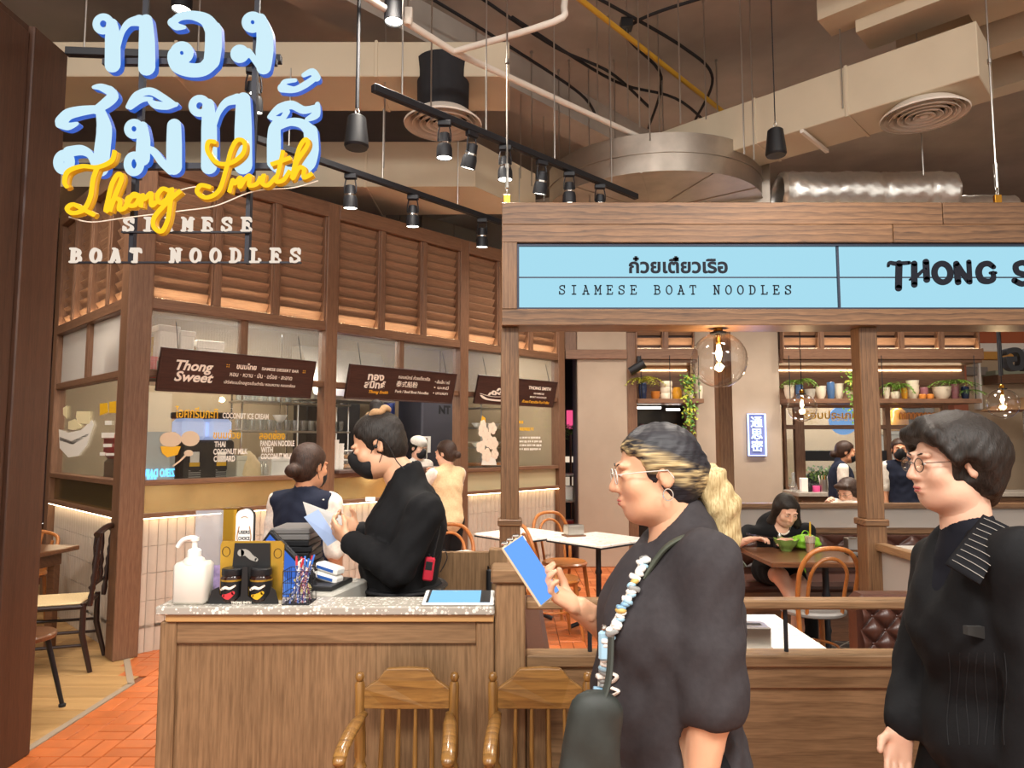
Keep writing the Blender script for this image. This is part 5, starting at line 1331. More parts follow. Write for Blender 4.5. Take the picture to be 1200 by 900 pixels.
# hanging menu boards tilted out over the counter
def board(pl, pr, yt, yb, label, off=-.13):
    x0, z0 = kp(pl, yt, off); x1, _ = kp(pr, yt+12, off); zb_ = kp(pl-4, yb, off)[1]
    w, h = x1-x0, z0-zb_
    t = thing('menu_board', label, 'sign board', kworld((x0+x1)/2, off, zb_), A46, 'hanging menu boards')
    M = Matrix.Translation((0, .07, 0)) @ Matrix.Rotation(R(15), 4, 'X')
    MB().cbox(-w/2, w/2, -.012, .012, 0, h, .003, M=M).build('panel', W_BOARD, t)
    fr = MB(); e = .006
    for a in (-w/2, w/2-.012): fr.cbox(a, a+.012, -.016, .014, 0, h, .002, M=M)
    fr.cbox(-w/2, w/2, -.016, .014, h-.012, h, .002, M=M); fr.cbox(-w/2, w/2, -.016, .014, 0, .012, .002, M=M)
    fr.build('frame', W_BOARD, t)
    for a in (-w*.4, w*.4): MB().tube([(a, .0, h*.95), (a, .06, h+.2)], .003, 5).build('hanging_wire', BLACK_M, t)
    def tx(nm, s, u, v, size, mat_=LETTER_W, bold=.0, width=None, shear=0): return text(nm, s, mat_, t, M @ frameM((u*w, -.0145, v*h), (1, 0, 0), (0, 0, 1)), size*h, .0006, bold*h, 'CENTER', 1.0, shear, width*w if width else None)
    return t, tx, w, h, M
t, tx, w, h, M = board(188, 369, 405, 457, 'dark wooden dessert menu board with white script, leftmost over the stall')
def sscript(strokes, u, v, sc_, hw, mat_, t, w, h, M, nm='script_lettering'):
    for g in strokes:
        m = MB()
        for pts in g: m.ribbon([(x*sc_, y*sc_) for x, y in pts], hw, -.0155, -.0142, lambda x, y, d: M @ Vector((u*w + x, d, v*h + y)), sub=5)
        m.build(nm, mat_, t)
tx('script_word', 'Thong', -.31, .62, .32, LETTER_W, .009, .22, .25)
tx('script_word', 'Sweet', -.30, .36, .32, LETTER_W, .009, .23, .25)
tx('thai_word', 'ขนมไทย', .02, .70, .17, LETTER_W, .005, .13); tx('caption_word', 'SIAMESE DESSERT BAR', .25, .69, .1, LETTER_W, .0015, .26)
tx('thai_line', 'หอม · หวาน · มัน · อร่อย · สะอาด', .13, .50, .15, LETTER_W, .0015, .42); tx('thai_line', 'เสิร์ฟขนมไทยสูตรต้นตำรับ หอมหวาน กลมกล่อม', .13, .30, .1, LETTER_W, .001, .48)
for u in (-.10, .42):
    m = MB()
    for dx, dz in ((-.008, -.008), (.008, .008), (-.008, .008), (.008, -.008)): m.ell(M @ Vector((u*w+dx, -.0145, .70*h+dz)), (.0045, .002, .0045), 8, 6)
    m.build('gold_flower', LETTER_Y, t)
t, tx, w, h, M = board(409, 534, 425, 466, 'dark wooden noodle menu board with Thai and Chinese words, middle one')
tx('thai_word', 'ทอง', -.27, .68, .28, LETTER_W, .010, .14); tx('thai_word', 'สมิทธ์', -.27, .44, .28, LETTER_W, .010, .18); tx('script_word', 'Thong Smith', -.23, .24, .12, LETTER_Y, .004, .17, .3)
tx('thai_line', 'ทองสมิทธ์ ก๋วยเตี๋ยวเรือ', .08, .74, .14, LETTER_W, .001, .30); tx('chinese_line', '泰式船粉', .02, .52, .2, LETTER_W, .002, .2); tx('caption_word', 'Pork / Beef Boat Noodles', .08, .30, .12, LETTER_W, .002, .32)
for v, s_ in ((.68, '• เส้นเล็ก / หมี่'), (.50, '• บะหมี่'), (.32, '• เกาเหลา')): tx('thai_line', s_, .36, v, .13, LETTER_W, .0015, .15)
t, tx, w, h, M = board(560, 652, 438, 472, 'dark wooden board with a drawn boat of noodles, behind the canopy post')
tx('caption_word', 'THONG SMITH', .27, .70, .16, LETTER_W, .005, .3); tx('caption_word', 'SIAMESE', .27, .5, .09, LETTER_W, .001, .14); tx('caption_word', 'BOAT NOODLES', .27, .36, .09, LETTER_W, .001, .22); tx('thai_line', 'ก๋วยเตี๋ยวเรือต้นตำรับ', .25, .17, .12, LETTER_Y, .004, .36)
m = MB(); FB = lambda x, y, d: M @ Vector((x*w, d, y*h))
m.ribbon([(-.44, .30), (-.36, .18), (-.18, .16), (-.06, .26), (-.02, .34)], [.012, .03, .03, .02, .006], -.0155, -.0142, FB); m.ribbon([(-.45, .36), (-.3, .28), (-.1, .32)], .008, -.0155, -.0142, FB)
for a, b in ((-.30, .45), (-.24, .55), (-.2, .48), (-.26, .40), (-.15, .42), (-.33, .38)): m.ribbon([(a-.02, b-.05), (a, b+.04), (a+.03, b-.03)], .014, -.0155, -.0142, FB)
m.build('boat_drawing', LETTER_W, t)
# ---- printed decals on the glass (children of the stall walls)
FW = lambda x, y, d: (x, d, y)
def gd(px, py, off=-.002): return kp(px, py, off)
def gtext(nm, s, px, py, sz_px, mat_, width_px, root=None):
    x, z = gd(px, py); k = ksc(px, 0); x1 = gd(px+width_px/2, py)[0]; x0 = gd(px-width_px/2, py)[0]
    return text(nm, s, mat_, sf, frameM(((x0+x1)/2, -.001, z), (1,0,0), (0,0,1)), sz_px*k, .0005, .0015, 'CENTER', 1, 0, x1-x0)
YEL_DECAL = plain('yellow_decal', srgb('#e8b21e'), .5); WHT_DECAL = plain('white_decal', srgb('#f0e9dd'), .6); TAN_DECAL = plain('tan_decal', srgb('#d9c3a6'), .6)
gtext('decal_heading', 'ไอศกรีมกะทิ', 231, 485, 16, YEL_DECAL, 50); gtext('decal_caption', 'COCONUT ICE CREAM', 288, 488, 9, WHT_DECAL, 54)
gtext('decal_heading', 'ขนมถ้วย', 266, 510, 12, YEL_DECAL, 32); gtext('decal_heading', 'ลอดช่อง', 319, 511, 12, YEL_DECAL, 30)
for i, s_ in enumerate(('THAI', 'COCONUT MILK', 'CUSTARD')): gtext('decal_caption', s_, (258, 270, 263)[i], 521+i*8.5, 9, WHT_DECAL, (13, 40, 25)[i])
for i, s_ in enumerate(('PANDAN NOODLE', 'WITH', 'COCONUT MILK')): gtext('decal_caption', s_, (325, 313, 324)[i], 520+i*7.5, 9, WHT_DECAL, (40, 14, 37)[i])
def gpoly(nm, pts, mat_, dd=-.0015):
    MB().prism([gd(*p) for p in pts], dd-.0008, dd, FW).build(nm, mat_, sf)
gpoly('coconut_decal', circ(200, 515, 13, 16, 9), TAN_DECAL); gpoly('coconut_decal', circ(223, 514, 11, 16, 9), TAN_DECAL)
gpoly('coconut_decal', [(188, 523), (212, 523), (208, 533), (196, 536), (190, 531)], YEL_DECAL)
m = MB(); m.ribbon([gd(203, 546), gd(211, 540), gd(218, 533)], [.006, .006, .008], -.003, -.002, FW); m.ell((gd(221, 531)[0], -.0025, gd(221, 531)[1]), (.035, .001, .025), 14, 8); m.build('spoon_decal', TAN_DECAL, sf)
m = MB()
for px_, py_, r_ in ((566, 505, 8), (577, 502, 7), (571, 515, 9), (563, 524, 7), (578, 520, 8), (570, 533, 8), (580, 532, 6), (566, 497, 5)):
    x, z = gd(px_, py_)
    for a in range(5):
        c_, s_ = math.cos(a*2*PI/5), math.sin(a*2*PI/5); k = ksc(px_, 0)*r_*.6
        m.ell((x+c_*k*.9, -.003 - .0004*a, z+s_*k*.9), (k*.85, .0008, k*.85), 10, 6)
m.build('flower_decal', plain('blossom_decal', srgb('#f3dfc9'), .6, var=.08, vscale=30), sf)
gpoly('flower_stem_decal', [(564, 545), (582, 545), (580, 535), (566, 535)], WHT_DECAL); gpoly('flower_bud_decal', [(563, 496), (565, 487), (569, 490), (569, 498)], YEL_DECAL)
# far caption rows too small to read: rows of short strokes
def blurred_row(nm, x0, x1, py, h, mat_, seed, root=None):
    rnd = random.Random(seed); m = MB(); x = x0
    while x < x1:
        w_ = rnd.uniform(1.0, 2.2); a, z0 = gd(x, py+h/2); b, _ = gd(x+w_*.75, py+h/2); _, z1 = gd(x, py-h/2)
        m.box(a, b, -.003, -.0015, z0 + (z1-z0)*rnd.uniform(0, .25), z1); x += w_ + rnd.choice((.15, .15, .9))
    tag(m.build(nm, mat_, sf), kind='stuff')
blurred_row('yellow_caption_row', 609, 625, 503, 4.5, YEL_DECAL, 1); blurred_row('yellow_caption_row', 608, 612, 495, 4, YEL_DECAL, 2)
for i in range(4): blurred_row('white_caption_row', 609, 634, 513+i*4.5, 2.6, WHT_DECAL, 10+i)
# boat drawing on the side glass
def sgd(px, py):
    P_ = onplane(px, py, kworld(-.002, 0, 0), U); q = KM.inverted() @ P_; return q.y, q.z
FSd = lambda x, y, d: (d, x, y)
def spoly(nm, pts, mat_): MB().prism([sgd(*p) for p in pts], -.003, -.002, FSd).build(nm, mat_, ss)
spoly('boat_hull_decal', [(69, 503), (80, 507), (95, 504), (108, 492), (110, 498), (102, 522), (92, 534), (80, 536), (70, 525)], WHT_DECAL)
spoly('boat_stripe_decal', [(70, 512), (84, 517), (104, 508), (103, 511), (85, 521), (70, 516)], plain('decal_gap', srgb('#4a3c30'), .6))
for pts in ([(74, 478), (79, 475), (79, 491), (74, 486)], [(90, 482), (106, 482), (105, 497), (92, 496), (89, 489)], [(80, 494), (88, 491), (96, 500), (86, 504), (80, 503)]): spoly('boat_sail_decal', pts, plain('cream_decal', srgb('#ecdcae'), .6))
spoly('yellow_letter_decal', [(117, 473), (126, 472), (127, 483), (117, 487)], YEL_DECAL); spoly('yellow_letter_decal', [(128, 471), (136, 470), (136, 484), (128, 484)], YEL_DECAL)
for x0_, x1_, y0_, y1_ in ((123, 131, 493, 498), (119, 134, 507, 513), (121, 131, 520, 524), (117, 123, 530, 534), (124, 134, 531, 534)): spoly('white_label_decal', [(x0_, y0_), (x1_, y0_), (x1_, y1_), (x0_, y1_)], WHT_DECAL)

# ---- lamps: ceiling tubes inside the kitchen
for x, y, lab in ((.75, .55, 'white tube light on the kitchen ceiling behind the dessert board'), (1.35, 1.5, 'white tube light deeper in the kitchen over the shelves'), (2.3, .7, 'white tube light on the kitchen ceiling behind the noodle board'), (4.0, .6, 'white tube light in the kitchen bay behind the canopy post')):
    t = thing('tube_light', lab, 'lamp', kworld(x, y, 2.88), A46, 'kitchen tube lights')
    MB().cbox(-.5, .5, -.03, .03, -.03, .02, .004).build('housing', WHITE_PT, t); MB().box(-.48, .48, -.02, .02, -.045, -.03).build('tube', LED_W, t)
    l = light('AREA', 'tube_glow', (0, 0, -.06), 17, (1, .93, .82), size=.9, sy=.06); l.parent = t
t = thing('blue_light_bar', 'deep blue light bar inside the middle kitchen bay', 'lamp', kworld(2.75, .35, 2.80), A46)
MB().cbox(-.35, .95, -.1, .1, 0, .03, .003).build('housing', BLACK_M, t); MB().box(-.33, .93, -.09, .09, -.01, 0).build('diffuser', emis('blue_bar', (.06, .04, 1, 1), 2.2), t)
# ---- counters along the glass and the back wall
WT = 1.22
t = thing('kitchen_counter', 'steel kitchen counter right behind the stall glass', 'counter', kworld(.1, .10, 0), A46)
MB().cbox(0, L_F-.25, .0, .6, WT-.04, WT, .004).build('steel_top', STEEL, t); MB().box(.02, L_F-.27, .02, .58, 0, WT-.04).build('cabinet', STEEL, t)
t = thing('back_counter', 'long steel counter along the kitchen back wall', 'counter', kworld(.1, KD-.62, 0), A46)
MB().cbox(0, L_F-.25, 0, .6, .86, .9, .004).build('steel_top', STEEL, t); MB().box(.02, L_F-.27, .04, .58, 0, .86).build('cabinet', STEEL, t)
# wall shelf with glasses
t = thing('glass_shelf', 'steel shelf unit full of glasses on the kitchen back wall', 'shelf', kworld(1.55, 1.55, 0), A46)
zs_ = [kp(350, 505, 1.6)[1], kp(350, 472, 1.6)[1]]
for z in zs_: MB().cbox(0, 1.35, 0, .3, z-.02, z, .003).build('shelf_board', STEEL, t)
for x in (0.02, .67, 1.33): MB().tube([(x, .02, .9), (x, .02, zs_[1]+.25)], .012, 8).build('upright', CHROME, t); MB().tube([(x, .28, .9), (x, .28, zs_[1]+.25)], .012, 8).build('upright', CHROME, t)
DRINK = pane_mat('tumbler_glass', (.97,.98,.97,1), .22, .04, .12, srgb('#dfe2e0'))
g0 = None
for r_, z in enumerate(zs_):
    for i in range(13):
        for j in range(2):
            o = MB().lathe([(.026, 0), (.034, .12), (.031, .12), (.024, .006), (0, .006)], 12).build('tumbler', DRINK, smooth=50) if g0 is None else dup_part(g0, None)
            if g0 is None: g0 = o
            o.location = kworld(1.55+.06+i*.1, 1.62+j*.13, z); tag(o, ('clear tumbler on the lower steel shelf in the kitchen', 'clear tumbler on the upper steel shelf in the kitchen')[r_], 'glass', ('tumblers on the lower kitchen shelf', 'tumblers on the upper kitchen shelf')[r_])
# soft-serve machine with two hoppers
t = kthing('ice_cream_machine', 'black twin ice cream machine with glowing white-blue hoppers', 'machine', 238, 560, .55, WT)
k = ksc(238, .55); zt_ = kp(238, 487, .55)[1]-WT
MB().cbox(-.23, .23, -.1, .3, 0, zt_*.62, .02).build('body', BLACK_P, t)
for s_ in (-.115, .115):
    MB().cbox(s_-.1, s_+.1, -.08, .2, zt_*.62, zt_*.95, .03).build('hopper', plain('hopper_plastic', srgb('#c9d6f0'), .3, emit=(.5, .62, 1, 1), estr=.35), t)
    MB().cbox(s_-.105, s_+.105, -.085, .21, zt_*.95, zt_*1.05, .008).build('hopper_lid', BLACK_P, t)
    MB().lathe([(.085, 0), (.09, .01)], 24, Matrix.Translation((s_, -.101, zt_*.30)) @ Matrix.Rotation(PI/2, 4, 'X')).build('front_dome', BLACK_RUB, t)
    MB().box(s_-.045, s_+.03, -.115, -.111, zt_*.28, zt_*.44).build('notice', PAPER, t); MB().box(s_-.05, s_+.035, -.1155, -.111, zt_*.22, zt_*.28).build('notice_stripe', YEL_DECAL, t)
    for q in range(5): MB().box(s_-.05, s_+.05, -.104, -.1, .03+q*.018, .038+q*.018).build('vent_slot', GREY_P, t)
# grey board with mirrored blue neon words
t = kthing('neon_word_board', 'grey board carrying back-to-front blue neon words', 'neon sign', 182, 560, .25, WT)
x0, x1 = kp(160, 560, .25)[0], kp(205, 560, .25)[0]; zt_ = kp(182, 506, .25)[1]-WT
MB().box(-(x1-x0)/2, (x1-x0)/2, .0, .012, 0, zt_).build('board', plain('grey_board', srgb('#aeb3ae'), .4), t)
NB = emis('blue_word', (.12, .5, 1, 1), 1.6)
for s_, u_, v_ in (('ZERO DAIRY', .06, .20), ('BAR', -.10, .08)): text('neon_word', s_, NB, t, frameM((u_*(x1-x0), -.004, v_*zt_), (-1,0,0), (0,0,1)), .085, .002, .003, 'CENTER', 1, 0, (.9 if s_ != 'BAR' else .26)*(x1-x0))
t = kthing('coffee_machine', 'red coffee machine at the left end of the kitchen', 'machine', 172, 520, 1.3, .9)
MB().cbox(-.3, .3, -.2, .2, 0, .5, .03).build('body', STEEL, t); MB().cbox(-.32, .32, -.22, .18, .5, .72, .04).build('red_hood', plain('red_enamel', srgb('#a8242c'), .3), t); MB().cbox(-.28, .28, -.24, -.2, .05, .12, .01).build('drip_tray', STEEL, t)
for a in (-.15, .15): MB().tube([(a, -.22, .42), (a, -.34, .40)], .015, 8).build('handle', BLACK_P, t)
# crates and boxes on a high shelf seen through the fluted glass
t = thing('storage_shelf', 'high storage shelf behind the fluted glass', 'shelf', kworld(.1, .16, 2.02), A46)
MB().cbox(0, 1.45, 0, .4, 0, .03, .003).build('board', STEEL, t)
def kbox(nm, lab, cat, pl, pr, pt, pb, yd, z0, m_, dpt=.25):
    x0, x1 = kp(pl, pb, yd)[0], kp(pr, pb, yd)[0]; zt_ = kp(pl, pt, yd)[1]
    t = thing(nm, lab, cat, kworld((x0+x1)/2, yd, z0), A46); w = (x1-x0)/2
    MB().cbox(-w, w, 0, dpt, 0, zt_-z0, .008).build('body', m_, t); MB().cbox(-w-.006, w+.006, -.006, dpt+.006, (zt_-z0)*.8, zt_-z0, .004).build('rim', m_, t)
    return t
kbox('plastic_crate', 'red plastic crate behind the fluted glass', 'crate', 161, 184, 416, 432, .2, 2.05, plain('red_crate', srgb('#d9403c'), .4))
kbox('cardboard_box', 'yellow box behind the fluted glass next to the red crate', 'box', 162, 185, 393, 415, .42, 2.05, plain('yellow_box', srgb('#d8b04a'), .6))
kbox('foam_box', 'white foam box tilted high behind the fluted glass', 'box', 186, 210, 380, 402, .3, 2.24, PAPER); kbox('foam_box', 'white foam box in the middle behind the fluted glass', 'box', 212, 228, 387, 400, .3, 2.24, PAPER)
kbox('tissue_pack', 'white bundle of packs over the dessert board', 'pack', 232, 262, 398, 412, .3, 2.05, PAPER)
kbox('carton', 'brown carton under the foam boxes behind the fluted glass', 'box', 187, 230, 402, 420, .34, 2.05, plain('brown_carton', srgb('#a98a62'), .7), .2)
# counter clutter behind the dessert window
BEI = plain('beige_sack', srgb('#d8c096'), .8, var=.08)
t = kthing('flour_sack', 'beige open sack on the counter behind the dessert window', 'sack', 288, 560, .35, WT); k = ksc(288, .35); MB().lathe([(.11, 0), (.13, .05), (.12, .14), (.06, .22), (.03, .25)], 16).build('sack', BEI, t, smooth=60); MB().ell((0.02, 0, .2), (.06, .05, .03)).build('fold', BEI, t, smooth=60)
o = kbox('storage_bin', 'white plastic bin with a lid behind the dessert window', 'bin', 318, 346, 536, 556, .3, WT, WHITE_P)
o = kbox('storage_bin', 'small clear bin next to the beige sack', 'bin', 277, 288, 534, 556, .25, WT, plain('milky_plastic', srgb('#c9c6b4'), .3)); 
for i, px_ in enumerate((306, 311)):
    o = MB().lathe([(.022, 0), (.024, .01), (.024, .11), (.012, .14), (.012, .16)], 14).build('water_bottle', DRINK, smooth=40); o.location = kworld(kp(px_, 556, .28)[0], .28, WT); tag(o, ('left', 'right')[i] + ' small clear bottle beside the white bin', 'bottle', 'small clear bottles')
o = MB().ell((0, 0, .03), (.06, .06, .035)).build('round_container_lid', plain('blue_plastic', srgb('#2c56b8'), .4), smooth=60); o.location = kworld(kp(344, 535, .35)[0]-.02, .42, WT+.125); tag(o, 'round blue plastic lid lying on the white bin', 'lid')
t = kthing('white_bowl', 'white bowl hanging on a wire rack by the shelves', 'bowl', 328, 492, 1.2); MB().lathe([(.02, -.03), (.05, 0), (.075, .05), (.07, .05), (.045, .01)], 18).build('bowl_body', WHITE_P, t, smooth=60); MB().tube([(0, 0, .05), (0, 0, .9)], .004, 5).build('wire', CHROME, t)
# middle bay: pass counter
t = thing('pass_ledge', 'dark stone serving ledge in the open kitchen bay', 'ledge', kworld(PIT+.07, -.12, Z3b), A46)
MB().cbox(0, PIT-.14, 0, .25, 0, .03, .004).build('slab', plain('dark_stone', srgb('#5a4a44'), .3, var=.2, vscale=60), t)
for i, (px_, n) in enumerate(((387, 7), (393, 8), (399, 7))):
    t = kthing('cup_stack', ('left', 'middle', 'right')[i] + ' tall stack of pale paper cups at the pass', 'cups', px_, 545, .12, Z3b+.03, 'paper cup stacks')
    for q in range(n): MB().lathe([(.026, 0), (.032, .035), (.033, .038), (.028, .036)], 14).build('cup', PAPER, t, smooth=60); t.children[-1].location = (0, 0, q*.034)
for i, (px_, z) in enumerate(((405, 0), (417, 0), (411, .09))):
    t = kthing('food_tub', ('left lower', 'right lower', 'upper')[i] + ' clear tub of snacks beside the cups', 'tub', px_, 545, .2, Z3b+.03+z, 'clear food tubs')
    MB().cbox(-.06, .06, -.05, .05, 0, .08, .008).build('tub', DRINK, t); MB().cbox(-.055, .055, -.045, .045, .005, .045, .01).build('snacks', plain('snack%d' % i, srgb('#c9925a'), .7, var=.4, vscale=60), t); MB().cbox(-.063, .063, -.053, .053, .08, .087, .003).build('lid', WHITE_P, t)
for i, px_ in enumerate((445, 457)):
    t = kthing('blue_cylinder', ('left', 'right')[i] + ' blue water filter cylinder on the kitchen wall', 'filter', px_, 488, 1.9, None, 'blue water filters'); MB().lathe([(.0, 0), (.06, .01), (.065, .04), (.065, .22), (.05, .24), (0, .24)], 18).build('canister', plain('filter_blue%d' % i, srgb('#4a5fae'), .35), t, smooth=40); MB().lathe([(.07, .24), (.07, .30), (.03, .31)], 18).build('cap', BLACK_P, t, smooth=40); MB().cbox(-.02, .02, .03, KD-1.9, .25, .29, .003).build('bracket', STEEL, t)
t = kthing('dark_fridge', 'dark grey fridge covered in faint stickers', 'fridge', 513, 560, 1.1, 0); x0, x1 = kp(494, 500, 1.1)[0], kp(531, 500, 1.1)[0]
MB().cbox(-(x1-x0)/2, (x1-x0)/2, 0, .5, 0, 2.2, .02).build('door', plain('fridge_grey', srgb('#4a4a52'), .35, .3), t); MB().tube([(-(x1-x0)/2+.05, -.03, 1.0), (-(x1-x0)/2+.05, -.03, 1.6)], .012, 8).build('handle', CHROME, t)
text('door_word', 'NT', BLACK_P, t, frameM((.1, -.002, 1.95), (1,0,0), (0,0,1)), .14, .0005, .006); MB().box(-.28, -.12, -.003, 0, 1.42, 1.62).build('door_notice', PAPER, t)
t = kthing('range_hood', 'stainless hood edge over the pass in the middle bay', 'hood', 420, 470, 1.0); MB().cbox(-.55, .5, 0, .5, 0, .05, .005).build('edge', STEEL, t); MB().prism([(0, .05), (.5, .05), (.5, .6), (.3, .6)], -.55, .5, lambda a, b, d: (d, a, b)).build('canopy', STEEL, t)
t = thing('wall_unit', 'tall dark unit closing the kitchen behind the fridge', 'cabinet', kworld(2.55, KD-.35, 0), A46); MB().cbox(0, .75, 0, .33, .9, 2.6, .01).build('carcass', BLACK_P, t); MB().cbox(.38, .74, -.012, 0, .92, 2.58, .004).build('door', plain('dark_door', srgb('#34302e'), .4), t)
# right bay: glass display and shelving
t = thing('display_case', 'glass food display case in the right kitchen bay', 'display case', kworld(3.4, .14, WT), A46)
MB().cbox(0, .75, 0, .35, 0, .06, .004).build('base', STEEL, t); MB().box(0, .75, 0, .008, .06, .32).build('glass_front', GLASS, t); MB().box(0, .75, 0, .35, .32, .335).build('top', STEEL, t); MB().box(.02, .73, .05, .33, .06, .09).build('food', plain('food_tray', srgb('#b8743c'), .7, var=.5, vscale=30), t)
t = thing('light_stick', 'vertical pale blue light tube in the right kitchen bay', 'lamp', kworld(kp(627, 525, .5)[0], .5, WT), A46); MB().tube([(0, 0, .02), (0, 0, .6)], .012, 8).build('tube', emis('pale_blue_tube', (.5, .65, 1, 1), 2.5), t); MB().cbox(-.03, .03, -.03, .03, 0, .02, .003).build('foot', BLACK_M, t)
t = thing('bowl_rack', 'steel rack of stacked bowls in the right kitchen bay', 'rack', kworld(4.25, .7, WT), A46)
for z in (.0, .25, .5, .75): MB().cbox(0, .5, 0, .35, z, z+.015, .003).build('tier', STEEL, t)
for x in (.01, .49): MB().tube([(x, .02, 0), (x, .02, .9)], .01, 6).build('upright', STEEL, t)
for r_ in range(3):
    for q in range(3):
        o = MB().lathe([(.03, 0), (.07, .05), (.072, .055), (.066, .054), (.028, .01)], 16).build('rice_bowl', PAPER, smooth=50); o.location = kworld(4.33+q*.16, .87, WT+.016+r_*.25); tag(o, ('bottom', 'middle', 'upper')[r_] + ' tier white bowl on the steel rack, ' + ('left', 'centre', 'right')[q], 'bowl', 'bowls on the kitchen rack')

# ================================================================== REAR SHELVES, COUNTER, FAR SHOPS
LEAF = plain('leaf_green', srgb('#6f9a34'), .5, var=.3, vscale=40); LEAF_D = plain('leaf_dark', srgb('#3f6a2a'), .5, var=.3, vscale=40); LEAF_Y = plain('leaf_lime', srgb('#b5b83a'), .5, var=.25, vscale=40)
def leaf(mb, p, d, n, L_, w):
    d = d.normalized(); s_ = d.cross(n).normalized()
    a, b, c_, e = p, p + d*L_*.45 + s_*w, p + d*L_, p + d*L_*.45 - s_*w
    mb.add([a, b + n*w*.2, c_ - n*w*.2, e + n*w*.2], [(0, 1, 2), (0, 2, 3)])
def fern(parent, c, rad, hgt, seed, mat_, n=16, droop=1.0):
    rnd = random.Random(seed); m = MB()
    for i in range(n):
        a = 2*PI*i/n + rnd.uniform(-.2, .2); L_ = rad*rnd.uniform(.7, 1.1); up = hgt*rnd.uniform(.6, 1.1)
        pts = []
        for k in range(9):
            t_ = k/8; pts.append(Vector(c) + Vector((math.cos(a)*L_*t_, math.sin(a)*L_*t_, up*(2.4*t_ - 2.6*droop*t_*t_))))
        m.tube(pts, .0025, 4)
        for k in range(1, 9):
            d = (pts[k]-pts[k-1]).normalized(); n_ = Vector((0, 0, 1))
            s_ = d.cross(n_).normalized()
            for sg_ in (-1, 1): leaf(m, pts[k], s_*sg_ + d*.5, n_, rad*.28*(1-.06*k), rad*.045)
    return m.build('foliage', mat_, parent)
def trailer(parent, c, w, L_, seed, mats, up=.10):
    rnd = random.Random(seed); ms = [MB() for _ in mats]
    for i in range(300):
        t_ = rnd.random(); x = rnd.gauss(0, w*.42)*(1-.35*t_); z = up*(1-t_*2.2) - L_*max(0, t_-.3)/.7*rnd.uniform(.6, 1.05); y = -rnd.uniform(0, .12)
        p = Vector(c) + Vector((x, y, z + rnd.uniform(-.03, .05))); d = Vector((rnd.uniform(-1, 1), rnd.uniform(-1, .2), rnd.uniform(-1, .6)))
        leaf(ms[rnd.randrange(len(ms))], p, d, Vector((rnd.uniform(-.4, .4), -1, .5)).normalized(), rnd.uniform(.035, .06), .014)
    for m, mt_ in zip(ms, mats): m.build('foliage', mt_, parent)
def sh_board(a, b, lab):
    t = thing('hung_shelf', lab, 'shelf', (xb(a), YB, SH_Z))
    MB().cbox(0, xb(b)-xb(a), -.14, .32, -.055, 0, .004).build('board', W_STALL_X, t)
    for q in ((.05, (xb(b)-xb(a))*.5, xb(b)-xb(a)-.05)): MB().tube([(q, -.1, 0), (q, -.1, .55)], .005, 6).build('hanging_rod', BLACK_M, t)
sh_board(745, 821, 'short hung wooden shelf of pots behind the walking woman'); sh_board(917, 1141, 'long hung wooden shelf of bowls and plants at the rear right')
def sx_(px, dy=0): return (px-600)/F_PX*((YB+dy)*_c + .6*_s)
kS = YB/F_PX
BOWL = plain('cream_ceramic', srgb('#ece0c8'), .35, var=.04); ORANGE = plain('orange_ceramic', srgb('#d8873c'), .3); AMBER = plain('amber_jar', srgb('#d89a2c'), .2); BLUEG = plain('blue_glass', srgb('#4a6a94'), .12); PINKG = plain('mauve_glass', srgb('#8a5a60'), .15); DBLUE = plain('dark_blue_glass', srgb('#26324e'), .12)
def bowls(px, w, hs, lab, m_=None):
    t = thing('bowl_stack', lab, 'bowls', (sx_(px), YB, SH_Z)); z = 0
    for i, h in enumerate(hs):
        r = w/2*kS; hh = h*kS
        MB().lathe([(r*.5, 0), (r*.85, hh*.4), (r, hh), (r*.95, hh), (r*.8, hh*.45), (r*.4, .01)], 20).build('bowl', m_ or BOWL, t, smooth=50); t.children[-1].location = (0, 0, z); z += hh*.55 if i < len(hs)-1 else hh
def jar(px, w, h, lab, m_, prof=None, nm='vase', cat='vase'):
    r, hh = w/2*kS, h*kS; t = thing(nm, lab, cat, (sx_(px), YB-.02, SH_Z))
    MB().lathe([(r*(a), hh*b) for a, b in (prof or ((.7, 0), (.85, .1), (1, .6), (.95, .95), (.85, 1.0), (.8, .95), (.6, .1)))], 18).build('body', m_, t, smooth=50)
    return t
t = jar(753, 10, 19, 'fern in a dark blue vase at the left end of the short shelf', DBLUE, nm='potted_fern', cat='plant'); fern(t, (0, 0, 19*kS), .26, .13, 1, LEAF_Y)
bowls(768, 11, (6, 6), 'two small orange bowls stacked beside the dark blue vase', ORANGE)
t = thing('canister_stack', 'stack of three round white canisters on the short shelf', 'canisters', (sx_(781), YB, SH_Z))
for i in range(3): r = 7*kS; MB().lathe([(r*.9, 0), (r, .02), (r, 6*kS), (r*.9, 7*kS), (0, 7*kS)], 20).build('canister', BOWL, t, smooth=50); t.children[-1].location = (0, 0, i*7.1*kS)
jar(793, 11, 14, 'orange squat jar beside the white canisters', AMBER, ((.8, 0), (1, .2), (1, .7), (.7, .95), (.7, 1), (.6, .95)))
t = jar(806, 12, 10, 'bushy plant trailing off the short shelf', BOWL, nm='potted_trailing_plant', cat='plant'); trailer(t, (-.02, -.06, .12), .13, .42, 4, (LEAF, LEAF_Y, LEAF_D), .16)
jar(819, 8, 16, 'white cylinder vase at the right end of the short shelf', BOWL)
bowls(925, 12, (12, 10), 'stack of white bowls at the left end of the long shelf')
t = jar(936, 9, 17, 'fern in a grey-blue vase on the long shelf', BLUEG, nm='potted_fern', cat='plant'); fern(t, (0, 0, 17*kS), .22, .12, 2, LEAF)
bowls(949, 13, (12,), 'single glass-like bowl beside the grey-blue fern vase', plain('pale_grey_ceramic', srgb('#d6d2c4'), .2)); bowls(962, 12, (12, 9), 'two nested white bowls left of the blue glass')
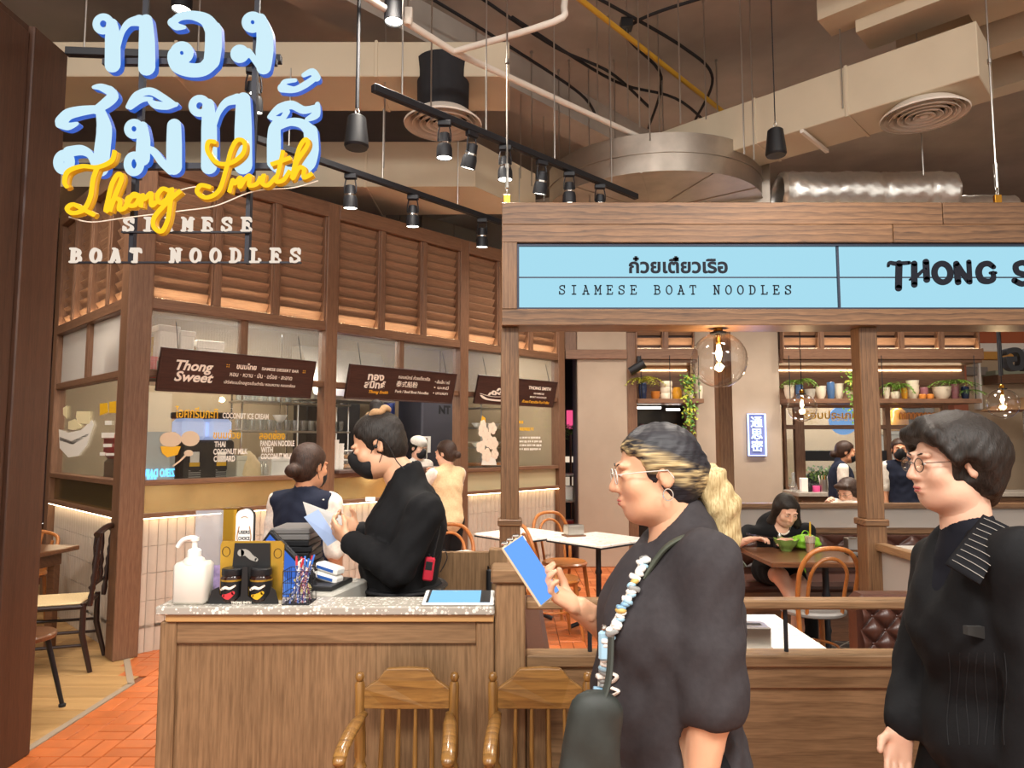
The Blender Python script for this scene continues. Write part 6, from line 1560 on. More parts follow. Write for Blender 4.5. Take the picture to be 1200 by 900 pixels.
jar(973, 9, 20, 'tall blue glass vase on the long shelf', BLUEG); bowls(983, 11, (10, 9, 8), 'three nested white bowls right of the blue glass vase')
t = jar(998, 14, 10, 'bright green trailing plant beside the middle post', BOWL, nm='potted_trailing_plant', cat='plant'); trailer(t, (0, -.06, .12), .17, .20, 9, (LEAF, LEAF_Y, LEAF), .2)
bowls(1039, 8, (14,), 'white cup just right of the middle post')
t = jar(1048, 10, 9, 'fern in a small white pot on the long shelf', BOWL, nm='potted_fern', cat='plant'); fern(t, (.02, 0, 10*kS), .24, .17, 3, LEAF)
jar(1059, 7, 13, 'small amber jar beside the white fern pot', AMBER); bowls(1070, 14, (12, 10, 10), 'tall stack of cream bowls on the long shelf'); jar(1082, 9, 14, 'mauve jar behind two orange pots', PINKG)
for i, px_ in enumerate((1081, 1090)): o = MB().lathe([(.035, 0), (.042, .02), (.042, .05), (.03, .06), (0, .06)], 16).build('orange_pot', ORANGE, smooth=40); o.location = (sx_(px_, -.11), YB-.11, SH_Z); tag(o, ('left', 'right')[i] + ' little orange pot in front of the mauve jar', 'pot', 'little orange pots')
bowls(1104, 20, (12, 8), 'wide pair of nested cream bowls on the long shelf')
t = jar(1118, 9, 18, 'fern in a mauve glass vase near the shelf end', PINKG, nm='potted_fern', cat='plant'); fern(t, (0, 0.04, 17*kS), .27, .10, 6, LEAF)
t = jar(1130, 9, 15, 'dark blue tumbler with trailing fern at the shelf end', DBLUE, nm='potted_fern', cat='plant'); fern(t, (.04, 0, 10*kS), .2, .03, 8, LEAF, 12, 1.6)
# rear service counter and its kitchen window
YC2 = 8.55; zc2 = atY(950, 577, YC2).z
t = thing('rear_counter', 'timber service counter with a grey stone top at the back', 'counter', (xb(917), YC2, 0))
cw2 = 3.2
MB().cbox(0, cw2, -.03, .5, zc2-.05, zc2, .005).build('stone_top', plain('grey_stone', srgb('#a69c90'), .3, var=.1, vscale=30), t); MB().box(.02, cw2, .02, .5, 0, zc2-.05).build('body', W_OAK_X, t)
for i in range(4): MB().cbox(.06+i*.78, .06+i*.78+.7, .0, .03, .1, zc2-.1, .005).build('front_panel', W_STALL_X, t)
for nm, lab, px_, wpx, hpx, m_, prof in (('glass_flask', 'clear glass flask on the rear counter', 927, 9, 22, DRINK, ((.5, 0), (1, .1), (.9, .3), (.35, .6), (.45, 1), (.4, .98), (.3, .6))), ('napkin_holder', 'small white card holder on the rear counter', 939, 8, 16, PAPER, None), ('sauce_bottle', 'black sauce bottle on the rear counter', 945, 7, 14, BLACK_P, ((.9, 0), (1, .1), (1, .6), (.4, .75), (.4, 1))), ('pink_tub', 'bright pink tub on the rear counter', 953, 9, 7, plain('pink_plastic', srgb('#d8508a'), .4), ((.9, 0), (1, .9), (.9, 1))), ('steel_jar', 'steel utensil jar with wooden ladles on the rear counter', 962, 9, 14, STEEL, ((1, 0), (1, 1), (.9, 1), (.9, .1))), ('straw_jar', 'clear jar of straws on the rear counter', 970, 6, 13, DRINK, ((1, 0), (1, 1), (.9, 1), (.9, .1)))):
    k = (YC2+.1)/F_PX; t2 = thing(nm, lab, 'tableware', ((px_-600)*k, YC2+.1, zc2)); r, h = wpx/2*k, hpx*k
    if prof: MB().lathe([(r*a, h*b) for a, b in prof], 16).build('body', m_, t2, smooth=45)
    else: MB().cbox(-r, r, -.03, .03, 0, h, .004).build('body', m_, t2)
    if 'jar' in nm:
        for q in range(4): MB().tube([(r*.4*(q-1.5), 0, .01), (r*.8*(q-1.5), .0, h*1.35)], .006, 5).build('utensil', (PAPER, BEI, W_BENT, STEEL)[q], t2)
# glazed rear kitchen
rk = struct('window_1', (0, YB+.55, 0), label='glazed rear kitchen window with timber frames')
YW = YB+.55
def wx(px): return (px-600)/F_PX*(YW*_c + .3*_s)
def wz(py): return atY(1000, py, YW).z
for a, b in ((917, 920), (930, 941), (1036, 1042), (1103, 1110)): MB().cbox(wx(a), wx(b), -.04, .04, zc2-.2, wz(472), .004).build('post', W_STALL_Z, rk)
for a, b in ((498, 503), (474, 478), (570, 576)): MB().cbox(wx(917), wx(1110), -.035, .035, wz(b), wz(a), .004).build('rail', W_STALL_X, rk)
MB().cbox(wx(941), wx(1036), -.03, .05, wz(540), wz(528), .004).build('sneeze_shelf', BLACK_M, rk)
MB().box(wx(917), wx(1110), .0, .008, wz(570), wz(476)).build('pane', GLASS, rk)
text('pane_lettering', 'เรือบประเภท', YEL_DECAL, rk, frameM((wx(972), -.012, wz(487)), (1,0,0), (0,0,1)), .14, .001, .002, 'CENTER', 1, 0, wx(1008)-wx(942))
rnd = random.Random(4); m = MB(); m2 = MB()
for i in range(9): q = 1054 + i*4.8; m.ribbon([(wx(q), wz(491)), (wx(q), wz(485)), (wx(q+2.6), wz(484.5)), (wx(q+2.6), wz(491))], .008, -.014, -.01, lambda x, y, d: (x, d, y), sub=3)
for i in range(7): q = 1067 + i*2.6; m2.ribbon([(wx(q), wz(499+rnd.uniform(-1, 1))), (wx(q+1.8), wz(498))], .006, -.014, -.01, lambda x, y, d: (x, d, y), sub=1)
tag(m.build('amber_caption_row', plain('amber_decal', srgb('#c9803a'), .6), rk), kind='stuff'); tag(m2.build('white_caption_row', WHT_DECAL, rk), kind='stuff')
bk = MB().box(wx(917)-.05, wx(1110)+.1, YB+1.9, YB+2.0, 0, 2.7).build('wall_rear_kitchen', CREAM_W); bk['kind'] = 'structure'
bk2 = MB().box(wx(917)-.05, wx(1112)+.05, YB+.38, YB+2.0, 2.72, 2.8).build('ceiling_rear_kitchen', CREAM_W); bk2['kind'] = 'structure'
l = light('AREA', 'rear_kitchen_light', (wx(1010), YB+1.1, 2.68), 45, (1, .95, .88), (wx(1010), YB+1.1, 0), size=1.8, sy=.4)
t = thing('round_menu_sign', 'round blue menu sign with white Thai words behind the rear glass', 'sign', (wx(996), YB+.75, wz(492)))
MB().lathe([(0, 0), (.2, 0), (.2, .02), (0, .02)], 40, Matrix.Rotation(PI/2, 4, 'X')).build('disc', plain('sign_blue', srgb('#3f86d8'), .4, emit=(.1, .35, .8, 1), estr=.4), t); text('sign_word', 'ประเภท', WHITE_P, t, frameM((0, -.025, .03), (1,0,0), (0,0,1)), .12, .002, .004); MB().tube([(0, .0, .19), (0, 0, .85)], .008, 6).build('hanger', STEEL, t)
for i, (px_, w, h, m_, lab) in enumerate(((965, 1.0, .9, STEEL, 'steel cabinet inside the rear kitchen, left'), (1075, .8, 1.1, plain('grey_cabinet', srgb('#b3aca2'), .5), 'grey cabinet inside the rear kitchen, right'))):
    t = thing('kitchen_cabinet', lab, 'cabinet', ((px_-600)/F_PX*(YB+1.5), YB+1.4, 0)); MB().cbox(-w/2, w/2, 0, .45, 0, h, .01).build('carcass', m_, t)
    for s_ in (-1, 1): MB().cbox(s_*w/4-w/4+.01, s_*w/4+w/4-.01, -.015, 0, .05, h-.05, .004).build('door', m_, t)
t = thing('herb_tray', 'long tray of green herbs behind the rear counter glass', 'planter', (wx(942), YB+.66, wz(556))); MB().cbox(0, .55, 0, .14, -.08, 0, .004).build('tray', BLACK_P, t); MB().cbox(0, .55, .02, .12, -.35, -.08, .004).build('stand', BLACK_P, t); trailer(t, (.27, .05, .0), .35, .03, 14, (LEAF, LEAF_D), .07)
t = thing('pumpkin_jar', 'ribbed golden jar behind the right rear window', 'jar', ((1052-600)/F_PX*(YB+.9), YB+.9, wz(505))); MB().lathe([(.08, 0), (.14, .05), (.13, .16), (.1, .2), (.1, .28), (.04, .33), (0, .33)], 16).build('body', AMBER, t, smooth=50); MB().cbox(-.2, .2, -.15, .15, -.05, 0, .004).build('shelf_board', STEEL, t); MB().cbox(-.2, .2, .1, .15, -1.9, -.05, .004).build('support', STEEL, t)
# neon sign on the pier
p = atY(886, 509.5, YB+.09); kk = (YB+.09)/F_PX
t = thing('pier_neon_sign', 'narrow blue-white neon sign with three Chinese characters on the pier', 'neon sign', p)
MB().box(-10.5*kk, 10.5*kk, -.02, 0.008, -24.5*kk, 24.5*kk).build('back_plate', plain('sign_plate', srgb('#6f74a0'), .5), t)
MB().tube([(x*10*kk, -.035, z*24*kk) for x, z in ((-1, -1), (1, -1), (1, 1), (-1, 1))], .011, 8, closed=True).build('border_tube', emis('neon_border', (.45, .6, 1, 1), 2.4), t)
for i, ch in enumerate('通思密'): text('neon_character', ch, emis('neon_char%d' % i, (.6, .72, 1, 1), 1.8), t, frameM((0, -.03, (14-14*i)*kk), (1,0,0), (0,0,1)), 14*kk, .006, .002)
l = light('AREA', 'neon_glow', (0, -.06, 0), 2.2, (.5, .6, 1), size=.2, sy=.5); l.parent = t; l.rotation_euler = (-PI/2, 0, 0)
# dark passage behind, strip lamps, far shelves and shop signs
t = thing('passage_backdrop', 'dark back-bar shape standing in for the dim passage under the short shelf', 'cabinet', (xb(745), YB+.9, 0)); MB().cbox(0, xb(830)-xb(745), 0, .4, 0, 2.1, .01).build('carcass', plain('passage_dark', srgb('#2a2624'), .3), t)  # dark backdrop added for the unlit depth of the open passage
for z in (1.2, 1.6): MB().cbox(.02, xb(828)-xb(745), -.1, 0, z, z+.03, .003).build('shelf_board', plain('dark_shelf%d' % int(z*10), srgb('#8a7a6c'), .4), t)
for a, b, py_, lab in ((744, 774, 478, 'longer white strip lamp under the short shelf'), (780, 796, 480, 'shorter white strip lamp under the short shelf')):
    t = thing('strip_lamp', lab, 'lamp', (sx_(a, .5), YB+.5, atY(a, py_, YB+.5).z)); MB().cbox(0, sx_(b, .5)-sx_(a, .5), -.02, .02, -.015, .015, .003).build('housing', WHITE_PT, t); MB().box(0, sx_(b, .5)-sx_(a, .5), -.022, -.02, -.012, .012).build('diffuser', LED_W, t); MB().tube([(.02, 0, .01), (.02, 0, 1.5)], .004, 5).build('wire', BLACK_M, t)
for i, (px_, m_) in enumerate(((790, AMBER), (770, BOWL), (806, DBLUE), (752, PINKG))):
    o = MB().lathe([(.04, 0), (.06, .03), (.055, .12), (.03, .15), (.03, .17), (0, .17)], 14).build('back_bar_jar', m_, smooth=50); o.location = (sx_(px_, .85), YB+.85, 1.63); tag(o, ('amber jar on the dark back bar', 'cream jar on the dark back bar', 'dark blue jar on the dark back bar', 'mauve jar on the dark back bar')[i], 'jar', 'back bar jars')
t = thing('spot_projector', 'black angled spotlight clamped above the left fern', 'spotlight', (sx_(738, -.1), YB-.12, atY(738, 432, YB-.1).z)); MB().tube([(0, 0, -.04), (.18, -.04, .06)], [.05, .06], 12).build('body', BLACK_M, t, smooth=60); MB().cbox(.1, .14, 0, .08, .04, .16, .004).build('bracket', BLACK_M, t)
# far shop seen through the gap
t = thing('far_shop', 'far dark shop front with a pink sign seen through the gap', 'shop', (.8, 12.2, 0))
MB().cbox(-.9, 1.2, 0, .3, 0, 3.4, .01).build('front', plain('dark_shop', srgb('#231e1c'), .6, var=.4, vscale=3), t); MB().box(.15, .42, -.02, -.001, 1.75, 2.1).build('pink_sign', emis('pink_sign', (.9, .1, .25, 1), .7), t); MB().box(-.1, .6, -.02, -.001, 1.2, 1.3).build('shelf_light', emis('shelf_warm', (1, .8, .6, 1), .6), t); MB().box(-.1, .6, -.02, -.001, .8, .95).build('shelf_light', emis('shelf_warm_b', (1, .8, .6, 1), .35), t)
t = thing('far_plant', 'leafy plant in the gap beside the plastered pier', 'plant', (.95, 11.4, 0)); MB().lathe([(.12, 0), (.16, .3), (.15, .3), (.1, .05)], 16).build('pot', BLACK_P, t); MB().tube([(0, 0, .1), (0, 0, 1.7)], .02, 6).build('stem', W_DARKTOP, t); fern(t, (0, 0, 1.65), .4, .3, 21, LEAF, 18)
t = thing('serving_trolley', 'steel trolley standing in the gap beyond the stall end', 'trolley', (.72, 9.6, 0))
for z in (.35, .75, 1.1): MB().cbox(-.2, .25, -.2, .2, z, z+.02, .003).build('tray', STEEL, t)
for a in (-.19, .24):
    for b in (-.19, .19): MB().tube([(a, b, 0), (a, b, 1.2)], .012, 6).build('upright', CHROME, t)
MB().cbox(-.12, .1, -.1, .1, .77, .95, .01).build('white_bin', WHITE_P, t); MB().cbox(-.1, .15, -.1, .1, .37, .5, .01).build('red_bin', plain('red_bin', srgb('#8a2020'), .4), t)
# far right: mall beyond
YM = 11.5
def MX(px): return (px-600)/F_PX*YM
def MZ(py): return atY(1150, py, YM).z
t = thing('mall_fascia', 'orange and cream shop fascia across the mall at the right', 'shop front', (MX(1108), YM, 0))
def mbx(nm, a, b, y0, y1, m_, d=0): MB().cbox(MX(a)-MX(1108), MX(b)-MX(1108), d, .4, MZ(y1), MZ(y0), .01).build(nm, m_, t)
mbx('wall', 1100, 1400, 420, 900, plain('mall_beige', srgb('#c2ab8e'), .8, var=.06, vscale=2), .1); mbx('orange_band', 1150, 1400, 380, 402, plain('terracotta_band', srgb('#b4613c'), .7)); mbx('cream_band', 1150, 1400, 402, 412, PAPER); mbx('yellow_band', 1150, 1400, 412, 421, plain('ochre_band', srgb('#d29a4a'), .7)); mbx('upper_wall', 1100, 1400, 200, 380, plain('mall_dark', srgb('#6a4a38'), .8)); mbx('red_pillar', 1114, 1131, 421, 560, plain('brick_red', srgb('#b06a50'), .8), -.1); mbx('grey_duct_line', 1130, 1160, 430, 440, plain('grey_line', srgb('#8a8078'), .7), -.02); mbx('white_downpipe', 1147, 1150, 424, 480, PAPER, -.06)
t = thing('shop_awning', 'brown scalloped awning across the mall at the right', 'awning', (MX(1157), YM-.3, 0)); MB().prism([(0, MZ(441)), (1.6, MZ(437)), (1.6, MZ(447)), (0, MZ(451))], 0, .35, lambda x, z, d: (x, d, z)).build('canopy', W_STALL_X, t); MB().prism([(0, MZ(436)), (1.6, MZ(428)), (1.6, MZ(437)), (0, MZ(441))], .05, .35, lambda x, z, d: (x, d, z)).build('roof_edge', plain('greenish_roof', srgb('#9aa08a'), .6), t)
t = thing('cafe_umbrella', 'pale orange parasol top beyond the walking man', 'parasol', (MX(1148), YM-1.0, 0)); MB().lathe([(.55, 2.02), (.5, 2.06), (.2, 2.18), (0, 2.22)], 10).build('canopy', plain('peach_cloth', srgb('#d9a878'), .8), t); MB().tube([(0, 0, 0), (0, 0, 2.2)], .025, 8).build('pole', STEEL, t)
t = thing('black_letter_sign', 'black hanging cut-out letters near the right edge', 'sign', atY(1173, 440, 7.0)); k7 = 7.0/F_PX
MB().tube([(0, 0, 0), (0, 0, 62*k7)], .02, 6).build('hanging_bar', BLACK_M, t)
for i, ch in enumerate(('อ', 'ก', 'า')): text('letter', ch, BLACK_M, t, frameM(((16+i*21)*k7, 0, 20*k7), (1,0,0), (0,0,1)), 44*k7, .04, .012)
t = thing('blue_screen', 'bright blue poster screen at the far right edge', 'screen', (MX(1196), YM-.6, 0)); MB().cbox(0, .9, 0, .08, 0, MZ(500), .01).build('case', BLACK_M, t); MB().box(.02, .88, -.006, 0, .3, MZ(503)).build('display', emis('blue_poster', (.05, .3, .8, 1), .8), t)
# things on the dining tables: bowl, drink, bag
t = thing('noodle_bowl', 'green scalloped bowl of noodles on the dark table', 'bowl', (atZ(908, 640, .755).x, 5.22, .755)); r = .088
m = MB()
def bowlf(u_, v_):
    a = 2*PI*u_; pr = [(.035, 0), (.04, .012), (.07, .045), (.09, .085)]; i = min(2, int(v_*3)); f = v_*3-i; rr = pr[i][0]*(1-f)+pr[i+1][0]*f; z = pr[i][1]*(1-f)+pr[i+1][1]*f
    return ((rr + .006*v_*math.cos(8*a))*math.cos(a), (rr + .006*v_*math.cos(8*a))*math.sin(a), z + .004*v_*math.cos(8*a))
m.grid(bowlf, 48, 9); m.lathe([(0, .001), (.036, 0)], 24, cap=False); m.build('bowl_body', plain('celadon', srgb('#7d9a4e'), .3), t, smooth=60)
MB().lathe([(0, .07), (.06, .068), (.075, .06)], 20, cap=False).build('soup', plain('noodle_soup', srgb('#c9a066'), .5, var=.4, vscale=60), t, smooth=60)
t = thing('iced_drink', 'clear cup of orange drink with a yellow straw', 'drink', (atZ(942, 645, .755).x, 5.12, .755)); MB().lathe([(.028, 0), (.038, .12), (.036, .12), (.026, .004), (0, .004)], 18).build('cup', DRINK, t, smooth=50); MB().lathe([(0, .005), (.025, .005), (.031, .07), (0, .07)], 18).build('juice', plain('orange_juice', srgb('#d98a2a'), .2), t, smooth=50); MB().lathe([(.0, .075), (.033, .075), (.036, .115), (0, .118)], 14).build('ice', plain('milk_ice', srgb('#d9c0a8'), .3), t); MB().tube([(0, 0, .05), (.005, 0, .22)], .006, 8).build('straw', plain('yellow_straw', srgb('#d8b030'), .4), t)
GREENB = plain('green_bag_film', srgb('#8fd03a'), .3, var=.15, vscale=30, bmp=.6)
def bag(loc, s, lab, seed):
    rnd = random.Random(seed); m = MB()
    def f(u_, v_):
        a = 2*PI*u_; ph = PI*v_; k = 1 + .14*math.sin(5*a+seed) * math.sin(ph) + .10*math.sin(9*a+3*ph) + .08*math.sin(7*ph+2*a)
        return (s*k*math.sin(ph)*math.cos(a), s*.7*k*math.sin(ph)*math.sin(a), s*.7*(1-math.cos(ph))*.8)
    m.grid(f, 40, 20); t = thing('plastic_bag', lab, 'bag', loc); m.build('bag_body', GREENB, t, smooth=70); MB().tube(curve([(-s*.3, 0, s*1.0), (-s*.1, 0, s*1.35), (s*.2, 0, s*1.3), (s*.3, 0, s*1.0)], 5), s*.08, 6, flat=.4).build('handle', GREENB, t)
bag((2.18, 5.28, .755), .10, 'bright green plastic bag behind the iced drink', 2); bag((2.13, 5.62, .46), .17, 'crumpled lime green bag lying on the banquette seat', 5)
o = MB().cbox(-.045, .045, -.09, .09, 0, .012, .004).build('phone', BLACK_P); o.location = (2.42, 5.0, .755); tag(o, 'black phone lying on the dark table', 'phone')
t = thing('condiment_caddy', 'dark condiment caddy near the phone on the dark table', 'caddy', (2.02, 5.36, .755)); MB().cbox(-.04, .04, -.03, .03, 0, .05, .004).build('tray', BLACK_P, t); MB().lathe([(.015, .05), (.018, .09), (.01, .11), (0, .11)], 10).build('shaker', STEEL, t, smooth=50)

# ================================================================== PEOPLE
# implicit surfaces (smooth unions of tapered limbs) meshed with surface nets
def CAP(a, b, ra, rb=None, k=.03, op='+', sq=None): return dict(t='c', a=np.array(a, float), b=np.array(b, float), ra=ra, rb=ra if rb is None else rb, k=k, op=op, sq=sq)
def ELL(c, r, k=.02, op='+', Rm=None): return dict(t='e', c=np.array(c, float), r=np.array(r, float), k=k, op=op, R=Rm)
def CUT(p, n): n = np.array(n, float); return dict(t='p', p=np.array(p, float), n=n/np.linalg.norm(n), op='-', k=0)
def sdf_mesh(prims, res, mb=None, mi=0, wrinkle=0, wscale=30., seed=0):
    lo, hi = np.full(3, 1e9), np.full(3, -1e9)
    for p in prims:
        if p['op'] != '+': continue
        if p['t'] == 'c': m = max(p['ra'], p['rb'])+p['k']; l, h = np.minimum(p['a'], p['b'])-m, np.maximum(p['a'], p['b'])+m
        else: m = max(p['r'])+p['k']; l, h = p['c']-m, p['c']+m
        lo, hi = np.minimum(lo, l), np.maximum(hi, h)
    lo -= 2*res; hi += 2*res
    n = np.ceil((hi-lo)/res).astype(int)+1
    ax = [lo[i]+res*np.arange(n[i]) for i in range(3)]
    F = np.full(n, .3)
    for p in prims:
        if p['t'] == 'p':
            d = (ax[0][:, None, None]-p['p'][0])*p['n'][0] + (ax[1][None, :, None]-p['p'][1])*p['n'][1] + (ax[2][None, None, :]-p['p'][2])*p['n'][2]
            F = np.maximum(F, d); continue
        mg = p['k']+3*res
        if p['t'] == 'c': m = max(p['ra'], p['rb'])+mg; l, h = np.minimum(p['a'], p['b'])-m, np.maximum(p['a'], p['b'])+m
        else: m = max(p['r'])+mg; l, h = p['c']-m, p['c']+m
        i0 = np.clip(((l-lo)/res).astype(int), 0, n-1); i1 = np.clip(((h-lo)/res).astype(int)+2, 1, n)
        if (i1 <= i0).any(): continue
        S = tuple(slice(i0[i], i1[i]) for i in range(3))
        X = ax[0][S[0]][:, None, None]; Y = ax[1][S[1]][None, :, None]; Z = ax[2][S[2]][None, None, :]
        if p['t'] == 'c':
            a, b = p['a'], p['b']; x, y, z = X-a[0], Y-a[1], Z-a[2]; v = b-a
            vv = max(v.dot(v), 1e-9)
            t = np.clip((x*v[0]+y*v[1]+z*v[2])/vv, 0, 1)
            qx, qy, qz = x-t*v[0], y-t*v[1], z-t*v[2]
            if p['sq'] is not None:
                s_, f = p['sq']; s_ = np.array(s_, float); s_ /= np.linalg.norm(s_); dd = qx*s_[0]+qy*s_[1]+qz*s_[2]; e = dd*(1/f-1)
                qx, qy, qz = qx+e*s_[0], qy+e*s_[1], qz+e*s_[2]
            d = np.sqrt(qx*qx+qy*qy+qz*qz) - (p['ra']*(1-t)+p['rb']*t)
        else:
            x, y, z = X-p['c'][0], Y-p['c'][1], Z-p['c'][2]
            if p['R'] is not None:
                Rm = p['R']; x, y, z = (x*Rm[0][0]+y*Rm[1][0]+z*Rm[2][0]), (x*Rm[0][1]+y*Rm[1][1]+z*Rm[2][1]), (x*Rm[0][2]+y*Rm[1][2]+z*Rm[2][2])
            r = p['r']; k0 = np.sqrt((x/r[0])**2+(y/r[1])**2+(z/r[2])**2); k1 = np.sqrt((x/r[0]**2)**2+(y/r[1]**2)**2+(z/r[2]**2)**2)
            d = k0*(k0-1)/np.maximum(k1, 1e-6)
        f = F[S]; k = max(p['k'], 1e-5)
        if p['op'] == '+':
            h_ = np.clip(.5+.5*(f-d)/k, 0, 1); F[S] = f*(1-h_)+d*h_-k*h_*(1-h_)
        else:
            d = -d; h_ = np.clip(.5-.5*(f-d)/k, 0, 1); F[S] = f*(1-h_)+d*h_+k*h_*(1-h_)
    # surface nets
    ins = F < 0
    c = np.zeros(np.array(F.shape)-1, int)
    for dx in (0, 1):
        for dy in (0, 1):
            for dz in (0, 1): c += ins[dx:dx+c.shape[0], dy:dy+c.shape[1], dz:dz+c.shape[2]]
    act = (c > 0) & (c < 8); idx = np.full(act.shape, -1, int); cells = np.argwhere(act); idx[act] = np.arange(len(cells))
    if not len(cells): return mb or MB()
    ac = np.zeros((len(cells), 3)); cn = np.zeros(len(cells))
    cor = [(0,0,0),(1,0,0),(0,1,0),(1,1,0),(0,0,1),(1,0,1),(0,1,1),(1,1,1)]
    ed = [(0,1),(2,3),(4,5),(6,7),(0,2),(1,3),(4,6),(5,7),(0,4),(1,5),(2,6),(3,7)]
    V = [F[cells[:,0]+q[0], cells[:,1]+q[1], cells[:,2]+q[2]] for q in cor]
    for a, b in ed:
        m = (V[a] < 0) != (V[b] < 0); t = np.where(m, V[a]/np.where(m, V[a]-V[b], 1), 0)
        pa, pb = np.array(cor[a]), np.array(cor[b]); P_ = pa[None, :]+t[:, None]*(pb-pa)[None, :]
        ac += P_*m[:, None]; cn += m
    pos = lo + res*(cells + ac/cn[:, None])
    if wrinkle:
        g = np.stack(np.gradient(F, res), -1)[cells[:,0], cells[:,1], cells[:,2]]; g /= np.maximum(np.linalg.norm(g, axis=1, keepdims=True), 1e-6)
        q = pos*wscale; w = np.sin(q[:,0]*1.1+2*np.sin(q[:,2]*.35+seed)+q[:,1]*.7)*np.sin(q[:,2]*.5+q[:,0]*.4+1.7*np.sin(q[:,1]*.6+seed)) + .5*np.sin(q[:,2]*1.3+q[:,1]*1.6+2*np.sin(q[:,0]*.5))
        pos = pos + g*(w*wrinkle)[:, None]
    faces = []
    for axis in range(3):
        sl0 = [slice(None)]*3; sl1 = [slice(None)]*3; sl0[axis] = slice(0, -1); sl1[axis] = slice(1, None)
        A, B = ins[tuple(sl0)], ins[tuple(sl1)]; e = np.argwhere(A != B)
        u, v = (axis+1) % 3, (axis+2) % 3
        ok = (e[:, u] > 0) & (e[:, v] > 0) & (e[:, u] < act.shape[u]) & (e[:, v] < act.shape[v]); e = e[ok]
        fl = A[e[:,0], e[:,1], e[:,2]]
        def gi(du, dv):
            q = e.copy(); q[:, u] += du; q[:, v] += dv; return idx[q[:,0], q[:,1], q[:,2]]
        a, b, c_, d = gi(-1,-1), gi(0,-1), gi(0,0), gi(-1,0)
        quad = np.stack([a, b, c_, d], 1); quad[~fl] = quad[~fl][:, ::-1]; faces.append(quad)
    fc = np.concatenate(faces); fc = fc[(fc >= 0).all(1)]
    mb = mb or MB(); return mb.add(pos.tolist(), fc.tolist(), mi)

def rot3(yaw=0, pitch=0, roll=0):
    # yaw about z (left +), pitch about x (nod down is negative), roll about y
    return np.array((Matrix.Rotation(R(yaw), 3, 'Z') @ Matrix.Rotation(R(pitch), 3, 'X') @ Matrix.Rotation(R(roll), 3, 'Y')))
def skin_mat(name, c): return plain(name, c, .45, var=.05, vscale=14, sss=.12)
SKIN_A = skin_mat('skin_a', srgb('#d9a583')); SKIN_B = skin_mat('skin_b', srgb('#c98f6c')); SKIN_C = skin_mat('skin_c', srgb('#e0b196'))
def hair_mat(name, c, c2):
    m, nt, b, N, L = _nodes(name); nz = noise(nt, coords(nt, (1, 1, .12)), 260, 3)
    L.new(ramp(nt, nz, [(.3, c), (.72, c2)]), b.inputs['Base Color']); b.inputs['Roughness'].default_value = .5; b.inputs['Specular IOR Level'].default_value = .35; bump(nt, nz, b, .7, .003); return m
HAIR = hair_mat('black_hair', srgb('#16130f'), srgb('#302722')); HAIR_B = hair_mat('dark_brown_hair', srgb('#231812'), srgb('#4a3226')); BLONDE = hair_mat('blonde_hair', srgb('#9c8355'), srgb('#d8c394'))
def cloth(name, c, bm=.25): return plain(name, c, .85, var=.1, vscale=70, bmp=bm, spec=.25)
C_BLACK = cloth('black_cotton', srgb('#121214')); C_CHAR = cloth('charcoal_cotton', srgb('#393537')); C_NAVY = cloth('navy_cloth', srgb('#1d2233')); C_WHITE = cloth('white_cloth', srgb('#e6dccf')); C_CREAM = cloth('cream_cloth', srgb('#d9bd94')); C_SHOE = plain('black_shoe', srgb('#161616'), .5)
MASK = plain('black_mask', srgb('#141416'), .7, var=.1, vscale=50); EYE_W = plain('eye_white', srgb('#e8e2da'), .25); EYE_D = plain('iris', srgb('#1a100a'), .15); LIPS = plain('lips', srgb('#b5645c'), .4)

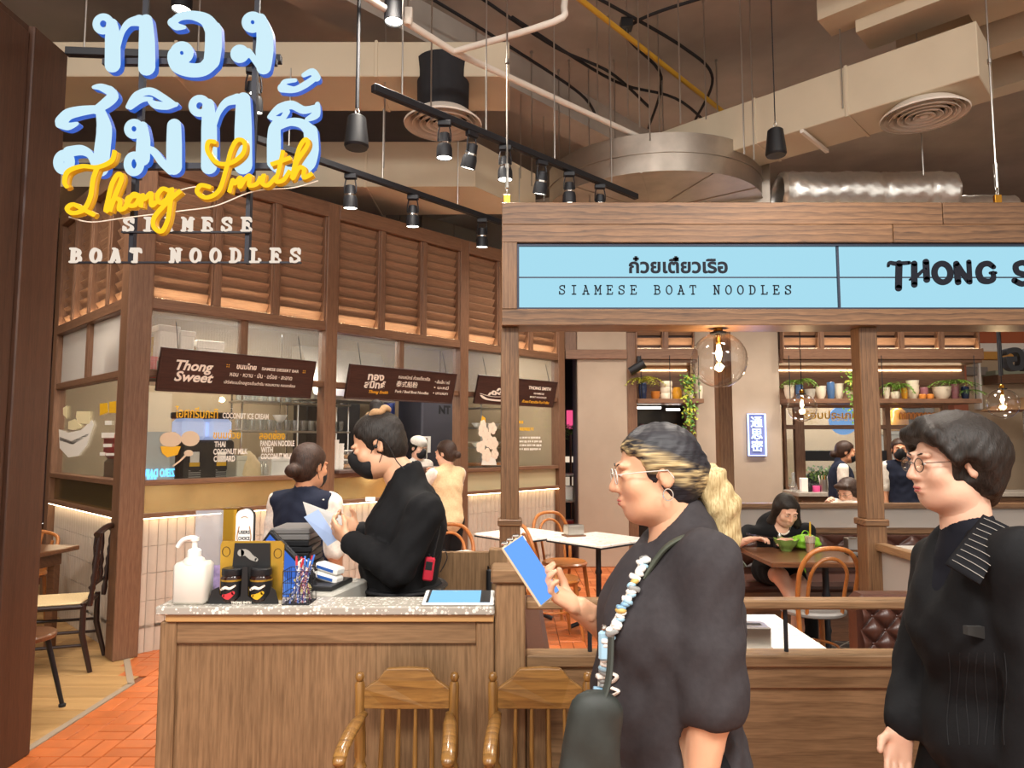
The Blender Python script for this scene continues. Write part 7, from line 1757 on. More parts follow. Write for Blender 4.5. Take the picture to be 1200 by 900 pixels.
class Person:
    """local frame: x to the person's right, y forward, z up; origin between the feet"""
    def __init__(s, label, loc, rz, H=1.6, skin=SKIN_A, res=.014, build=1.0):
        s.t = thing('person', label, 'person', loc, rz); s.H = H; s.skin = skin; s.res = res; s.b = build; k = H/1.6
        s.J = dict(pel=(0, 0, .84*k), waist=(0, .0, .98*k), chest=(0, .005, 1.18*k), neck=(0, .0, 1.33*k), head=(0, .02, 1.475*k),
                   shR=(.165*k, 0, 1.28*k), elR=(.2*k, -.01, 1.02*k), wrR=(.2*k, .04, .80*k), shL=(-.165*k, 0, 1.28*k), elL=(-.2*k, -.01, 1.02*k), wrL=(-.2*k, .04, .80*k),
                   hiR=(.08*k, 0, .82*k), knR=(.085*k, .02, .45*k), anR=(.085*k, -.02, .08*k), hiL=(-.08*k, 0, .82*k), knL=(-.085*k, .02, .45*k), anL=(-.085*k, -.02, .08*k))
        s.HR = rot3()
    def set(s, **kw): s.J.update(kw); return s
    def fromworld(s, P_):
        M = Matrix.Rotation(-s.t.rotation_euler.z, 4, 'Z'); v = M @ (Vector(P_) - Vector(s.t.location)); return (v.x, v.y, v.z)
    def torso(s, g=0.0, k=.05):
        J = s.J; b = s.b
        return [ELL(J['pel'], (.155*b+g, .115*b+g, .12+g), k), CAP(J['pel'], J['waist'], .135*b+g, .125*b+g, k, sq=((0, 1, 0), .82)), CAP(J['waist'], J['chest'], .13*b+g, .145*b+g, k, sq=((0, 1, 0), .80)),
                CAP(J['chest'], np.array(J['neck'])+(0, 0, -.07), .14*b+g, .075*b+g, k, sq=((0, 1, 0), .75)), CAP(J['shR'], J['shL'], .046*b**.6+g, .046*b**.6+g, k)]
    def arm(s, sd, g=0.0, frac=2.0, k=.03):
        J = s.J; a, e, w = (np.array(J[q+sd]) for q in ('sh', 'el', 'wr')); b = s.b**.6
        L_ = [CAP(a, e if frac >= 1 else a+(e-a)*frac, .048*b+g, (.039 if frac >= 1 else .048-.009*frac)*b+g, k)]
        if frac > 1: f = frac-1; L_.append(CAP(e, e+(w-e)*f, .039*b+g, (.039*(1-f)+.025*f)*b+g, k))
        return L_
    def leg(s, sd, g=0.0, frac=2.0, k=.04):
        J = s.J; a, e, w = (np.array(J[q+sd]) for q in ('hi', 'kn', 'an')); b = s.b**.6
        L_ = [CAP(a, e if frac >= 1 else a+(e-a)*frac, .088*b+g, (.056 if frac >= 1 else .088-.032*frac)*b+g, k)]
        if frac > 1: f = frac-1; L_.append(CAP(e, e+(w-e)*f, .054*b+g, (.054*(1-f)+.036*f)*b+g, k)); 
        return L_
    def hp(s, v, sc=1.0): return np.array(s.J['head']) + s.HR @ (np.array(v, float)*sc*s.hs)
    hs = 1.0
    def head_prims(s, jaw=1.0):
        h, k = s.hs, .018; E = lambda c, r, kk=k, op='+': ELL(s.hp(c), np.array(r)*h, kk, op, s.HR); Cc = lambda a, b, ra, rb, kk=k, op='+': CAP(s.hp(a), s.hp(b), ra*h, rb*h, kk, op)
        L_ = [E((0, -.012, .035), (.074, .092, .083)), E((0, .032, -.03), (.06, .062, .082)), E((0, .052, -.088), (.034*jaw, .03, .026), .03), E((.035, .02, -.07), (.026*jaw, .04, .03), .03), E((-.035, .02, -.07), (.026*jaw, .04, .03), .03),
              Cc((0, .09, .02), (0, .109, -.022), .007, .0115, .012), E((.011, .096, -.028), (.008, .009, .007), .008), E((-.011, .096, -.028), (.008, .009, .007), .008),
              E((.03, .084, .03), (.02, .012, .008), .014), E((-.03, .084, .03), (.02, .012, .008), .014), E((.042, .062, -.022), (.02, .02, .02), .025), E((-.042, .062, -.022), (.02, .02, .02), .025),
              E((.031, .097, .009), (.016, .014, .009), .012, '-'), E((-.031, .097, .009), (.016, .014, .009), .012, '-'), E((.031, .080, .008), (.0145, .013, .011), .006), E((-.031, .080, .008), (.0145, .013, .011), .006),
              E((0, .090, -.052), (.022, .012, .007), .008), E((0, .089, -.063), (.019, .012, .007), .008), E((0, .085, -.0575), (.02, .02, .0012), .004, '-')]
        for sg in (-1, 1):
            L_ += [E((sg*.074, -.012, -.002), (.008, .019, .031), .008), E((sg*.082, -.008, .002), (.006, .010, .018), .006, '-')]
        return L_
    def hand(s, sd, fd=None, palm=None, curl=.5, res=.0055, spread=1.0, thumb=1.0, sc=1.0):
        # fd: finger direction, palm: palm normal (local frame)
        w = np.array(s.J['wr'+sd]); e = np.array(s.J['el'+sd]); fd = np.array(fd if fd is not None else w-e, float); fd /= np.linalg.norm(fd)
        pn = np.array(palm if palm is not None else ((-1 if sd == 'R' else 1), 0, 0), float); pn -= fd*pn.dot(fd); pn /= np.linalg.norm(pn)
        sd_ = np.cross(fd, pn)*(1 if sd == 'R' else -1)      # points to the thumb side
        c_ = sc*.95; L_ = [CAP(w-fd*.03, w+fd*.02, .027*c_, .025*c_, .02, sq=(pn, .75)), CAP(w+fd*.03*c_+sd_*.014*c_, w+fd*.075*c_+sd_*.018*c_, .021*c_, .02*c_, .02, sq=(pn, .65)), CAP(w+fd*.03*c_-sd_*.014*c_, w+fd*.07*c_-sd_*.018*c_, .021*c_, .019*c_, .02, sq=(pn, .65))]
        for i, (o, l) in enumerate(((.028, .072), (.0095, .08), (-.0095, .074), (-.027, .058))):
            p = w + fd*(.085 - abs(o)*.15)*c_ + sd_*o*c_; d = fd.copy(); a = curl*.55
            d = d + sd_*(o*1.2*spread); d /= np.linalg.norm(d)
            for j, sg in enumerate((.45, .3, .25)):
                ca, sa = math.cos(a), math.sin(a); dd = d*ca + pn*sa; q = p + dd*l*sg*c_
                L_.append(CAP(p, q, (.0092-.0009*j)*c_, (.0086-.0009*j)*c_, .004)); p = q; a += curl*(.95-.2*j)
        p = w + fd*.025*c_ + sd_*.022*c_
        d = fd*.55 + sd_*.75*thumb + pn*.35; d /= np.linalg.norm(d); q = p + d*.042*c_; L_.append(CAP(p, q, .013*c_, .0105*c_, .012)); d2 = fd*.8 + sd_*.25 + pn*.35*curl*2; d2 /= np.linalg.norm(d2); L_.append(CAP(q, q+d2*.032*c_, .0103*c_, .0085*c_, .005))
        return L_
    def body(s, hands=(), legs=True, face=True, bare_leg=False, mouth=True):
        m = MB(); J = s.J; hd = np.array(J['head']); nk = np.array(J['neck'])
        P_ = s.torso(-.012) + s.arm('R') + s.arm('L') + [CAP(nk+(0, 0, -.05), hd+(s.HR @ np.array((0, -.02, -.05))), .058*s.b**.5, .052, .03)]
        if legs:
            P_ += s.leg('R') + s.leg('L')
            for sd in 'RL': a = np.array(J['an'+sd]); P_.append(CAP(a+(0, -.02, -.04), a+(0, .13, -.05), .035, .03, .02))
        sdf_mesh(P_, s.res, m)
        s_res = min(.0065, s.res*.6) if s.res > .0125 else .005
        sdf_mesh(s.head_prims() + [CAP(nk, hd+(s.HR @ np.array((0, -.02, -.06))), .054*s.b**.5, .05, .03)], s_res, m)
        for h in hands: sdf_mesh(h, min(.0055, s.res*.5), m)
        o = m.build('body', s.skin, s.t, smooth=180)
        if face:
            for sg in (-1, 1):
                e = MB(); Rm = Matrix([[float(q) for q in r_] for r_ in s.HR]).to_4x4()
                e.ell(s.hp((sg*.031, .0835, .0085)), tuple(q*s.hs for q in (.0105, .0108, .0046)), 12, 8, Rm, 0); e.ell(s.hp((sg*.030, .0915, .0085)), tuple(q*s.hs for q in (.0042, .0032, .0042)), 10, 6, Rm, 1)
                e.build('eye', [EYE_W, EYE_D], s.t, smooth=80)
                b = MB(); b.tube([s.hp((sg*.015, .0955, .0315)), s.hp((sg*.03, .0935, .035)), s.hp((sg*.047, .082, .031))], [.0014*s.hs, .0024*s.hs, .001*s.hs], 6); b.build('eyebrow', HAIR, s.t, smooth=80)
            if mouth:
                l = MB(); Rm = Matrix([[float(q) for q in r_] for r_ in s.HR]).to_4x4(); l.ell(s.hp((0, .0925, -.0535)), tuple(q*s.hs for q in (.019, .0105, .0048)), 14, 8, Rm); l.ell(s.hp((0, .0915, -.0625)), tuple(q*s.hs for q in (.016, .0105, .0052)), 14, 8, Rm); l.build('lips', LIPS, s.t, smooth=80)
        return o
    def wear(s, name, prims, mat_, res=None, wr=.003, ws=28., seed=0): return sdf_mesh(prims, res or s.res, None, 0, wr, ws, seed).build(name, mat_, s.t, smooth=180)
    def E(s, c, r, k=.02, op='+'): return ELL(s.hp(c), np.array(r)*s.hs, k, op, s.HR)
    def C(s, a, b, ra, rb=None, k=.015, op='+'): return CAP(s.hp(a), s.hp(b), ra*s.hs, (ra if rb is None else rb)*s.hs, k, op)
    def hair(s, extra=(), mat_=HAIR, cap=(.084, .104, .094), res=None, fringe=False):
        P_ = [s.E((0, -.016, .038), cap), s.E((0, -.045, -.02), (.072, .066, .075), .03)]
        if fringe: P_ += [q for q in extra]
        P_ += [s.E((0, .118, -.008), (.076, .08, .088), .012, '-'), s.E((0, .10, -.06), (.082, .09, .07), .012, '-')]
        P_ += [s.E((sg*.092, .004, -.022), (.03, .032, .042), .01, '-') for sg in (-1, 1)] + [s.E((sg*.062, .088, .004), (.05, .052, .062), .012, '-') for sg in (-1, 1)]
        if not fringe: P_ += [q for q in extra]
        return s.wear('hair', P_, mat_, res or s.res*.7, .0012, 130.)
    def shoes(s, mat_=C_SHOE):
        for sd in 'RL':
            a = np.array(s.J['an'+sd]); s.wear('shoe', [CAP(a+(0, -.03, -.035), a+(0, .15, -.045), .045, .038, .02), CUT((0, 0, .002), (0, 0, -1))], mat_, s.res, 0)
    def mask(s, mat_=MASK):
        P_ = [s.E((0, .05, -.05), (.063, .066, .066), .01), s.E((0, .1, -.016), (.024, .03, .042), .03)]
        P_ += [CUT(s.hp((0, .1, .018)), s.HR @ np.array((0, .30, 1))), CUT(s.hp((0, .018, 0)), s.HR @ np.array((0, -1, .0)))]
        o = s.wear('face_mask', P_, mat_, min(s.res, .008), 0)
        for sg in (-1, 1):
            m = MB(); m.tube([s.hp((sg*.060, .03, -.02)), s.hp((sg*.079, -.01, .028)), s.hp((sg*.084, -.032, .005)), s.hp((sg*.076, -.02, -.03)), s.hp((sg*.058, .03, -.08))], .0016*s.hs, 5); m.build('ear_loop', mat_, s.t)
    def glasses(s, mat_, r=.021):
        m = MB()
        for sg in (-1, 1):
            m.tube([s.hp((sg*.032 + r*math.cos(a), .103, .006 + r*.85*math.sin(a))) for a in [i*PI/8 for i in range(16)]], .0013*s.hs, 5, closed=True)
            m.tube([s.hp((sg*.053, .100, .012)), s.hp((sg*.078, .05, .014)), s.hp((sg*.080, -.015, .012)), s.hp((sg*.079, -.028, -.008))], .0012*s.hs, 5)
        m.tube([s.hp((-.011, .104, .01)), s.hp((0, .107, .014)), s.hp((.011, .104, .01))], .0013*s.hs, 5)
        o = m.build('glasses', mat_, s.t)
        l = MB()
        for sg in (-1, 1): l.ell(s.hp((sg*.032, .103, .006)), (r*.95*s.hs, .0008, r*.8*s.hs), 14, 6, Matrix([[float(q) for q in r_] for r_ in s.HR]).to_4x4())
        l.build('lens', GLASS, o)

def wpt(px, py, Y): v = atY(px, py, Y); return (v.x, v.y, v.z)
from mathutils.bvhtree import BVHTree
def on_cloth(obj, person, px, py, off=.004, fall=1.5):
    # world point where a garment's surface is met in this direction, lifted slightly off it
    bv = BVHTree.FromPolygons([v.co for v in obj.data.vertices], [tuple(p.vertices) for p in obj.data.polygons])
    o_ = Vector(person.fromworld((0, 0, CAM_H))); d = Vector(person.fromworld(Vector((0, 0, CAM_H)) + ray(px, py))) - o_
    h = bv.ray_cast(o_, d.normalized())
    if h[0] is None: return Vector(wpt(px, py, fall))
    n = h[1] if h[1].dot(d) < 0 else -h[1]
    M = Matrix.Rotation(person.t.rotation_euler.z, 4, 'Z'); return M @ (h[0] + n*off) + Vector(person.t.location)

# ---------------------------------------------------------------- walking woman with phone
YW1 = 1.6
A = Person('woman in a charcoal T-shirt walking left while looking at her phone', (.365, YW1, 0), R(90), 1.58, SKIN_A, .011, 1.16)
W = lambda px, py, Y: A.fromworld(wpt(px, py, Y))
A.HR = rot3(0, -6); A.hs = .91
A.set(head=W(768, 556, YW1), neck=W(797, 622, YW1), chest=W(790, 720, YW1), waist=W(785, 810, YW1), pel=(0, .0, .84), shL=W(828, 662, 1.46), elL=W(834, 822, 1.43), wrL=W(820, 930, 1.42), shR=W(812, 652, 1.76), elR=W(752, 768, 1.80), wrR=W(678, 712, 1.68),
      hiL=(-.09, 0, .82), hiR=(.09, 0, .82), knL=(-.09, .16, .46), anL=(-.09, .12, .09), knR=(.09, -.02, .45), anR=(.09, -.3, .14))
bust = [ELL(np.array(A.J['chest'])+(.075, .085, -.02), (.08, .075, .08), .06), ELL(np.array(A.J['chest'])+(-.075, .085, -.02), (.08, .075, .08), .06), ELL(np.array(A.J['waist'])+(0, .06, .0), (.13, .11, .12), .06)]
hr = A.hand('R', fd=np.array(W(628, 682, 1.64))-np.array(A.J['wrR']), palm=(-.35, -.15, .9), curl=.8, thumb=.9)
hl = A.hand('L', curl=.45)
A.body(hands=(hr, hl))
sl = A.arm('L', .018, 1.0, .02)+A.arm('R', .018, 1.02, .02) + [CAP(np.array(A.J['elL'])+(0, 0, .10), np.array(A.J['elL'])+(0, 0, .005), .062, .07, .02), ELL(np.array(A.J['elL'])+(0, 0, -.09), (.066, .066, .075), .004, '-')]
TEE = A.wear('tshirt', A.torso(.016, .05) + bust + sl + [CAP(np.array(A.J['neck'])+(0, 0, -.05), np.array(A.J['neck'])+(0, -.01, .012), .075, .066, .03), CUT((0, 0, .72), (0, 0, -1)), ELL(np.array(A.J['neck'])+(0, .075, .045), (.06, .085, .075), .008, '-')], C_CHAR, .010, .0028, 55., 1)
A.wear('trousers', [ELL(A.J['pel'], (.17, .135, .13), .05)] + A.leg('R', .02, 1.95) + A.leg('L', .02, 1.95), C_BLACK, .016)
A.shoes()
def streak_mat(h0):
    m, nt, b, N, L = _nodes('streaked_hair'); tc = N.new('ShaderNodeTexCoord'); sp = N.new('ShaderNodeSeparateXYZ'); L.new(tc.outputs['Object'], sp.inputs[0])
    def mth(op, a, c): 
        n = N.new('ShaderNodeMath'); n.operation = op
        for i, q in enumerate((a, c)):
            if isinstance(q, (int, float)): n.inputs[i].default_value = q
            else: L.new(q, n.inputs[i])
        return n.outputs[0]
    dy = mth('SUBTRACT', sp.outputs[1], h0[1]); dz = mth('SUBTRACT', sp.outputs[2], h0[2])
    dist = mth('ABSOLUTE', mth('SUBTRACT', dz, mth('ADD', mth('MULTIPLY', dy, .42), .026)), 0)
    band = N.new('ShaderNodeMapRange'); band.inputs[1].default_value = .018; band.inputs[2].default_value = .036; band.inputs[3].default_value = 1; band.inputs[4].default_value = 0; L.new(dist, band.inputs[0])
    fine = noise(nt, coords(nt, (.35, .05, 1), False, (R(-18), 0, 0)), 130, 2); stripe = ramp(nt, fine, [(.36, (0, 0, 0, 1)), (.62, (1, 1, 1, 1))])
    dark = ramp(nt, fine, [(.3, srgb('#14141a')), (.72, srgb('#2c2a30'))]); bl = ramp(nt, fine, [(.35, srgb('#8a7048')), (.7, srgb('#cdb684'))])
    fac = mth('MULTIPLY', band.outputs[0], stripe)
    L.new(mix_rgb(nt, fac, dark, bl), b.inputs['Base Color']); b.inputs['Roughness'].default_value = .5; bump(nt, fine, b, .7, .003); return m
A.hair([A.E((0, -.10, -.005), (.045, .035, .045), .03)], streak_mat(A.J['head']), (.083, .104, .092), res=.007)
# blonde pony tail and streaks
A.wear('pony_tail', [A.C((0, -.105, -.012), (0, -.135, -.03), .022, .034, .02), A.C((0, -.135, -.03), (0, -.150, -.09), .036, .042, .03), A.C((0, -.150, -.09), (0, -.152, -.17), .042, .036, .03), A.C((0, -.152, -.17), (0, -.14, -.24), .034, .012, .03), A.C((.015, -.145, -.06), (.02, -.165, -.2), .03, .012, .02)], BLONDE, .006, .0035, 95.)
A.wear('hair_tie', [A.C((0, -.105, -.012), (0, -.112, -.015), .026, .026, .01)], C_BLACK, .006, 0)
A.glasses(plain('clear_frame', srgb('#d8d4cc'), .2))
m = MB(); m.tube([A.hp((-.083 + .0*math.cos(a), -.008 + .012*math.cos(a), -.045 + .014*math.sin(a))) for a in [i*PI/8 for i in range(16)]], .0014, 6, closed=True); m.build('hoop_earring', CHROME, A.t)
# bag strap over the near shoulder and white print on the shirt front
sh = np.array(A.J['shL']); nk = np.array(A.J['neck'])
m = MB(); pts = [nk+(-.095, .10, -.085), nk+(-.105, .055, -.022), nk+(-.108, .0, .004), nk+(-.105, -.055, -.004), nk+(-.09, -.105, -.06)]
m.tube(curve([tuple(p) for p in pts], 6), .021, 10, flat=.3); m.build('bag_strap', plain('olive_strap', srgb('#4b5044'), .7, var=.1), A.t)
# beaded charm strap hanging from the chest to the phone side
CH = [plain('bead_%d' % i, srgb(c), .4) for i, c in enumerate(('#e8e4dc', '#9fc3d6', '#c9a860', '#f0ece4', '#7fa6c0', '#8f8f8c'))]
st_ = thing('charm_strap', 'chunky white and blue beaded strap hung across the walking woman', 'strap', (0, 0, 0)); random.seed(21)
pth = curve([on_cloth(TEE, A, x, y, .008, 1.5) for x, y in ((756, 655), (742, 690), (727, 722), (715, 748), (708, 790), (706, 832))], 9)
for i, p in enumerate(pth):
    s_ = random.uniform(.008, .013); kind = i % 3
    b = MB()
    if kind == 0: b.cbox(-s_, s_, -s_*.7, s_*.7, -s_*.45, s_*.45, .002)
    else: b.ell((0, 0, 0), (s_, s_*.8, s_*.6), 10, 6)
    o = b.build('bead', CH[random.randrange(6)], st_, smooth=50); o.location = p + Vector((random.uniform(-.006, .006), -.012, 0)); o.rotation_euler = (0, random.uniform(-.5, .5), random.uniform(-.4, .4))
o = MB().tube([p + Vector((0, .0, 0)) for p in pth], .005, 6).build('cord', C_WHITE, st_)
t = thing('charm_tag', 'rounded pale blue charm dangling from the beaded strap', 'charm', on_cloth(TEE, A, 717, 752, .02, 1.46) + Vector((0, 0, .0))); MB().cbox(-.012, .012, -.006, .006, -.03, .03, .006).build('tag_body', CH[1], t); MB().ell((0, 0, .035), (.006, .006, .008)).build('ring', CHROME, t)
for k, pts_ in enumerate((((709, 788), (718, 792), (714, 798), (708, 800)), ((712, 806), (720, 810), (712, 815)), ((710, 822), (718, 826), (722, 831)))):
    m = MB(); m.tube(curve([A.fromworld(on_cloth(TEE, A, x+6, y, .002)) for x, y in pts_], 5), .006, 8, flat=.5); m.build('shirt_print', C_WHITE, A.t, smooth=70)
# phone and shoulder bag: held things
def phone_thing():
    c_ = Vector(wpt(622, 668, 1.625)); L_ = Vector((-.55, .12, .80)).normalized(); N_ = Vector((.55, -.72, .45)); N_ = (N_ - L_*N_.dot(L_)).normalized(); X_ = L_.cross(N_)
    M = Matrix((X_, L_, N_)).transposed().to_4x4(); t = thing('smartphone', 'phone with a bright blue screen in the walking woman\'s hand', 'phone', c_)
    MB().cbox(-.037, .037, -.078, .078, -.005, .003, .004, M=M).build('case', plain('phone_case', srgb('#c9b89a'), .3, .3), t); MB().box(-.034, .034, -.074, .074, .0031, .0036, M=M).build('screen', emis('phone_screen', (.12, .30, .80, 1), 1.0), t)
    for q in (-.02, .0, .02): MB().ell(M @ Vector((q, .082, -.002)), (.009, .006, .006), 10, 6).build('jewel', CHROME, t)
phone_thing()
t = thing('shoulder_bag', 'dark olive shoulder bag carried in front of the walking woman', 'bag', wpt(682, 905, 1.36))
sdf_mesh([CAP((-.01, 0, -.1), (.02, 0, .10), .055, .045, .03, sq=((0, 1, 0), .6)), CAP((.03, .0, -.1), (.035, 0, .10), .04, .04, .03, sq=((0, 1, 0), .6))], .01, None, 0, .003, 40.).build('bag_body', plain('olive_nylon', srgb('#2c302c'), .6, var=.15, vscale=30), t, smooth=180)
MB().tube(curve([(.02, -.01, .1), (.05, -.0, .16), (.06, .02, .24)], 5), .012, 8, flat=.35).build('strap', plain('olive_strap_b', srgb('#3c403a'), .7), t)

# ---------------------------------------------------------------- man in black jacket
YM1 = 1.72
B = Person('young man in a black jacket and glasses walking left at the right edge', (1.165, YM1, 0), R(93), 1.66, SKIN_C, .011, 1.05)
W = lambda px, py, Y: B.fromworld(wpt(px, py, Y))
B.HR = rot3(-4, -3); B.hs = .92
B.set(head=W(1115, 545, YM1), neck=W(1135, 622, YM1), chest=W(1150, 730, YM1), shL=W(1200, 660, 1.54), elL=W(1222, 820, 1.52), wrL=W(1205, 930, 1.52), shR=W(1105, 660, 1.90), elR=W(1078, 780, 1.90), wrR=W(1056, 850, 1.84), knR=(.09, .14, .47), anR=(.09, .18, .08), knL=(-.09, -.02, .47), anL=(-.09, -.26, .13))
hr = B.hand('R', fd=np.array(W(1052, 890, 1.82))-np.array(B.J['wrR']), palm=(-1, .1, 0), curl=.55)
B.body(hands=(hr, B.hand('L', curl=.5)))
STR = plain('collar_lining', srgb('#19191c'), .9, spec=.2)
C_JKT = cloth('black_jacket', srgb('#151517'), .35)
B.wear('undershirt', B.torso(.008) + [CAP(np.array(B.J['neck'])+(0, 0, -.06), np.array(B.J['neck'])+(0, 0, .0), .07, .064, .02), CUT((0, 0, .80), (0, 0, -1))], cloth('navy_tee', srgb('#12131c')), .012)
nkb = np.array(B.J['neck'])
jk = B.torso(.028, .05) + B.arm('L', .024, 1.93, .02) + B.arm('R', .02, 1.90, .02) + [ELL(np.array(B.J['pel'])+(0, 0, -.02), (.20, .16, .12), .05), CUT((0, 0, .70), (0, 0, -1)), CAP(nkb+(0, .10, .0), nkb+(.0, .20, -.28), .07, .03, .02, '-'), ELL(nkb+(0, .03, .06), (.062, .085, .085), .01, '-')]
JKT = B.wear('jacket', jk, C_JKT, .010, .0032, 48., 3)
# wide turned lapel with pale stripes on the near side
lap = [(1148, 603, 1.645), (1178, 617, 1.60), (1104, 660, 1.595), (1144, 684, 1.525)]
def lapel(u_, v_):
    a0, a1, b0, b1 = (Vector(wpt(*q)) for q in lap)
    p = (a0.lerp(a1, u_)).lerp(b0.lerp(b1, u_), v_); return B.fromworld(p + Vector((0, -.018*math.sin(PI*u_)*math.sin(PI*v_) - .012, 0)))
o = MB().grid(lapel, 12, 12).build('lapel', STR, B.t, smooth=80); sd = o.modifiers.new('thickness', 'SOLIDIFY'); sd.thickness = .006; sd.offset = 0
PALE = plain('pale_stripe', srgb('#a8a49c'), .7)
for k in range(9):
    v_ = .08 + k*.105; MB().tube([Vector(lapel(u_, v_)) + Vector(B.fromworld((0, -.009, .004))) - Vector(B.fromworld((0, 0, 0))) for u_ in [.04+.92*i/12 for i in range(13)]], .0008, 5).build('lapel_stripe', PALE, B.t)
for k in range(7):
    x = 1112 + k*11; MB().tube([B.fromworld(on_cloth(JKT, B, x + 2*math.sin(i*.7+k), 765 + i*12, .0005)) for i in range(10)], .0014, 4).build('faint_stripe', plain('faint_stripe_%d' % k, srgb('#151517'), .9), B.t)
chx = np.array(B.fromworld(on_cloth(JKT, B, 1150, 738, .002)))
m = MB(); M = Matrix.Translation(tuple(chx)) @ Matrix.Rotation(R(-75), 4, 'Z')
m.prism([(-.045, .012), (.05, .004), (.05, -.012), (.0, -.018), (-.045, -.006)], -.006, .006, lambda x, z, d: M @ Vector((x, d, z))); m.build('pocket_flap', plain('pocket_grey', srgb('#2f2e2c'), .9), B.t)
B.wear('trousers', [ELL(B.J['pel'], (.16, .13, .13), .05)] + B.leg('R', .022, 1.95) + B.leg('L', .022, 1.95), C_BLACK, .016)
B.shoes()
B.hair([B.C((-.01, .06, .115), (-.06, .075, .085), .018, .016, .02), B.C((-.06, .075, .085), (-.088, .045, .02), .016, .008, .02), B.C((.01, .06, .115), (.06, .075, .085), .018, .016, .02), B.C((.06, .075, .085), (.088, .045, .02), .016, .008, .02), B.C((0, -.09, .02), (0, -.085, -.085), .06, .03, .04), B.C((-.07, -.04, .02), (-.06, -.06, -.06), .035, .02, .03), B.C((.07, -.04, .02), (.06, -.06, -.06), .035, .02, .03)], HAIR, (.104, .120, .108), res=.006)
B.glasses(plain('thin_frame', srgb('#5a5048'), .3, .6))

# ---------------------------------------------------------------- uniformed woman at the counter
YS3 = 2.75
D = Person('woman in black uniform and mask reading papers behind the counter', (-.44, YS3, 0), R(90), 1.6, SKIN_A, .012, 1.1)
W = lambda px, py, Y: D.fromworld(wpt(px, py, Y))
D.HR = rot3(4, -24)
D.set(head=W(443, 522, YS3), neck=W(476, 560, YS3), chest=W(480, 615, YS3), waist=W(474, 660, YS3), pel=(0, .0, .88), shL=W(498, 600, 2.58), elL=W(466, 668, 2.54), wrL=W(410, 634, 2.58), shR=W(478, 592, 2.92), elR=W(455, 655, 2.98), wrR=W(420, 622, 2.86))
hl = D.hand('L', fd=np.array(W(386, 616, 2.64))-np.array(D.J['wrL']), palm=(.8, .1, .5), curl=.55); hr = D.hand('R', fd=np.array(W(398, 612, 2.80))-np.array(D.J['wrR']), palm=(-.8, .1, .5), curl=.5)
D.body(hands=(hl, hr), mouth=False)
bust = [ELL(np.array(D.J['chest'])+(.08, .075, -.01), (.085, .08, .085), .05), ELL(np.array(D.J['chest'])+(-.08, .075, -.01), (.085, .08, .085), .05), ELL(np.array(D.J['waist'])+(0, .05, 0), (.13, .12, .11), .06)]
D.wear('uniform_shirt', D.torso(.014, .05) + bust + D.arm('L', .019, 1.92, .018) + D.arm('R', .018, 1.92, .018) + [CAP(np.array(D.J['neck'])+(0, -.01, -.05), np.array(D.J['neck'])+(0, .0, .02), .078, .066, .03), CUT((0, 0, .90), (0, 0, -1)), ELL(np.array(D.J['neck'])+(0, .03, .07), (.06, .07, .055), .006, '-')], C_BLACK, .010, .003, 60., 5)
D.wear('trousers', [ELL(np.array(D.J['pel'])+(0, 0, 0), (.19, .16, .16), .05), CAP(D.J['pel'], D.J['waist'], .165, .15, .04)] + D.leg('R', .03, 1.95) + D.leg('L', .03, 1.95) + [CUT((0, 0, 1.02), (0, 0, 1))], C_BLACK, .014)
MB().tube([np.array(D.J['waist'])*(1, 1, 0) + np.array((.175*math.cos(a), .15*math.sin(a), 1.0)) for a in [i*PI/16 for i in range(32)]], .018, 8, closed=True, flat=.5).build('belt', BLACK_P, D.t)
D.shoes()
D.hair([D.E((0, -.05, .11), (.034, .034, .03), .02), D.E((0, -.055, .145), (.028, .028, .026), .015), D.E((0, .135, .03), (.10, .085, .085), .012, '-')], HAIR, (.082, .104, .092), res=.008)
m = MB(); m.tube([D.hp((.038*math.cos(a), -.052 + .038*math.sin(a), .118 + .005*math.sin(5*a))) for a in [i*PI/12 for i in range(24)]], .014, 8, closed=True); m.build('scrunchie', plain('tan_scrunchie', srgb('#b08a62'), .8, var=.2, vscale=90, bmp=.5), D.t, smooth=70)
D.mask()
m = MB(); m.tube(curve([D.hp((-.088, -.006, .0)), D.hp((-.092, -.03, .022)), D.hp((-.088, -.045, -.02)), D.hp((-.075, -.05, -.09)), D.hp((-.07, -.07, -.14))], 5), .0022, 6); m.ell(D.hp((-.088, .0, -.004)), (.008, .008, .008), 8, 6); m.build('earpiece', BLACK_P, D.t)
p = np.array(D.fromworld(wpt(434, 585, 2.60))); MB().cbox(-.003, .003, -.018, .018, -.008, .008, .001, M=Matrix.Translation(tuple(p))).build('name_tag', WHITE_P, D.t)
# walkie-talkie clipped at the back
rd = thing('walkie_talkie', 'red walkie-talkie with a black antenna clipped at the uniformed woman\'s waist', 'radio', wpt(503, 664, 2.60)); 
M = Matrix.Rotation(R(8), 4, 'Y')
MB().cbox(-.018, .018, -.014, .014, -.05, .035, .005, M=M).build('case', plain('radio_red', srgb('#c8253c'), .4), rd); MB().box(-.012, .012, -.0155, -.014, -.01, .02, M=M).build('speaker_grille', BLACK_P, rd); MB().tube([M @ Vector((.008, 0, .03)), M @ Vector((.018, 0, .15))], [.005, .003], 8).build('antenna', BLACK_P, rd); MB().lathe([(.005, .035), (.005, .045)], 8, M @ Matrix.Translation((-.008, 0, 0))).build('knob', BLACK_P, rd)
MB().tube(curve([(.015, 0, .02), (.05, -.0, .06), (.065, .0, .03), (.04, 0, -.02)], 6), .002, 5).build('cord', BLACK_P, rd)
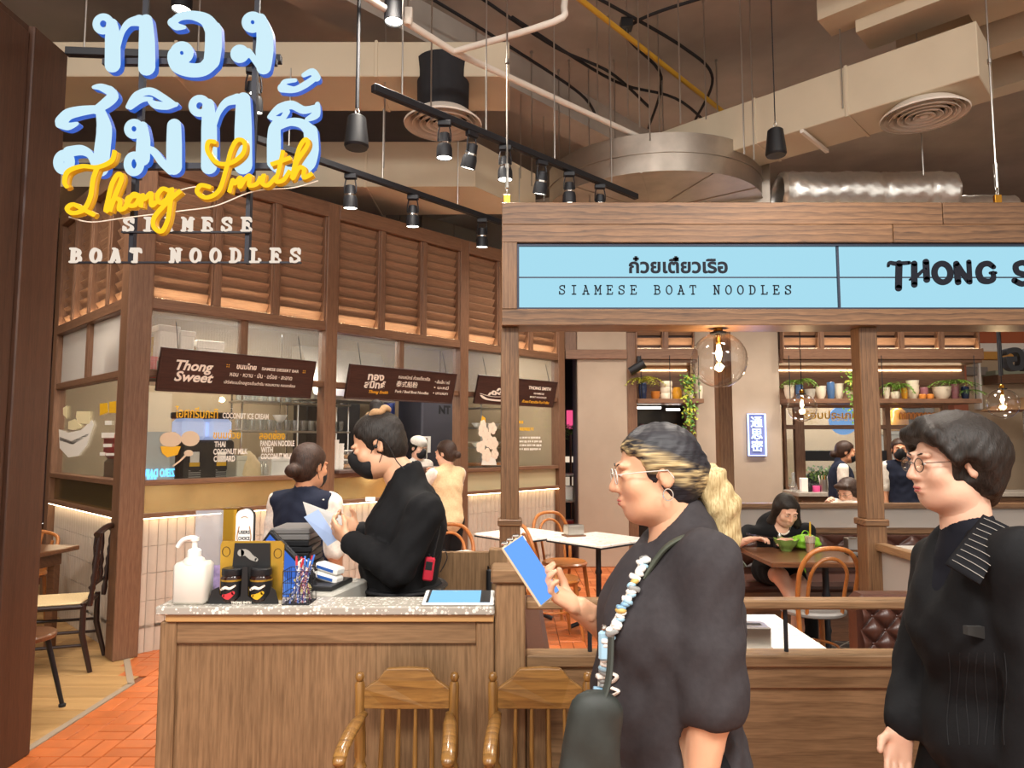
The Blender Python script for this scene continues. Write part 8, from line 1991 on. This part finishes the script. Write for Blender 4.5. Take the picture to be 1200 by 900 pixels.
# papers in her hands
def sheet(nm, lab, pts, Y, mat_, dY=0):
    t = thing(nm, lab, 'paper', wpt(*pts[0], Y)); o_ = t.location
    v = [Vector(wpt(*q, Y + dY*i)) - o_ for i, q in enumerate(pts)]
    m = MB().add(v + [q + Vector((.0, .002, .0)) for q in v], [(0, 1, 2, 3), (7, 6, 5, 4), (0, 4, 5, 1), (1, 5, 6, 2), (2, 6, 7, 3), (3, 7, 4, 0)]); m.build('sheet', mat_, t)
sheet('paper_sheet', 'white folded paper held by the uniformed woman', ((355, 588), (404, 606), (406, 616), (362, 612)), 2.72, PAPER, .01)
sheet('paper_slip', 'pale blue paper slip held by the uniformed woman', ((356, 606), (373, 597), (396, 632), (384, 640)), 2.66, plain('blue_paper', srgb('#a9bfe8'), .7), .005)

# ---------------------------------------------------------------- waitress seen from behind
def waiter(label, loc, rz, headw, facing, vest=C_NAVY, sleeve=C_WHITE, H=1.52, bun=True, mask=True, res=.014, skin=SKIN_B, arms=None, hair=HAIR_B, pitch=-8, yaw=0, long_sleeve=False, trousers=C_BLACK, hd=None):
    p = Person(label, loc, rz, H, skin, res, 1.0); p.HR = rot3(yaw, pitch)
    if hd: p.set(head=p.fromworld(hd))
    if arms: p.set(**arms(p))
    p.body(hands=(p.hand('R', curl=.5), p.hand('L', curl=.5)), face=facing, mouth=not mask)
    p.wear('shirt', p.torso(.006) + p.arm('L', .014, 1.9 if long_sleeve else .98, .02) + p.arm('R', .014, 1.9 if long_sleeve else .98, .02) + [CUT((0, 0, .8), (0, 0, -1))], sleeve, res, .003, 55.)
    k = H/1.6
    p.wear('vest', p.torso(.02, .05) + [CAP(np.array(p.J['neck'])+(0, -.005, -.05), np.array(p.J['neck'])+(0, 0, .025), .07, .06, .02), CUT((0, 0, .72*k), (0, 0, -1)), CUT((.185*k, 0, 0), (1, 0, 0)), CUT((-.185*k, 0, 0), (-1, 0, 0)), ELL(np.array(p.J['neck'])+(0, .05, .05), (.055, .06, .06), .006, '-')], vest, res, .003, 50.)
    p.wear('trousers', [ELL(p.J['pel'], (.165, .13, .13), .05)] + p.leg('R', .022, 1.95) + p.leg('L', .022, 1.95), trousers, res*1.2)
    p.shoes()
    p.hair(([p.E((.0, -.128, -.035), (.042, .036, .038), .008)] if bun else []), hair, res=res*.75)
    if mask: p.mask()
    return p
waiter('waitress in a navy vest with a low bun seen from behind', (wpt(357, 600, 3.8)[0], 3.8, 0), R(-16), None, False, H=1.53, hd=wpt(363, 547, 3.82), yaw=-10)
waiter('woman in a cream vest leaning at the kitchen pass, seen from behind', (-.62, 6.72, 0), R(46), None, False, C_CREAM, C_WHITE, 1.56, True, False, .016, SKIN_C, lambda p: dict(elR=(.24, .12, 1.12), wrR=(.16, .30, 1.22), elL=(-.24, .12, 1.12), wrL=(-.16, .30, 1.22)), HAIR_B, -10, 15, True)
hdp = kp(489, 506, .95); kw = kworld(hdp[0], .95, 0)
ck = waiter('cook in a white cap and dark mask inside the kitchen', (kw.x, kw.y, 0), R(46+180), None, True, C_WHITE, C_WHITE, 1.6, False, True, .018, SKIN_C, lambda p: dict(elR=(.30, .16, 1.16), wrR=(.46, .26, 1.30)), HAIR, -15, 10, True)
ck.wear('cap', [ck.E((0, -.01, .075), (.092, .108, .075), .02), CUT(ck.hp((0, 0, .045)), ck.HR @ np.array((0, -.15, -1)))], C_WHITE, .012)
# ---------------------------------------------------------------- rear staff
waiter('rear waitress in a navy vest turned to the right', (wpt(985, 560, 7.9)[0], 7.9, 0), R(-105), None, True, H=1.57, res=.016, hd=wpt(991, 530, 7.9), pitch=-6)
waiter('rear waitress in a navy vest facing the camera beside the post', (wpt(1060, 560, 7.9)[0], 7.9, 0), R(158), None, True, H=1.6, res=.016, bun=False, hd=wpt(1054, 527, 7.88), pitch=-2)
# ---------------------------------------------------------------- young woman eating
YG = 5.62
G = Person('young woman in a black dress with white trim eating noodles', (wpt(908, 640, YG)[0], YG, 0), R(172), 1.58, SKIN_C, .012, .95)
W = lambda px, py, Y: G.fromworld(wpt(px, py, Y))
G.HR = rot3(14, -30)
G.set(pel=(0, .0, .56), waist=(0, .03, .68), chest=(0, .07, .86), neck=W(915, 616, 5.50), head=W(921, 598, 5.42), shR=W(878, 624, 5.52), elR=W(852, 641, 5.42), wrR=W(880, 632, 5.25), shL=W(946, 622, 5.50), elL=W(949, 645, 5.42), wrL=W(926, 634, 5.26),
      hiR=(.09, .05, .55), knR=(.07, .46, .58), anR=(-.10, .58, .20), hiL=(-.09, .05, .55), knL=(-.06, .48, .52), anL=(-.02, .46, .10))
G.body(hands=(G.hand('R', fd=np.array(W(893, 630, 5.2))-np.array(G.J['wrR']), palm=(-.3, .2, -.9), curl=.7), G.hand('L', fd=np.array(W(914, 631, 5.2))-np.array(G.J['wrL']), palm=(.3, .2, -.9), curl=.8)), mouth=False)
G.wear('dress', G.torso(.012, .04) + G.arm('R', .013, .62, .02) + G.arm('L', .013, .62, .02) + G.leg('R', .018, .62) + G.leg('L', .018, .62) + [ELL(np.array(G.J['neck'])+(0, .07, .03), (.062, .075, .085), .006, '-')], C_BLACK, .011, .002, 30.)
nk = np.array(G.J['neck'])
m = MB(); m.tube([nk + np.array((.064*math.cos(a), .092-.05*abs(math.cos(a)), .012+.068*math.sin(a))) for a in [PI + i*PI/14 for i in range(15)]], .006, 6); m.build('neck_trim', C_WHITE, G.t)
for sd in 'RL':
    a, e = np.array(G.J['sh'+sd]), np.array(G.J['el'+sd]); d = (e-a)/np.linalg.norm(e-a); c_ = a+(e-a)*.66; u_ = np.cross(d, (0, 0, 1.)); u_ /= np.linalg.norm(u_); v_ = np.cross(d, u_)
    MB().tube([c_ + (u_*math.cos(q)+v_*math.sin(q))*.058 for q in [i*PI/8 for i in range(16)]], .006, 6, closed=True).build('sleeve_trim', C_WHITE, G.t)
G.hair([G.C((-.07, .01, .03), (-.095, .03, -.10), .03, .03, .03), G.C((-.095, .03, -.10), (-.10, .03, -.24), .03, .022, .03), G.C((.07, -.01, .03), (.085, -.02, -.12), .028, .03, .03), G.C((.085, -.02, -.12), (.09, -.03, -.26), .03, .022, .03), G.C((0, -.06, .0), (0, -.09, -.22), .06, .05, .04)], HAIR, (.083, .104, .092), res=.009)
for sd in 'RL':
    a = np.array(G.J['an'+sd]); G.wear('shoe', [CAP(a+(0, -.03, -.04), a+(0, .13, -.05), .042, .036, .02)], C_WHITE, .012, 0)
    G.wear('sock', [CAP(a+(0, 0, .10), a+(0, 0, -.02), .048, .046, .02)], C_BLACK, .012, 0)
wr = Vector(wpt(890, 630, 5.2)); t = thing('chopsticks', 'dark chopsticks in the eating woman\'s hand', 'chopsticks', wr)
for q in (0, .008): MB().tube([(-.09, .02, .02+q), (.10, -.02, -.005+q*.3)], [.0035, .002], 6).build('stick', DARKW, t)
# ---------------------------------------------------------------- seated diner with glasses behind the divider
YD = 6.75
E_ = Person('diner with short dark hair and glasses in a white shirt behind the divider', (wpt(1000, 600, YD)[0], YD, 0), R(115), 1.58, SKIN_C, .014, 1.0)
W = lambda px, py, Y: E_.fromworld(wpt(px, py, Y))
E_.HR = rot3(6, -22)
E_.set(pel=(0, 0, .56), waist=(0, .03, .68), chest=(0, .06, .84), neck=W(1003, 592, YD), head=W(994, 577, YD), shR=(.16, .06, .93), shL=(-.16, .06, .93), elR=(.2, .22, .76), wrR=W(968, 592, 6.62), elL=(-.22, .2, .74), wrL=(-.1, .36, .80), hiR=(.09, .05, .55), knR=(.1, .46, .52), anR=(.1, .42, .1), hiL=(-.09, .05, .55), knL=(-.1, .46, .52), anL=(-.1, .42, .1))
E_.body(hands=(E_.hand('R', curl=.8),)); E_.wear('shirt', E_.torso(.018) + E_.arm('L', .02, 1.0) + E_.arm('R', .02, 1.0), C_WHITE, .014)
E_.wear('trousers', [ELL(E_.J['pel'], (.165, .13, .12), .05)] + E_.leg('R', .02, 1.95) + E_.leg('L', .02, 1.95), C_BLACK, .018); E_.shoes()
E_.hair([E_.C((-.08, 0, .04), (-.085, -.01, -.04), .02, .018, .02), E_.C((.08, 0, .04), (.085, -.01, -.04), .02, .018, .02), E_.E((.03, .07, .09), (.05, .03, .025), .02), E_.E((-.03, .07, .09), (.05, .03, .025), .02)], HAIR_B, (.098, .116, .104), res=.009)
E_.glasses(plain('dark_frame', srgb('#2a2420'), .4))
t = thing('rear_booth_table', 'small booth table behind the divider with the seated diner', 'table', (wpt(965, 600, 6.75)[0]-.1, 6.75, 0)); MB().cbox(-.35, .35, -.3, .3, .72, .75, .005).build('table_top', W_DARKTOP, t); MB().lathe([(.2, 0), (.2, .02), (.03, .04), (.03, .72)], 16).build('pedestal', BLACK_M, t, smooth=40)
t = thing('upholstered_bench', 'plain leather bench under the diner behind the divider', 'bench', (E_.t.location.x+.05, YD+.0, 0)); MB().cbox(-.2, .35, -.3, .3, .36, .44, .02).build('cushion', LEATHER, t); MB().box(-.18, .33, -.28, .28, 0, .36).build('base', W_DARKTOP, t)
